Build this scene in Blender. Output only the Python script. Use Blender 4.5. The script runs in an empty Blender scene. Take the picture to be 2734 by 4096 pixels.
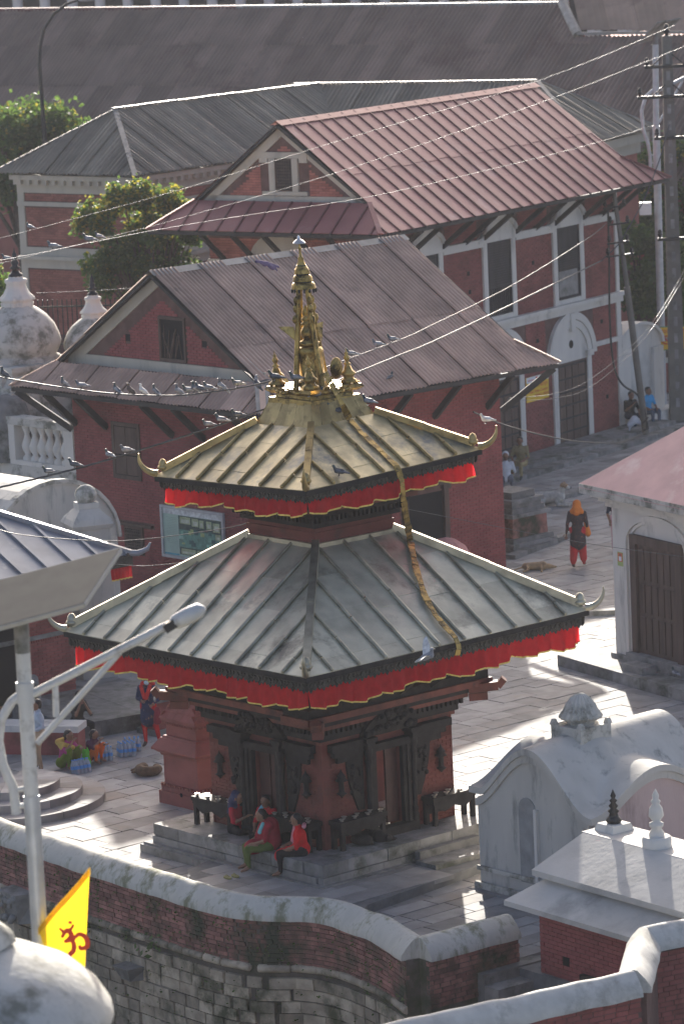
import bpy, bmesh, math, random
from mathutils import Vector, Matrix, noise
R = random.Random(7)
sc = bpy.context.scene
col = sc.collection
rad = math.radians

# ---------------------------------------------------------------- camera
PITCH, ROLL = rad(9.9), 0.045
cam_d = bpy.data.cameras.new('camera')
cam = bpy.data.objects.new('camera', cam_d); col.objects.link(cam)
_f = Vector((0, math.cos(PITCH), -math.sin(PITCH))); _u = Vector((0, math.sin(PITCH), math.cos(PITCH))); _r = Vector((1, 0, 0))
_R = _r * math.cos(ROLL) - _u * math.sin(ROLL); _U = _r * math.sin(ROLL) + _u * math.cos(ROLL)
cam.matrix_world = Matrix(((_R.x, _U.x, -_f.x, 0.41), (_R.y, _U.y, -_f.y, -72.0), (_R.z, _U.z, -_f.z, 18.76), (0, 0, 0, 1)))
cam_d.sensor_fit = 'VERTICAL'; cam_d.sensor_height = 36; cam_d.sensor_width = 24; cam_d.lens = 134.87
cam_d.clip_start = 1; cam_d.clip_end = 3000
cam_d.dof.use_dof = True; cam_d.dof.focus_distance = 72.5; cam_d.dof.aperture_fstop = 2.2
sc.camera = cam

# ---------------------------------------------------------------- sky, sun, exposure
SUN_EL, SUN_AZ = rad(20.2), rad(0.3)
world = bpy.data.worlds.new('World'); sc.world = world; world.use_nodes = True
wn = world.node_tree.nodes; wl = world.node_tree.links
sky = wn.new('ShaderNodeTexSky'); sky.sky_type = 'NISHITA'; sky.sun_disc = False
sky.sun_elevation = SUN_EL; sky.sun_rotation = SUN_AZ; sky.altitude = 1300; sky.air_density = 0.5; sky.dust_density = 10.0; sky.ozone_density = 0.0
wn['Background'].inputs['Strength'].default_value = 0.15
wl.new(sky.outputs[0], wn['Background'].inputs['Color'])
sun_d = bpy.data.lights.new('sun', 'SUN'); sun_d.energy = 5.0; sun_d.angle = rad(0.53); sun_d.color = (1.0, 0.94, 0.85)
sun = bpy.data.objects.new('sun', sun_d); col.objects.link(sun)
_s = Vector((math.sin(SUN_AZ) * math.cos(SUN_EL), math.cos(SUN_AZ) * math.cos(SUN_EL), math.sin(SUN_EL)))
sun.rotation_euler = _s.to_track_quat('Z', 'Y').to_euler(); sun.location = (0, 60, 60)
sc.view_settings.view_transform = 'Standard'; sc.view_settings.look = 'None'
sc.view_settings.exposure = 1.22; sc.view_settings.gamma = 1.0
sc.cycles.max_bounces = 6; sc.cycles.diffuse_bounces = 3; sc.cycles.glossy_bounces = 3; sc.cycles.transmission_bounces = 4

# ---------------------------------------------------------------- helpers
_mats = {}
def M(name, c, rough=.75, var=.18, scale=3., metal=0., bump=0., bscale=40., dirt=None, damt=.5, dscale=1.2, rnd=0., isl=0., spec=.4, trans=0., streak=False, stretch=(1, 1, 1)):
    if name in _mats: return _mats[name]
    m = bpy.data.materials.new(name); m.use_nodes = True; _mats[name] = m
    nt = m.node_tree; N = nt.nodes; L = nt.links.new; b = N['Principled BSDF']
    b.inputs['Roughness'].default_value = rough; b.inputs['Metallic'].default_value = metal
    b.inputs['Specular IOR Level'].default_value = spec
    g = N.new('ShaderNodeNewGeometry'); mp = N.new('ShaderNodeMapping'); mp.inputs['Scale'].default_value = (stretch[0], stretch[1], .25 if streak else stretch[2])
    L(g.outputs['Position'], mp.inputs['Vector'])
    n1 = N.new('ShaderNodeTexNoise'); n1.inputs['Scale'].default_value = scale; n1.inputs['Detail'].default_value = 6
    L(mp.outputs[0], n1.inputs['Vector'])
    mr = N.new('ShaderNodeMapRange'); mr.inputs['From Min'].default_value = .3; mr.inputs['From Max'].default_value = .7
    mr.inputs['To Min'].default_value = 1 - var; mr.inputs['To Max'].default_value = 1 + var
    L(n1.outputs['Fac'], mr.inputs['Value'])
    fac = mr.outputs[0]
    def mul(a, k, sock):
        r = N.new('ShaderNodeMapRange'); r.inputs['To Min'].default_value = 1 - k; r.inputs['To Max'].default_value = 1 + k
        L(sock, r.inputs['Value'])
        q = N.new('ShaderNodeMath'); q.operation = 'MULTIPLY'; L(a, q.inputs[0]); L(r.outputs[0], q.inputs[1]); return q.outputs[0]
    if rnd:
        oi = N.new('ShaderNodeObjectInfo'); fac = mul(fac, rnd, oi.outputs['Random'])
    if isl:
        fac = mul(fac, isl, g.outputs['Random Per Island'])
    vm = N.new('ShaderNodeVectorMath'); vm.operation = 'SCALE'; vm.inputs[0].default_value = c; L(fac, vm.inputs['Scale'])
    out = vm.outputs[0]
    if dirt:
        n2 = N.new('ShaderNodeTexNoise'); n2.inputs['Scale'].default_value = dscale; n2.inputs['Detail'].default_value = 9; n2.inputs['Roughness'].default_value = .68
        L(mp.outputs[0], n2.inputs['Vector'])
        cr = N.new('ShaderNodeMapRange'); cr.inputs['From Min'].default_value = .62 - damt * .25; cr.inputs['From Max'].default_value = .78 - damt * .25
        L(n2.outputs['Fac'], cr.inputs['Value'])
        mx = N.new('ShaderNodeMixRGB'); L(cr.outputs[0], mx.inputs['Fac']); L(out, mx.inputs['Color1']); mx.inputs['Color2'].default_value = (*dirt, 1)
        out = mx.outputs[0]
    L(out, b.inputs['Base Color'])
    if trans:
        b.inputs['Transmission Weight'].default_value = trans
    if bump:
        n3 = N.new('ShaderNodeTexNoise'); n3.inputs['Scale'].default_value = bscale; n3.inputs['Detail'].default_value = 5
        L(mp.outputs[0], n3.inputs['Vector'])
        bp = N.new('ShaderNodeBump'); bp.inputs['Strength'].default_value = bump; bp.inputs['Distance'].default_value = .02
        L(n3.outputs['Fac'], bp.inputs['Height']); L(bp.outputs[0], b.inputs['Normal'])
    return m

def tag(o, label=None, cat=None, group=None, kind=None):
    if label: o['label'] = label
    if cat: o['category'] = cat
    if group: o['group'] = group
    if kind: o['kind'] = kind
    return o
def thing(name, label, cat, loc=(0, 0, 0), rz=0., group=None):
    o = bpy.data.objects.new(name, None); o.empty_display_size = .2; col.objects.link(o)
    o.location = loc; o.rotation_euler = (0, 0, rz)
    return tag(o, label, cat, group)
def link(name, me, parent=None, loc=None, rot=None, scale=None):
    o = bpy.data.objects.new(name, me); col.objects.link(o)
    if parent: o.parent = parent
    if loc is not None: o.location = loc
    if rot is not None: o.rotation_euler = rot
    if scale is not None: o.scale = scale
    return o
def copy_tree(o, parent=None):
    c = o.copy(); col.objects.link(c); c.parent = parent
    for ch in list(o.children): copy_tree(ch, c)
    return c

class MB:
    def __init__(s): s.v = []; s.f = []; s.m = []; s.sm = []
    def add(s, vs, fs, mi=0, smooth=False):
        b = len(s.v); s.v += [tuple(p) for p in vs]
        for q in fs: s.f.append([b + i for i in q]); s.m.append(mi); s.sm.append(smooth)
        return s
    def hexa(s, p, mi=0):   # 8 corners: bottom ring then top ring
        return s.add(p, [(3, 2, 1, 0), (4, 5, 6, 7), (0, 1, 5, 4), (1, 2, 6, 5), (2, 3, 7, 6), (3, 0, 4, 7)], mi)
    def box(s, x0, x1, y0, y1, z0, z1, mi=0):
        return s.hexa([(x0, y0, z0), (x1, y0, z0), (x1, y1, z0), (x0, y1, z0), (x0, y0, z1), (x1, y0, z1), (x1, y1, z1), (x0, y1, z1)], mi)
    def frus(s, cx, cy, h0, h1, z0, z1, mi=0):
        r = lambda h, z: [(cx - h, cy - h, z), (cx + h, cy - h, z), (cx + h, cy + h, z), (cx - h, cy + h, z)]
        return s.hexa(r(h0, z0) + r(h1, z1), mi)
    def quad(s, *p, mi=0): return s.add(p, [tuple(range(len(p)))], mi)
    def bar(s, a, b, w, h, up=(0, 0, 1), mi=0, w1=None, h1=None):   # rectangular bar from a to b
        a = Vector(a); b = Vector(b); d = (b - a).normalized(); sd = d.cross(Vector(up))
        if sd.length < 1e-4: sd = d.cross(Vector((1, 0, 0)))
        sd.normalize(); n = sd.cross(d); w1 = w if w1 is None else w1; h1 = h if h1 is None else h1
        ring = lambda c, ww, hh: [c - sd * ww / 2 - n * hh / 2, c + sd * ww / 2 - n * hh / 2, c + sd * ww / 2 + n * hh / 2, c - sd * ww / 2 + n * hh / 2]
        return s.hexa(ring(a, w, h) + ring(b, w1, h1), mi)
    def tube(s, path, r, n=8, mi=0, cap=True, smooth=True):
        P = [Vector(p) for p in path]; rs = r if isinstance(r, (list, tuple)) else [r] * len(P)
        vs = []; prev = None
        for i, p in enumerate(P):
            d = (P[min(i + 1, len(P) - 1)] - P[max(i - 1, 0)]).normalized()
            if prev is None:
                a = d.cross(Vector((0, 0, 1)))
                if a.length < 1e-3: a = d.cross(Vector((0, 1, 0)))
            else: a = prev - d * prev.dot(d)
            a.normalize(); prev = a; bq = d.cross(a)
            for k in range(n):
                t = 2 * math.pi * k / n; vs.append(p + (a * math.cos(t) + bq * math.sin(t)) * rs[i])
        fs = [(i * n + k, i * n + (k + 1) % n, (i + 1) * n + (k + 1) % n, (i + 1) * n + k) for i in range(len(P) - 1) for k in range(n)]
        s.add(vs, fs, mi, smooth)
        if cap: s.add([vs[k] for k in range(n)][::-1] + [vs[-n + k] for k in range(n)], [tuple(range(n)), tuple(range(n, 2 * n))], mi)
        return s
    def lathe(s, prof, n=16, c=(0, 0, 0), mi=0, smooth=True, flute=0., nf=8, rot=0., tilt=(0, 0)):
        vs = []
        for r, z in prof:
            for k in range(n):
                t = 2 * math.pi * k / n + rot; rr = r * (1 + flute * math.cos(nf * t))
                vs.append((c[0] + rr * math.cos(t) + tilt[0] * z, c[1] + rr * math.sin(t) + tilt[1] * z, c[2] + z))
        fs = [(i * n + k, i * n + (k + 1) % n, (i + 1) * n + (k + 1) % n, (i + 1) * n + k) for i in range(len(prof) - 1) for k in range(n)]
        s.add(vs, fs, mi, smooth)
        if prof[0][0] > 1e-4: s.add(vs[:n][::-1], [tuple(range(n))], mi)
        if prof[-1][0] > 1e-4: s.add(vs[-n:], [tuple(range(n))], mi)
        return s
    def ball(s, c, rx, ry=None, rz=None, n=8, mi=0, m3=None):
        ry = rx if ry is None else ry; rz = rx if rz is None else rz; m = max(4, n // 2 + 1); vs = []
        for i in range(m + 1):
            a = math.pi * i / m
            for k in range(n):
                t = 2 * math.pi * k / n; q = Vector((rx * math.sin(a) * math.cos(t), ry * math.sin(a) * math.sin(t), -rz * math.cos(a)))
                if m3: q = m3 @ q
                vs.append(q + Vector(c))
        fs = [(i * n + k, i * n + (k + 1) % n, (i + 1) * n + (k + 1) % n, (i + 1) * n + k) for i in range(m) for k in range(n)]
        return s.add(vs, fs, mi, True)
    def prism(s, poly, fn, d0, d1, mi=0):   # poly list of (a,b); fn(a,b,d) -> point
        n = len(poly); vs = [fn(a, b, d0) for a, b in poly] + [fn(a, b, d1) for a, b in poly]
        return s.add(vs, [tuple(range(n))[::-1], tuple(range(n, 2 * n))] + [(i, (i + 1) % n, n + (i + 1) % n, n + i) for i in range(n)], mi)
    def mesh(s, name, mats):
        me = bpy.data.meshes.new(name); me.from_pydata(s.v, [], s.f)
        for m in (mats if isinstance(mats, (list, tuple)) else [mats]): me.materials.append(m)
        me.polygons.foreach_set('material_index', s.m); me.polygons.foreach_set('use_smooth', s.sm); me.update()
        bm = bmesh.new(); bm.from_mesh(me); bmesh.ops.recalc_face_normals(bm, faces=bm.faces); bm.to_mesh(me); bm.free()
        return me
    def build(s, name, mats, parent=None, kind=None, label=None, loc=None, rot=None):
        o = link(name, s.mesh(name, mats), parent, loc, rot)
        if kind: o['kind'] = kind
        if label: o['label'] = label
        return o

# wall frames in a building's own axes: right wall y=0 facing -y, left wall x=0 facing -x
def FR(off=0., org=(0, 0)): return lambda s, z, d: (org[0] + s, org[1] + off - d, z)
def FL(off=0., org=(0, 0)): return lambda s, z, d: (org[0] + off - d, org[1] + s, z)
def fbox(mb, F, s0, s1, z0, z1, d0, d1, mi=0):
    return mb.prism([(s0, z0), (s1, z0), (s1, z1), (s0, z1)], F, d0, d1, mi)
def arc(cx, cz, r, a0, a1, n, k=1.):
    return [(cx + r * math.cos(rad(a0 + (a1 - a0) * i / n)), cz + k * r * math.sin(rad(a0 + (a1 - a0) * i / n))) for i in range(n + 1)]

def brick_list(s0, s1, z0, z1, bw, bh, jt, holes=(), inside=None, jit=0.):
    out = []; z = z0; row = 0
    while z + bh * .6 <= z1:
        s = s0 - (bw / 2 if row % 2 else 0) - R.random() * jit * bw
        zt = min(z + bh - jt, z1)
        while s < s1:
            w = bw * (1 + R.uniform(-jit, jit)); a = max(s, s0); b = min(s + w - jt, s1)
            segs = [(a, b)]
            for h0, h1, hz0, hz1 in holes:
                if zt > hz0 + .01 and z < hz1 - .01:
                    ns = []
                    for p, q in segs:
                        if q <= h0 or p >= h1: ns.append((p, q))
                        else:
                            if p < h0: ns.append((p, h0))
                            if q > h1: ns.append((h1, q))
                    segs = ns
            for p, q in segs:
                if q - p > bw * .18 and (inside is None or (inside(p, z) and inside(q, z) and inside(p, zt) and inside(q, zt))): out.append((p, q, z, zt))
            s += w
        z += bh; row += 1
    return out
def lay_bricks(parent, F, bl, mat, name='brick', n_ind=300, center=None, dep=.012, jd=.006):
    if center: bl = sorted(bl, key=lambda q: (q[0] - center[0]) ** 2 + (q[2] - center[1]) ** 2)
    cache = {}
    for p, q, z, zt in bl[:n_ind]:
        k = (round(q - p, 2), round(zt - z, 3))
        if k not in cache:
            h, g = k[0] / 2, k[1] / 2
            o0 = Vector(F(0, 0, 0)); G = lambda s_, z_, d_: Vector(F(s_, z_, d_)) - o0
            mb = MB(); mb.prism([(-h, -g), (h, -g), (h, g), (-h, g)], G, -.005, dep)
            cache[k] = mb.mesh(name, mat)
        link(name, cache[k], parent, F((p + q) / 2, (z + zt) / 2, R.uniform(0, jd)))
    if len(bl) > n_ind:
        mb = MB()
        for p, q, z, zt in bl[n_ind:]:
            d = dep + R.uniform(0, jd)
            mb.add([F(p, z, 0), F(q, z, 0), F(q, zt, 0), F(p, zt, 0), F(p, z, d), F(q, z, d), F(q, zt, d), F(p, zt, d)], [(4, 5, 6, 7), (0, 1, 5, 4), (1, 2, 6, 5), (2, 3, 7, 6), (3, 0, 4, 7)])
        mb.build(name + 's_rest', mat, parent, kind='stuff')

def poly_range(poly, e):   # s-range of a convex polygon at abscissa e
    ys = []
    for i in range(len(poly)):
        (a, p), (b, q) = poly[i], poly[(i + 1) % len(poly)]
        if abs(a - b) < 1e-9:
            if abs(a - e) < 1e-6: ys += [p, q]
        elif min(a, b) - 1e-6 <= e <= max(a, b) + 1e-6: ys.append(p + (q - p) * (e - a) / (b - a))
    return (min(ys), max(ys)) if ys else None
def corrugated(parent, O, ev, sv, poly, mat, sheet=.78, wave=.13, amp=.03, rows=(), name='roof_sheet', sub=5):
    """corrugated sheets: O origin, ev along the eave, sv down the slope, poly in (e, s)"""
    O = Vector(O); ev = Vector(ev).normalized(); sv = Vector(sv).normalized(); n = ev.cross(sv); n = n if n.z > 0 else -n
    e0 = min(p[0] for p in poly); e1 = max(p[0] for p in poly); s0 = min(p[1] for p in poly); s1 = max(p[1] for p in poly)
    cuts = [s0] + [r for r in rows] + [s1]
    k = 0; e = e0
    while e < e1 - .02:
        ee = min(e + sheet, e1)
        for ri in range(len(cuts) - 1):
            lo, hi = cuts[ri], cuts[ri + 1]; mb = MB(); vs = []; cnt = 0
            ns = max(2, int((ee - e) / wave * sub)); jit = R.uniform(0, .02); lap = .012 * (len(cuts) - 2 - ri) + (.032 if k % 2 else 0); jl = R.uniform(-.02, .05)
            for i in range(ns + 1):
                x = e + (ee - e) * i / ns; x = min(max(x, e0 + 1e-4), e1 - 1e-4)
                rg = poly_range(poly, x)
                if rg is None: continue
                a, b = max(rg[0], lo), min(rg[1], hi + (.05 if ri < len(cuts) - 2 else jl))
                if b < a: b = a
                h = amp * math.sin(2 * math.pi * x / wave) + lap
                vs += [O + ev * x + sv * a + n * h, O + ev * x + sv * b + n * (h + jit)]; cnt += 1
            if cnt > 1 and max((vs[2 * i] - vs[2 * i + 1]).length for i in range(cnt)) > .05:
                mb.add(vs, [(2 * i, 2 * i + 1, 2 * i + 3, 2 * i + 2) for i in range(cnt - 1)], 0, True)
                mb.build(name, mat, parent)
        e = ee; k += 1
# ---------------------------------------------------------------- measured places (metres)
WIRES={}
WIRES['w1']=[(-8.286, 24.0, 9.262), (-3.728, 28.94, 9.872), (0.823, 33.937, 10.662), (6.777, 40.496, 11.662), (11.177, 45.5, 12.815)]
WIRES['w2']=[(-8.323, 24.0, 8.637), (-5.564, 26.91, 8.918), (-3.427, 29.177, 9.179), (0.833, 33.74, 9.836), (6.736, 40.171, 11.025), (11.545, 45.5, 12.191)]
WIRES['w3']=[(-6.59, 5.0, 10.729), (-5.767, 7.162, 10.638), (-3.658, 12.726, 10.456), (-1.544, 18.284, 10.196), (0.761, 24.339, 9.863), (2.959, 30.157, 9.659), (8.045, 43.735, 9.38), (11.103, 52.0, 9.342)]
WIRES['w4']=[(-7.534, 31.0, 7.149), (-5.475, 31.0, 7.151), (-3.353, 31.0, 7.22)]
WIRES['w5']=[(-7.095, 9.0, 7.969), (-6.671, 8.335, 7.957), (-5.176, 6.024, 7.992), (-3.932, 4.116, 8.073), (-2.741, 2.311, 8.251), (-1.861, 0.98, 8.486), (-1.223, 0.011, 8.695), (-0.567, -1.0, 8.964)]
WIRES['w6a']=[(-6.682, 3.0, 6.402), (-6.324, 2.914, 6.488), (-4.77, 2.539, 6.854), (-3.413, 2.209, 7.235), (-1.566, 1.756, 7.806), (-0.538, 1.5, 8.173)]
WIRES['w6']=[(-0.538, 1.5, 8.173), (0.636, 7.008, 7.818), (1.868, 12.812, 7.45), (2.723, 16.847, 7.194), (5.281, 29.176, 6.537), (8.749, 46.0, 5.672)]
WIRES['w6b']=[(8.749, 46.0, 5.672), (9.258, 45.943, 6.128), (9.565, 45.896, 6.591), (10.097, 45.808, 7.504), (10.592, 45.701, 8.684), (10.952, 45.6, 9.837)]
WIRES['w7']=[(-0.174, 1.0, 8.72), (0.439, 3.866, 8.534), (1.84, 10.415, 8.102), (2.675, 14.426, 7.897), (5.116, 26.316, 7.358), (7.981, 40.837, 6.909), (8.948, 46.0, 6.824)]
WIRES['w8']=[(1.632, 3.0, 5.689), (3.26, 4.346, 5.058), (5.423, 6.126, 4.239), (7.725, 8.0, 3.48)]
WIRES['w9']=[(-7.018, 9.0, 4.606), (-6.358, 8.047, 4.605), (-4.758, 5.807, 4.818), (-3.615, 4.218, 5.082), (-1.885, 1.81, 5.658), (-1.315, 1.0, 5.922)]
WIRES['w10']=[(-4.801, 12.0, 3.168), (-3.868, 8.601, 3.719), (-2.873, 5.0, 4.426)]
WIRES['w11']=[(3.75, 21.5, 4.793), (4.721, 25.534, 3.801), (6.146, 31.203, 2.566), (7.409, 36.123, 1.598), (8.799, 41.473, 0.701), (9.93, 46.0, 0.247)]
WIRES['w12']=[(4.835, 26.0, 4.443), (6.226, 29.406, 4.007), (7.487, 32.682, 3.942), (9.399, 38.46, 4.358), (10.941, 44.25, 5.121), (11.565, 47.0, 5.546)]
WIRES['w13']=[(4.8, 26.0, 4.399), (6.229, 29.523, 3.86), (7.559, 32.948, 3.72), (9.47, 38.911, 4.183), (11.012, 44.778, 4.937), (11.556, 47.0, 5.246)]
WIRES['w14']=[(9.022, 46.2, 7.368), (9.005, 46.2, 5.612), (8.966, 46.2, 3.983), (9.026, 46.2, 2.48), (9.275, 46.2, 1.784), (9.739, 46.2, 1.42), (9.954, 46.2, 0.93), (10.003, 46.2, 0.309)]
WIRE_BIRDS=[((-5.187, 6.039, 7.992), 'w5', 145), ((-4.768, 5.398, 8.019), 'w5', 188), ((-4.019, 4.25, 8.067), 'w5', 265), ((-3.718, 3.792, 8.105), 'w5', 297), ((-3.457, 3.397, 8.144), 'w5', 325), ((-3.178, 2.974, 8.186), 'w5', 355), ((-2.696, 2.243, 8.263), 'w5', 407), ((-2.471, 1.903, 8.323), 'w5', 432), ((-2.354, 1.727, 8.354), 'w5', 445), ((-2.22, 1.523, 8.39), 'w5', 460), ((-2.04, 1.251, 8.438), 'w5', 480), ((-1.817, 0.913, 8.501), 'w5', 505), ((-1.468, 0.382, 8.615), 'w5', 545), ((-5.329, 2.674, 6.722), 'w6', 112), ((-4.797, 2.546, 6.848), 'w6', 172), ((-4.092, 2.374, 7.045), 'w6', 252), ((-3.757, 2.293, 7.139), 'w6', 290), ((-2.115, 1.891, 7.637), 'w6', 478), ((-1.853, 1.826, 7.717), 'w6', 508), ((-1.531, 1.747, 7.819), 'w6', 545), ((-7.162, 25.218, 9.412), 'w1', 66), ((-5.379, 8.185, 10.605), 'w3', 120), ((-4.732, 9.89, 10.549), 'w3', 200), ((-5.532, 26.945, 8.922), 'w2', 228), ((-6.599, 8.224, 7.959), 'w5', 7), ((0.746, 5.301, 8.439), 'w7', 804), ((1.313, 7.948, 8.264), 'w7', 863), ((1.648, 9.518, 8.161), 'w7', 898), ((-7.751, 24.604, 8.696), 'w2', 15)]
BANNER=[(0.213, -2.2, 9.184), (0.397, -2.2, 8.812), (0.506, -2.2, 8.564), (0.616, -1.907, 8.272), (0.843, -2.258, 8.03), (1.132, -2.575, 7.782), (1.41, -2.906, 7.532), (1.468, -2.986, 7.445), (1.529, -2.986, 7.185), (1.539, -2.986, 6.861), (1.59, -2.856, 6.472), (1.651, -1.713, 5.895), (1.734, -2.505, 5.463), (1.861, -3.14, 5.091), (2.036, -3.567, 4.803), (2.256, -3.828, 4.579), (2.379, -3.99, 4.446), (2.411, -4.04, 4.293), (2.373, -4.04, 4.134)]
ROOF_BIRDS=[(0.392, -3.736, 7.505), (0.138, -2.013, 8.391), (0.418, -1.9, 8.345), (-0.331, -2.1, 9.025), (-0.707, -2.1, 9.058), (0.055, -2.1, 8.699), (0.989, -1.9, 8.498), (3.256, 0.9, 7.63), (1.749, 21.822, 5.631), (7.591, 10.737, 0.3)]
FLY_BIRDS=[(-1.17, 2.0, 8.344), (1.841, -5.5, 4.391)]
RAG=[(-1.466, 24.692, 8.362), (-1.207, 24.713, 8.26), (-0.935, 24.798, 8.183)]
# ---------------------------------------------------------------- materials
BR2 = M('painted_brick', (.26, .07, .068), .85, .16, 1.6, isl=.10, rnd=.10, bump=.25, bscale=60, dirt=(.12, .035, .035), damt=.25, dscale=.8)
BR3 = M('red_brick', (.25, .075, .067), .85, .2, 1.5, isl=.14, rnd=.14, bump=.25, bscale=60, dirt=(.10, .035, .03), damt=.2, dscale=.9)
BR4 = M('orange_brick', (.30, .11, .085), .85, .2, 1.5, isl=.18, rnd=.18, bump=.2)
BRO = M('old_brick', (.25, .115, .095), .9, .3, 2.5, isl=.3, rnd=.3, bump=.5, bscale=30, dirt=(.045, .05, .03), damt=.62, dscale=1.1)
MORT = M('mortar', (.13, .075, .065), .95, .25, 4)
MORTO = M('old_mortar', (.10, .085, .07), .95, .3, 4, dirt=(.04, .05, .02), damt=.6)
PLAS = M('white_plaster', (.60, .575, .52), .85, .06, 2, bump=.12, bscale=14, dirt=(.34, .33, .30), damt=.30, dscale=1.6, streak=True)
PLASC = M('grey_lime_plaster', (.47, .45, .405), .88, .10, 2, bump=.2, bscale=14, dirt=(.24, .24, .22), damt=.30, dscale=3.2, streak=True)
PLASG = M('stained_plaster', (.49, .47, .42), .85, .08, 2, bump=.2, bscale=20, dirt=(.16, .16, .13), damt=.62, dscale=2.2)
PINKP = M('pinkish_plaster', (.50, .38, .35), .85, .08, 2, bump=.12, dirt=(.3, .22, .2), damt=.3, dscale=1.5, streak=True)
CREAM = M('cream_trim', (.47, .43, .35), .8, .08, 2, dirt=(.3, .28, .24), damt=.3, streak=True)
STON = M('grey_stone', (.20, .195, .185), .8, .25, 4, bump=.4, bscale=25, isl=.22, rnd=.22, dirt=(.07, .075, .055), damt=.45, dscale=1.6)
STOL = M('wall_stone', (.31, .26, .195), .9, .3, 4, bump=.5, bscale=20, isl=.35, rnd=.35, dirt=(.06, .065, .035), damt=.55, dscale=1.3)
PAVE = M('paving_stone', (.275, .265, .255), .8, .2, 2.2, bump=.15, bscale=20, isl=.24, rnd=.24, dirt=(.28, .235, .20), damt=.3, dscale=.5, spec=.25)
GROUT = M('paving_joint', (.15, .15, .15), .95, .2, 5)
EARTH = M('earth', (.16, .13, .09), .95, .3, .6, dirt=(.05, .08, .03), damt=.6)
WOOD = M('dark_wood', (.022, .020, .020), .7, .4, 6, bump=.4, bscale=50, spec=.2)
WOODB = M('brown_wood', (.085, .055, .045), .65, .3, 5, bump=.3, bscale=40, stretch=(1, 1, .2))
REDW = M('red_painted_wood', (.15, .045, .032), .7, .25, 4, dirt=(.07, .03, .025), damt=.5, dscale=2.5)
DLEAF = M('door_leaf_red', (.045, .016, .016), .6, .3, 5)
TBRK = M('temple_red', (.15, .042, .033), .8, .2, 3, bump=.3, bscale=40, dirt=(.08, .035, .03), damt=.35, dscale=2)
RMET = M('weathered_roof_metal', (.48, .455, .345), .36, .24, 2.2, metal=.3, bump=.12, bscale=7, rnd=.2, isl=.1, dirt=(.12, .11, .085), damt=.30, dscale=.8)
RGLD = M('gilt_roof_metal', (.54, .44, .24), .36, .34, 2.4, metal=.4, bump=.12, bscale=7, rnd=.22, dirt=(.17, .17, .15), damt=.45, dscale=1.1)
RIBM = M('rib_metal', (.42, .395, .30), .45, .3, 3, metal=.8, rnd=.15)
RIBG = M('gilt_rib', (.40, .30, .13), .46, .3, 3, metal=.85, rnd=.12, dirt=(.2, .15, .07), damt=.4, dscale=4)
GOLD = M('gilded_metal', (.40, .275, .085), .42, .4, 6, metal=.85, dirt=(.06, .045, .02), damt=.62, dscale=5)
SILV = M('silvery_metal', (.55, .55, .55), .3, .15, 6, metal=.9)
IRON = M('dark_iron', (.035, .035, .035), .55, .3, 12, metal=.5)
FRNG = M('carved_metal_fringe', (.06, .055, .048), .55, .4, 14, metal=.5, bump=.8, bscale=28, rnd=.2)
GHEM = M('gold_hem', (.72, .55, .16), .4, .25, 20, metal=.6)
WHT = M('white_paint', (.78, .78, .76), .5, .05, 4, dirt=(.5, .49, .46), damt=.2)
BLK = M('black_plastic', (.02, .02, .022), .5, .2, 5)
def cloth(name, c, tr=.35, rough=.85):
    if name in _mats: return _mats[name]
    m = M(name, c, rough, .18, 9, spec=.2)
    nt = m.node_tree; N = nt.nodes; b = N['Principled BSDF']; o = N['Material Output']
    t = N.new('ShaderNodeBsdfTranslucent'); t.inputs['Color'].default_value = (*c, 1)
    mx = N.new('ShaderNodeMixShader'); mx.inputs[0].default_value = tr
    nt.links.new(b.outputs[0], mx.inputs[1]); nt.links.new(t.outputs[0], mx.inputs[2]); nt.links.new(mx.outputs[0], o.inputs['Surface'])
    return m
REDC = cloth('red_cloth', (.66, .026, .034), .5)
def glassy(name, c):
    return M(name, c, .12, .1, 5, spec=.6)

# ---------------------------------------------------------------- ground and paving
def wall_path():
    return [(-9.5, 3.3), (-6.35, -1.06), (-5.43, -2.36), (-3.69, -4.68), (-2.06, -6.71), (-1.29, -7.35), (-.53, -7.53), (.22, -8.1), (.95, -9.3), (1.36, -10.38), (2.91, -9.19)]
mb = MB()
front = wall_path()[:-1] + [(2.8, -9.3), (5.0, -12.2), (9.0, -9.5)]
poly = [(-60, 3.3)] + front + [(60, -9.5), (60, 160), (-60, 160)]
mb.prism(poly, lambda a, b, d: (a, b, d), -5, -.05)
mb.build('plaza_ground', [GROUT], kind='structure')
mb = MB(); mb.quad((-900, -300, -5.05), (900, -300, -5.05), (900, 1800, -5.05), (-900, 1800, -5.05))
mb.build('ground', EARTH, kind='structure')
# slabs, aligned with the temple
pav = bpy.data.objects.new('plaza_paving', None); col.objects.link(pav); pav['kind'] = 'structure'
pav.rotation_euler = (0, 0, rad(40.9)); pav.location = (0, -1.37, 0)
ca, sa = math.cos(rad(40.9)), math.sin(rad(40.9))
fpoly = front
def behind_wall(x, y):
    for i in range(len(fpoly) - 1):
        (a, b), (c, d) = fpoly[i], fpoly[i + 1]
        if a <= x <= c: return y > b + (d - b) * (x - a) / (c - a) + .12
    return True
slabs = []
y = -14.
while y < 52:
    h = R.choice((.42, .46, .5, .55)); x = -14. - R.random()
    while x < 52:
        w = R.uniform(.6, 1.15); cx, cy = x + w / 2, y + h / 2
        wx, wy = cx * ca - cy * sa, -1.37 + cx * sa + cy * ca
        if -10 < wx < 13 and -10 < wy < 56 and behind_wall(wx - .3, wy - .25) and behind_wall(wx + .3, wy - .25) and abs(wx - .2) < 4.2 + (wy + 72) * .1:
            slabs.append((x, x + w - .008, y, y + h - .008, wy))
        x += w
    y += h
slabs.sort(key=lambda q: q[4])
rest = MB(); cache = {}
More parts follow.
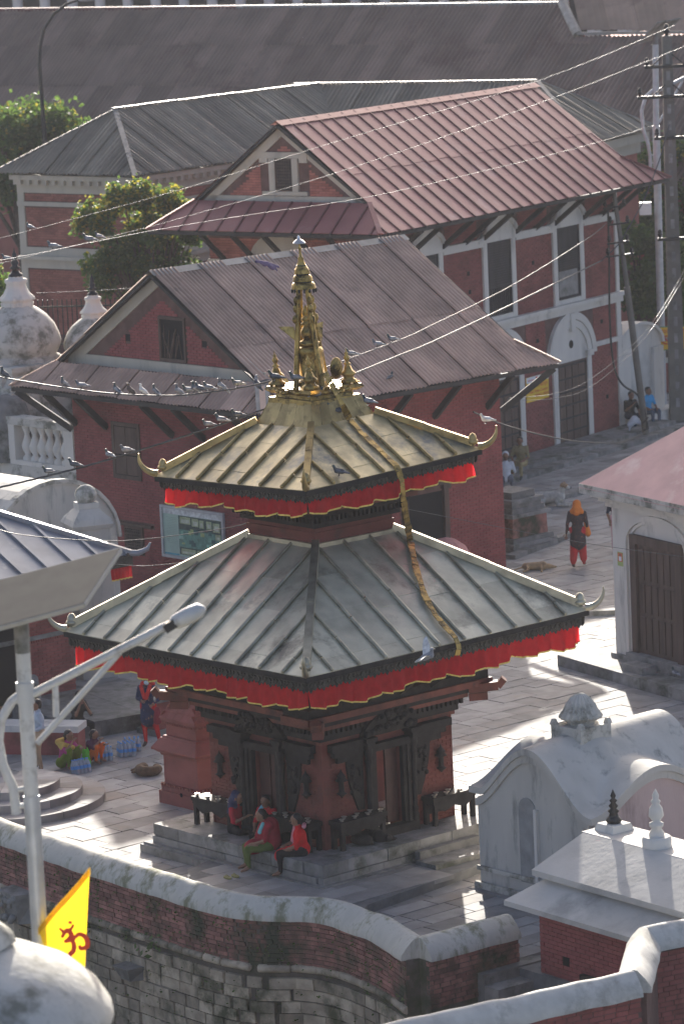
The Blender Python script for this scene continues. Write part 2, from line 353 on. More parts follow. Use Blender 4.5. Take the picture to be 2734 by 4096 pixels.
for i, (x0, x1, y0, y1, wy) in enumerate(slabs):
    zt = R.uniform(-.006, .006); tx, ty = R.uniform(-.004, .004), R.uniform(-.004, .004)
    if i < 300:
        k = (round(x1 - x0, 1), round(y1 - y0, 2))
        if k not in cache:
            m_ = MB(); m_.frus(0, 0, .5, .485, -.05, 0); me = m_.mesh('paving_slab', PAVE); cache[k] = me
        link('paving_slab', cache[k], pav, ((x0 + x1) / 2, (y0 + y1) / 2, zt), (tx, ty, 0), (x1 - x0, y1 - y0, 1))
    else:
        b = .006
        rest.add([(x0, y0, -.05), (x1, y0, -.05), (x1, y1, -.05), (x0, y1, -.05), (x0 + b, y0 + b, zt + tx), (x1 - b, y0 + b, zt - tx), (x1 - b, y1 - b, zt + ty), (x0 + b, y1 - b, zt - ty)],
                 [(4, 5, 6, 7), (0, 1, 5, 4), (1, 2, 6, 5), (2, 3, 7, 6), (3, 0, 4, 7)])
rest.build('paving_slabs_rest', PAVE, pav, kind='stuff')

# ---------------------------------------------------------------- the pagoda temple
AT = rad(40.9); TC = (0, -1.37, 0)
temple = thing('pagoda_temple', 'two tiered pagoda temple with brass roofs, gilded spire and dark carved doorways', 'temple', TC, AT)
H = 1.62
# plinth: courses of stone blocks
core = MB(); core.box(-2.40, 2.40, -2.40, 2.40, -.05, .5); core.box(-2.58, 2.58, -2.58, 2.58, -.05, .2); core.build('plinth_core', STON, temple)
def course(half, z0, z1, dep, lens=(.55, 1.1)):
    for side in range(4):
        s = -half; end = half - dep - .008
        while s < end - .05:
            e = min(s + R.uniform(*lens), end)
            if end - e < .3: e = end
            m_ = MB(); m_.box(s + .006, e - .006, -half - .02 - R.uniform(0, .015), -half + dep, z0 + .004, z1 - .004)
            o = m_.build('plinth_stone', STON, temple, rot=(0, 0, side * math.pi / 2)); s = e
course(2.42, .33, .56, .5); course(2.44, .17, .325, .12); course(2.62, -.02, .165, .3)
for i in range(5):           # top slabs round the walls
    for j in range(5):
        if 1 <= i <= 3 and 1 <= j <= 3: continue
        a, b = -1.92 + i * .768, -1.92 + j * .768
        m_ = MB(); m_.box(a + .004, a + .756, b, b + .756, .45, .553 + R.uniform(-.006, .006)); m_.build('plinth_slab', STON, temple)
m_ = MB(); m_.box(-.35, 1.15, -3.2, -2.66, 0, .26); m_.build('step_block', STON, temple)
m_ = MB(); m_.box(-.25, 1.25, -2.67, -2.52, 0, .40); m_.build('step_block', STON, temple)
# walls with door openings, hollow inside
FRt = FR(-H, (-H, 0)); FLt = FL(-H, (0, -H)); W = 2 * H
def four(fn, vis=(0, 3)): pass
wl = MB(); D0, D1 = 1.23, 1.90
for F in (FRt, FLt):
    fbox(wl, F, 0, D0, .55, 2.9, -.35, 0); fbox(wl, F, D1, W, .55, 2.9, -.35, 0); fbox(wl, F, D0, D1, 2.2, 2.9, -.35, 0)
    G_ = (lambda F: (lambda s, z, d: F(s, z, -d - W)))(F)
    fbox(wl, G_, 0, D0, .55, 2.9, -.35, 0); fbox(wl, G_, D1, W, .55, 2.9, -.35, 0); fbox(wl, G_, D0, D1, 2.2, 2.9, -.35, 0)
wl.build('wall', TBRK, temple)
for F, nm in ((FRt, 'R'), (FLt, 'L')):
    # low brickwork courses either side of the doors
    bl = brick_list(.02, .95, .58, 2.15, .2, .062, .012) + brick_list(2.28, W - .02, .58, 2.15, .2, .062, .012)
    lay_bricks(temple, F, bl, TBRK, n_ind=150, center=(.4, 1.5))
    # door frame: stepped jambs, columns, lintel, sill
    fr = MB()
    for k, (a, b, d) in enumerate(((1.15, 1.23, .10), (1.08, 1.15, .14), (1.90, 1.98, .10), (1.98, 2.05, .14))): fbox(fr, F, a, b, .62, 2.32, 0, d)
    fbox(fr, F, 1.08, 2.05, 2.2, 2.34, 0, .16); fbox(fr, F, .98, 2.15, .55, .72, 0, .22)
    fr.build('door_frame', WOOD, temple)
    for c in (1.02, 2.13):
        p = F(c, 0, .13); cm = MB()
        cm.lathe([(.07, .72), (.07, .85), (.05, .87), (.06, .95), (.045, 1.0), (.055, 1.4), (.045, 1.45), (.06, 1.5), (.05, 1.55), (.055, 2.0), (.075, 2.05), (.05, 2.1), (.085, 2.2), (.085, 2.34)], 10, (p[0], p[1], 0))
        cm.build('door_column', WOOD, temple)
        cm = MB(); fbox(cm, F, c - .09, c + .09, 2.3, 2.42, 0, .24); fbox(cm, F, c - .14, c + .14, 2.42, 2.5, 0, .26); cm.build('capital', WOOD, temple)
    # lintel wings
    for a, b, t in ((.12, .95, 1), (2.22, 3.10, -1)):
        lm = MB(); fbox(lm, F, a, b, 2.36, 2.5, 0, .17); fbox(lm, F, a + (.1 if t > 0 else 0), b - (0 if t > 0 else .1), 2.24, 2.36, 0, .11)
        fbox(lm, F, a + (.2 if t > 0 else 0), b - (0 if t > 0 else .2), 2.12, 2.24, 0, .07); lm.build('lintel_wing', WOOD, temple)
    # carved curved brackets beside the doors
    for a, b in ((.55, .94), (2.2, 2.62)):
        pm = MB(); xi = b if a < 1 else a; xo = a if a < 1 else b
        pts = [(xi, 2.12), (xi, 1.15)] + [(xi + (xo - xi) * (.35 + .65 * math.sin(t * math.pi / 2)), 1.15 + .97 * t) for t in (0, .2, .4, .6, .8, 1)]
        pm.prism(pts, F, 0, .06)
        for k in range(16):
            pp = F(xi + (xo - xi) * R.uniform(.1, .75), R.uniform(1.45, 2.05), .06); pm.ball(pp, R.uniform(.03, .06), n=6)
        pm.build('carved_bracket', WOOD, temple)
    # arched tympanum over the door
    tm = MB(); tm.prism([(.95, 2.5)] + [(1.565 + .68 * math.cos(rad(a)), 2.52 + .47 * math.sin(rad(a))) for a in range(180, -1, -15)] + [(2.2, 2.5)], lambda s, z, d: F(s, z, d + (z - 2.5) * .35), .02, .14)
    for k in range(46):
        a = R.uniform(0, math.pi); q = R.uniform(.3, 1); zz = 2.54 + .45 * q * math.sin(a); pp = F(1.565 + .62 * q * math.cos(a), zz, .16 + (zz - 2.5) * .35); tm.ball(pp, R.uniform(.03, .07), n=6)
    tm.build('tympanum', WOOD, temple)
    # door leaf pushed half open, dark red
    dm = MB(); fbox(dm, F, 1.23, 1.44 if nm == 'R' else 1.86, .72, 2.2, -.16, -.12); fbox(dm, F, 1.62 if nm == 'R' else 1.6, 1.9, .72, 2.2, -.14, -.09)
    dm.build('door_leaf', DLEAF, temple)
    # wall lamps: little tiered shrines
    for s in (.37, 2.86):
        p = F(s, 0, .09); lm = MB()
        lm.lathe([(.0, 1.47), (.06, 1.53), (.10, 1.56), (.06, 1.58), (.05, 1.62), (.05, 1.78), (.12, 1.80), (.07, 1.86), (.09, 1.875), (.05, 1.93), (.025, 1.96), (.0, 2.03)], 8, (p[0], p[1], 0))
        lm.build('wall_lamp', WOOD, temple)
    # sunken panels near the floor
    for a, b in ((.25, .8), (2.45, 3.0)):
        lm = MB(); fbox(lm, F, a, b, .72, .92, 0, .05); lm.build('base_panel', WOOD, temple)
    # cornice: layers stepping out
    for z0, z1, d, mt, nmx in ((2.52, 2.60, .05, REDW, 'cornice_moulding'), (2.60, 2.72, .10, WOOD, 'cornice_moulding'), (2.84, 2.93, .24, REDW, 'cornice_moulding'), (2.93, 3.05, .30, WOOD, 'cornice_moulding'), (3.05, 3.17, .46, REDW, 'cornice_beam'), (3.17, 3.32, .40, WOOD, 'cornice_beam')):
        lm = MB(); e = d + (.22 if nmx == 'cornice_beam' else 0.)
        fbox(lm, F, -d + .002 if nm == 'L' else -e, W + e, z0, z1, -.3, d); lm.build(nmx, mt, temple)
    for k in range(30):      # dentil blocks
        s = -.1 + k * (W + .2) / 29; lm = MB(); fbox(lm, F, s, s + .06, 2.725, 2.835, 0, .18); lm.build('dentil', WOOD, temple)
# corner pilaster and beam ends
m_ = MB(); m_.box(-H - .03, -H + .12, -H - .03, -H + .12, .55, 2.52); m_.build('corner_post', TBRK, temple)
for cx, cy in ((-1, 1), (1, -1), (-1, -1), (1, 1)):
    d = Vector((cx, cy, 0)).normalized(); a = Vector((cx * (H + .25), cy * (H + .25), 3.0)); b = a + d * .55
    m_ = MB(); m_.bar(a, b + Vector((0, 0, .05)), .22, .16); m_.bar(b + Vector((0, 0, .03)), b + d * .12 + Vector((0, 0, .17)), .2, .12); m_.bar(a + Vector((0, 0, -.16)), b - d * .2 + Vector((0, 0, -.14)), .2, .14); m_.build('beam_end', REDW, temple)

def ztilt(x, y, k):    # old roofs sag a little to one side
    return k * (x * math.cos(AT) - y * math.sin(AT))
def clip(poly, f):
    out = []
    for i in range(len(poly)):
        a, b = poly[i], poly[(i + 1) % len(poly)]; fa, fb = f(a), f(b)
        if fa >= 0: out.append(a)
        if fa * fb < 0: t = fa / (fa - fb); out.append((a[0] + (b[0] - a[0]) * t, a[1] + (b[1] - a[1]) * t))
    return out
def pagoda_roof(A, ze, b, zt, kt, mp, mr, sp, rows, hipmat, hw, curve=.0):
    def pt(side, e, r, up=0.):
        t = (A - r) / (A - b); z = ze + (zt - ze) * (t - curve * t * (1 - t)) + .10 * max(0, (abs(e) / A - .6)) ** 2 * max(0, 1 - t * 2)
        x, y = e, -r
        for _ in range(side): x, y = -y, x
        return Vector((x, y, z + up + ztilt(x, y, kt)))
    core = MB()
    for sd in range(4):
        core.add([pt(sd, -A + .02, A - .02, -.02), pt(sd, A - .02, A - .02, -.02), pt(sd, b, b, -.03), pt(sd, -b, b, -.03)], [(0, 1, 2, 3)])
        core.add([pt(sd, -A + .02, A - .02, -.08), pt(sd, A - .02, A - .02, -.08), pt(sd, 1.5 * b, 1.5 * b, -.95 * (zt - ze)), pt(sd, -1.5 * b, 1.5 * b, -.95 * (zt - ze))], [(3, 2, 1, 0)])
        core.add([pt(sd, -A, A, -.10), pt(sd, A, A, -.10), pt(sd, A, A, -.004), pt(sd, -A, A, -.004)], [(0, 1, 2, 3)])
    core.build('roof_boarding', WOOD, temple)
    n = int(A / sp); es = [(i + .5) * sp for i in range(-n - 1, n + 1)]; es = [e for e in es if abs(e) < A - .15]
    cuts = [-A] + es + [A]
    for sd in range(4):
        for i in range(len(cuts) - 1):
            ph = R.choice((0, .12, -.1)) if 0 else (.14 if i % 2 else 0)
            rr = [A, A - .27] + [A - .27 - (q + ph) for q in rows if A - .27 - (q + ph) > b + .1] + [b]
            for j in range(len(rr) - 1):
                e0, e1 = cuts[i] + .003, cuts[i + 1] - .003; r1, r0 = rr[j], rr[j + 1]
                pl = clip(clip([(e0, r1), (e1, r1), (e1, r0), (e0, r0)], lambda q: q[1] - q[0]), lambda q: q[1] + q[0])
                if len(pl) < 3: continue
                lift = .004 + .004 * (len(rr) - j) * .5; m_ = MB()
                tw = R.uniform(0, .012)
                top = [pt(sd, e, r, lift + (tw if r > (r0 + r1) / 2 else 0)) for e, r in pl]; bot = [pt(sd, e, r, lift - .012) for e, r in pl]; k = len(pl)
                m_.add(top + bot, [tuple(range(k))] + [(q, (q + 1) % k, k + (q + 1) % k, k + q) for q in range(k)])
                m_.build('roof_panel', mp, temple)
        for e in es:
            r0 = max(b + .03, abs(e) + .10)
            if A - r0 < .25: continue
            mid = (r0 + A) / 2; m_ = MB(); w = R.uniform(.030, .036)
            m_.tube([pt(sd, e, A - .03, .05), pt(sd, e, mid, .055)], [w * 1.12, w * 1.05], 7); m_.tube([pt(sd, e, mid - .03, .052), pt(sd, e, r0, .05)], [w * .95, w * .9], 7)
            rb_ = m_.build('roof_rib', mr, temple)
            m_ = MB(); m_.ball(pt(sd, e, A - .01, .05), w * 1.25, n=7); m_.build('rib_cap', mr, rb_)
        # hip ridge, its end knob and the horn
        c0 = pt(sd, -A + .12, A - .12, .07); c1 = pt(sd, -b, b, .07)
        m_ = MB(); mid = c0.lerp(c1, .5); m_.bar(c0, mid, hw, hw * .95, w1=hw * .9); m_.bar(mid - (c1 - c0) * .01 + Vector((0, 0, .012)), c1, hw * .95, hw * .9)
        hp = m_.build('hip_ridge', hipmat, temple)
        m_ = MB(); m_.ball(c0 + Vector((0, 0, .06)), hw * .62, hw * .62, hw * .95, n=10); m_.ball(c0 + Vector((0, 0, .02)), hw * .8, hw * .8, hw * .5, n=10); m_.build('ridge_knob', hipmat, hp)
        o = pt(sd, -A + .05, A - .05, 0.); d = (o - pt(sd, 0, 0, 0)); d.z = 0; d.normalize()
        hr = MB(); L_ = .35; path = []
        for t in range(9):
            a = t / 8; path.append(o + d * (L_ * math.sin(a * 1.75)) + Vector((0, 0, L_ * .95 * (1 - math.cos(a * 1.75)) + .02)))
        hr.tube(path, [.075, .068, .06, .055, .048, .04, .032, .022, .01], 8); hn = hr.build('eave_horn', hipmat, hp)
    return pt
ptL = pagoda_roof(3.5, 4.36, .95, 6.05, .01, RMET, RIBM, .64, (.75, 1.5, 2.3), RIBM, .15)
ptU = pagoda_roof(2.17, 7.37, .78, 8.22, .05, RGLD, RIBG, .60, (.55, 1.1), RIBG, .13)

# carved fringe plates under both eaves
def fringe(A, ze, kt, pw, h):
    n = max(1, int(2 * A / pw)); w = 2 * A / n
    for sd in range(4):
        for i in range(n):
            e = -A + i * w; m_ = MB()
            def F(s, z, d):
                x, y = s, -A - d
                for _ in range(sd): x, y = -y, x
                return (x, y, ze + z + ztilt(x, y, kt))
            m_.prism([(e + .004, -.03), (e + .004, -h * .72), (e + w * .18, -h * .9), (e + w * .34, -h * .8), (e + w * .5, -h), (e + w * .66, -h * .8), (e + w * .82, -h * .9), (e + w - .004, -h * .72), (e + w - .004, -.03)], F, -.07, -.05)
            for zz, hh in ((-.06, .03), (-h * .36, .02)): m_.prism([(e + .006, zz - hh), (e + w - .006, zz - hh), (e + w - .006, zz), (e + .006, zz)], F, -.05, -.035)
            cz = -h * .6; m_.prism([(e + w * .5, cz - .07), (e + w * .68, cz), (e + w * .5, cz + .07), (e + w * .32, cz)], F, -.05, -.03)
            for q in (.14, .86): m_.prism([(e + w * q - .03, cz + .03), (e + w * q, cz - .02), (e + w * q + .03, cz + .03), (e + w * q, cz + .07)], F, -.05, -.032)
            m_.build('fringe_plate', FRNG, temple)
fringe(3.46, 4.36, .01, .3, .31); fringe(2.13, 7.37, .05, .24, .25)

# red pleated valances (hung from the eaves: things of their own)
def valance(A, ze, kt, sd, z0, z1, label, seed):
    rr = random.Random(seed)
    v = thing('valance', label, 'valance', TC, AT)
    n = int(2 * A / .022); nseg = max(3, int(A * 2 / .75)); top = []; ph = 0.; seglen = 2 * A / nseg
    rows = 5; vs = []; hem = []
    for i in range(n + 1):
        e = -A + 2 * A * i / n; ph += rr.uniform(.25, .6); k = (e + A) / seglen; fr_ = k - int(min(k, nseg - 1e-6))
        sag = .08 * math.sin(math.pi * min(1, max(0, fr_))) - .04 + .03 * math.sin(e * 2.3 + seed)
        for j in range(rows):
            t = j / (rows - 1); d = (.010 + .045 * t) * math.sin(ph) + .04 * t * math.sin(e * 3 + seed)
            zz = ze + z0 + (z1 - z0 - sag) * t
            x, y = e, -A - d - .02 * t
            for _ in range(sd): x, y = -y, x
            vs.append((x, y, zz + ztilt(x, y, kt)))
            if j == rows - 1: hem.append((x, y, zz + ztilt(x, y, kt)))
    m_ = MB(); m_.add(vs, [(i * rows + j, i * rows + j + 1, (i + 1) * rows + j + 1, (i + 1) * rows + j) for i in range(n) for j in range(rows - 1)], 0, True)
    m_.build('pleated_cloth', REDC, v)
    m_ = MB(); hv = []
    for x, y, z in hem:
        l_ = math.hypot(x, y); hv += [(x + x / l_ * .006, y + y / l_ * .006, z + .024), (x + x / l_ * .006, y + y / l_ * .006, z - .004)]
    m_.add(hv, [(2 * i, 2 * i + 1, 2 * i + 3, 2 * i + 2) for i in range(n)], 0, True); m_.build('gold_hem', GHEM, v)
names = ('facing the white domed shrine', 'facing the pink roofed shrine', 'facing the corrugated red hall', 'facing the squatting women')
for sd in range(4):
    valance(3.35, 4.36, .01, sd, -.25, -.63, 'red gold-hemmed valance under the lower pagoda roof, ' + names[sd], sd)
    valance(2.03, 7.37, .05, sd, -.19, -.49, 'red gold-hemmed valance under the upper pagoda roof, ' + names[sd], sd + 9)

# upper storey
m_ = MB(); m_.frus(0, 0, .95, .95, 5.7, 6.42); m_.build('upper_wall', TBRK, temple)
for k, (h0, z0, z1, mt) in enumerate(((1.02, 6.02, 6.10, RIBM), (.98, 6.22, 6.30, TBRK), (1.06, 6.40, 6.50, WOOD), (1.20, 6.62, 6.72, WOOD), (1.30, 6.72, 6.84, REDW), (1.45, 6.84, 6.95, WOOD), (1.6, 6.95, 7.1, WOOD))):
    m_ = MB(); m_.frus(0, 0, h0, h0, z0, z1); m_.build('upper_moulding', mt, temple)
m_ = MB(); m_.frus(0, 0, 1.05, 1.15, 6.50, 6.62); m_.build('upper_moulding', WOOD, temple)
for sd in range(4):
    for k in range(22):
        m_ = MB(); e = -1.12 + k * .105; m_.box(e, e + .05, -1.2, -1.0, 6.51, 6.62); m_.build('dentil', WOOD, temple, rot=(0, 0, sd * math.pi / 2))
# struts under the lower eaves
for sd in range(4):
    for e in (-2.4, -1.2, 0, 1.2, 2.4):
        a = Vector((e * .62, -H - .42, 3.3)); b_ = Vector((e, -3.1, 4.1)); m_ = MB(); m_.bar(a, b_, .09, .13); m_.build('roof_strut', WOOD, temple, rot=(0, 0, sd * math.pi / 2))

# the steep gilded neck above the upper roof: overlapping sheets
for sd in range(4):
    for k in range(6):
        h0, h1 = .80, .60; a0, a1 = -h0 + k * h0 / 3, -h0 + (k + 1) * h0 / 3; b0, b1 = -h1 + k * h1 / 3, -h1 + (k + 1) * h1 / 3; up = .006 * (k % 2)
        tl = lambda x, y, z: (x, y, z + ztilt(x, y, .03))
        pts = [(a0 + .004, -h0 - up, 8.2), (a1 - .004, -h0 - up, 8.2), ((a1 * 2 + b1) / 3, -(h0 * .60 + h1 * .40), 8.34), ((a0 * 2 + b0) / 3, -(h0 * .60 + h1 * .40), 8.34), (b1 - .003, -h1 - up, 8.62), (b0 + .003, -h1 - up, 8.62)]
        q = []
        for x, y, z in pts:
            for _ in range(sd): x, y = -y, x
            q.append(tl(x, y, z))
        m_ = MB(); m_.add(q, [(0, 1, 2, 3), (3, 2, 4, 5)]); m_.build('neck_sheet', RIBG, temple)

# spire
sx, sy = -.045, .03       # the spire leans a little
lean = lambda z: (sx * (z - 8.6), sy * (z - 8.6))
spire = MB()
spire.frus(0, 0, .62, .60, 8.56, 8.66); spire.frus(0, 0, .52, .50, 8.66, 8.74); spire.frus(0, 0, .58, .66, 8.74, 8.80); spire.frus(0, 0, .66, .62, 8.80, 8.86)
sp = spire.build('spire', GOLD, temple)
def sub(mb, name, mat=GOLD): return mb.build(name, mat, sp)
def LA(prof, n, c=(0, 0), **k):
    m_ = MB(); m_.lathe([(r, z) for r, z in prof], n, (c[0], c[1], 0), **k)
    z0 = 8.6; m_.v = [(x + sx * (z - z0), y + sy * (z - z0), z) for x, y, z in m_.v]; return m_
for k in range(16):      # lotus petals round the tray
    a = k * math.pi / 8; m_ = MB(); r = .66 if k % 2 else .72
    m_.ball((r * math.cos(a), r * math.sin(a), 8.80), .10, .10, .05, n=8); m_.bar((r * math.cos(a), r * math.sin(a), 8.80), ((r + .12) * math.cos(a), (r + .12) * math.sin(a), 8.90), .09, .03); sub(m_, 'lotus_petal')
sub(LA([(.30, 8.84), (.30, 8.92), (.24, 8.95), (.235, 9.45), (.255, 9.5), (.22, 9.56), (.12, 9.58)], 14), 'central_drum')
sub(LA([(.12, 9.58), (.20, 9.62), (.21, 9.66), (.14, 9.70), (.10, 9.73)], 14, flute=.08, nf=10), 'bead_ring')
sub(LA([(.08, 9.72), (.14, 9.78), (.15, 9.86), (.09, 9.95), (.06, 9.97), (.12, 9.99), (.12, 10.02), (.07, 10.04), (.10, 10.08), (.10, 10.11), (.05, 10.14), (.07, 10.18), (.08, 10.23), (.05, 10.29), (.0, 10.36)], 12), 'bulb')
mini = [(.0, 8.84), (.17, 8.84), (.20, 8.90), (.20, 8.94), (.14, 8.97), (.12, 9.02), (.18, 9.06), (.19, 9.09), (.11, 9.16), (.085, 9.24), (.05, 9.27), (.095, 9.30), (.05, 9.33), (.04, 9.36), (.07, 9.40), (.075, 9.44), (.03, 9.50), (.05, 9.53), (.02, 9.56), (.0, 9.66)]
for c in ((-.47, .47), (.47, -.47), (-.47, -.47), (.47, .47)): sub(LA([(r * .78, 8.84 + (z - 8.84) * .85) for r, z in mini], 10, c), 'corner_bell')
for c in ((-.34, .10), (.30, -.05), (.02, .34), (-.08, -.36)):
    m_ = MB(); P = [(c[0], c[1], 8.86), (c[0] * .62, c[1] * .62, 9.8), (c[0] * .32, c[1] * .32, 10.66)]
    P = [(x + sx * (z - 8.6), y + sy * (z - 8.6), z) for x, y, z in P]; m_.tube(P, [.055, .05, .04], 8); sub(m_, 'umbrella_pole')
    for z in (10.1, 10.3, 10.45):
        t = (z - 8.86) / 1.8; m_ = MB(); q = (c[0] * (1 - .68 * t) * 1.25 + sx * (z - 8.6), c[1] * (1 - .68 * t) * 1.25 + sy * (z - 8.6), z); m_.ball(q, .06, .045, .085, n=7); sub(m_, 'leaf_ornament')
for i, (r0, r1, z) in enumerate(((.235, .19, 10.68), (.19, .15, 10.82), (.15, .11, 10.96))):
    sub(LA([(r0, z - .02), (r0, z), (r0 * .93, z + .03), (r0 * .95, z + .045), (r1 * 1.03, z + .09), (r1 * .8, z + .10)], 16), 'umbrella_tier')
    sub(LA([(r1 * .86, z + .07), (r1 * .86, z + .14)], 12), 'umbrella_drum', IRON)
for k in range(14):
    a = k * math.pi / 7; m_ = MB(); z = 10.63; m_.ball((.225 * math.cos(a) + sx * 2, .225 * math.sin(a) + sy * 2, z), .025, .025, .045, n=6); sub(m_, 'pendant', IRON)
sub(LA([(.12, 11.04), (.085, 11.1), (.05, 11.2), (.06, 11.22), (.03, 11.26), (.02, 11.38), (.035, 11.41), (.015, 11.44), (.015, 11.50)], 10), 'tip')
sub(LA([(.0, 11.50), (.125, 11.50), (.12, 11.515), (.06, 11.57), (.02, 11.59), (.03, 11.62), (.0, 11.66)], 14), 'top_umbrella', SILV)
for a, z, l in ((2.6, 9.95, .28), (.2, 9.95, .22)):     # little metal pennants
    m_ = MB(); x, y = .26 * math.cos(a) + sx * 1.4, .26 * math.sin(a) + sy * 1.4; m_.add([(x, y, z), (x + l * math.cos(a), y + l * math.sin(a), z + .02), (x + .05, y - .1, z - .32), (x, y, z + .015), (x + l * math.cos(a), y + l * math.sin(a), z + .035), (x + .05, y - .1, z - .305)], [(0, 1, 2), (5, 4, 3), (0, 1, 4, 3), (1, 2, 5, 4), (2, 0, 3, 5)]); sub(m_, 'pennant')
m_ = MB(); m_.tube([(-.30, -.42, 8.86), (-.28, -.40, 10.2)], [.025, .015], 7); sub(m_, 'standard')
m_ = MB(); m_.ball((.18, -.44, 9.18), .15, .06, .20, n=12); m_.ball((.18, -.50, 9.18), .10, .03, .14, n=12); sub(m_, 'banner_medallion')

# long gilded banner hanging from the spire to the lower eave
bn = thing('metal_banner', 'long gilded ribbon of metal plates hanging from the spire over both roofs', 'banner', (0, 0, 0))
P = [Vector(p) for p in BANNER]; L_ = [0]
for i in range(1, len(P)): L_.append(L_[-1] + (P[i] - P[i - 1]).length)
def along(d):
    for i in range(len(P) - 1):
        if d <= L_[i + 1] or i == len(P) - 2:
            t = (d - L_[i]) / (L_[i + 1] - L_[i]); return P[i].lerp(P[i + 1], t)
step = .115; nb = int(L_[-1] / step); sdv = Vector((math.cos(AT), math.sin(AT), 0))
for i in range(nb):
    a, b = along(i * step), along((i + 1) * step - .006); d = (b - a).normalized(); n = sdv.cross(d).normalized(); s = d.cross(n).normalized()
    w = .062 + .010 * math.sin(i * .9); m_ = MB(); up = Vector((0, -.012, .012)) + n * R.uniform(-.008, .008)
    m_.hexa([a - s * w - n * .006 + up, a + s * w - n * .006 + up, b + s * w - n * .006 + up, b - s * w - n * .006 + up, a - s * w + n * .006 + up, a + s * w + n * .006 + up, b + s * w + n * .006 + up, b - s * w + n * .006 + up])
    m_.build('banner_plate', GOLD, bn)
# ---------------------------------------------------------------- halls round the square
CORR = M('corrugated_iron', (.45, .30, .225), .55, .25, 1.2, metal=.05, rnd=.2, dirt=(.17, .12, .10), damt=.3, dscale=.7)
CORG = M('grey_corrugated_iron', (.25, .215, .16), .6, .25, 1., metal=.05, rnd=.22, dirt=(.13, .10, .08), damt=.3, dscale=.5)
CORD = M('dark_corrugated_iron', (.175, .122, .095), .65, .22, .8, metal=.02, rnd=.24, dirt=(.10, .055, .045), damt=.35, dscale=.35)
RTIN = M('red_roof_tin', (.28, .11, .10), .45, .14, 1.2, metal=.2, rnd=.07, dirt=(.34, .2, .19), damt=.25, dscale=.8)
RTINR = M('red_roof_seam', (.13, .045, .045), .5, .2, 3, metal=.2)
FLAS = M('roof_flashing', (.26, .26, .25), .6, .2, 3, metal=.6, dirt=(.2, .19, .17), damt=.3)
TIMB = M('eave_timber', (.032, .03, .03), .7, .3, 5)
SHUT = M('shutter_wood', (.03, .028, .032), .7, .3, 5, stretch=(1, 1, .3))
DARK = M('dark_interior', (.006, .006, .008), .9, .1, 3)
LATT = M('lattice_wood', (.06, .045, .04), .7, .3, 8)

def seam_roof(parent, O, ev, sv, poly, mat, rmat, sp, rw=.05, rh=.05, rows=(), name='roof_panel', off=.5):
    O = Vector(O); ev = Vector(ev).normalized(); sv = Vector(sv).normalized(); n = ev.cross(sv); n = n if n.z > 0 else -n
    e0 = min(p[0] for p in poly); e1 = max(p[0] for p in poly)
    cuts = []; e = e0 + sp * off
    while e < e1 - .08: cuts.append(e); e += sp
    cuts = [e0] + cuts + [e1]; P = lambda e, s, h: O + ev * e + sv * s + n * h
    smax = max(p[1] for p in poly)
    for i in range(len(cuts) - 1):
        a, b = cuts[i], cuts[i + 1]
        br = [0] + [r + (.05 if i % 2 else 0) for r in rows] + [smax]
        xs = [a + (b - a) * k / 4 for k in range(5)]
        for j in range(len(br) - 1):
            top, bot = [], []
            for x in xs:
                rg = poly_range(poly, min(max(x, e0 + 1e-4), e1 - 1e-4))
                if not rg: continue
                lo, hi = max(rg[0], br[j]), min(rg[1], br[j + 1])
                if hi < lo: hi = lo
                top.append((x, lo)); bot.append((x, hi))
            if len(top) < 2 or max(q[1] - p[1] for p, q in zip(top, bot)) < .04: continue
            m_ = MB(); k = len(top); h = .006 * (len(br) - j); tw = R.uniform(-.004, .01)
            vs = [P(x, s, h) for x, s in top] + [P(x, s, h + tw) for x, s in bot] + [P(x, s, h - .012) for x, s in top] + [P(x, s, h - .012) for x, s in bot]
            m_.add(vs, [(q, q + 1, k + q + 1, k + q) for q in range(k - 1)] + [(2 * k + q, 3 * k + q, 3 * k + q + 1, 2 * k + q + 1) for q in range(k - 1)] + [(k + q, k + q + 1, 3 * k + q + 1, 3 * k + q) for q in range(k - 1)])
            m_.build(name, mat, parent)
    for e in cuts[1:-1]:
        lo, hi = poly_range(poly, e)
        if hi - lo < .15: continue
        m_ = MB(); m_.bar(P(e, lo + .02, rh * .5), P(e, hi + .03, rh * .5), rw, rh, up=n); r_ = m_.build('roof_seam', rmat, parent)
        m_ = MB(); m_.ball(P(e, hi + .03, rh * .45), rw * .72, n=6); m_.build('seam_cap', TIMB, r_)

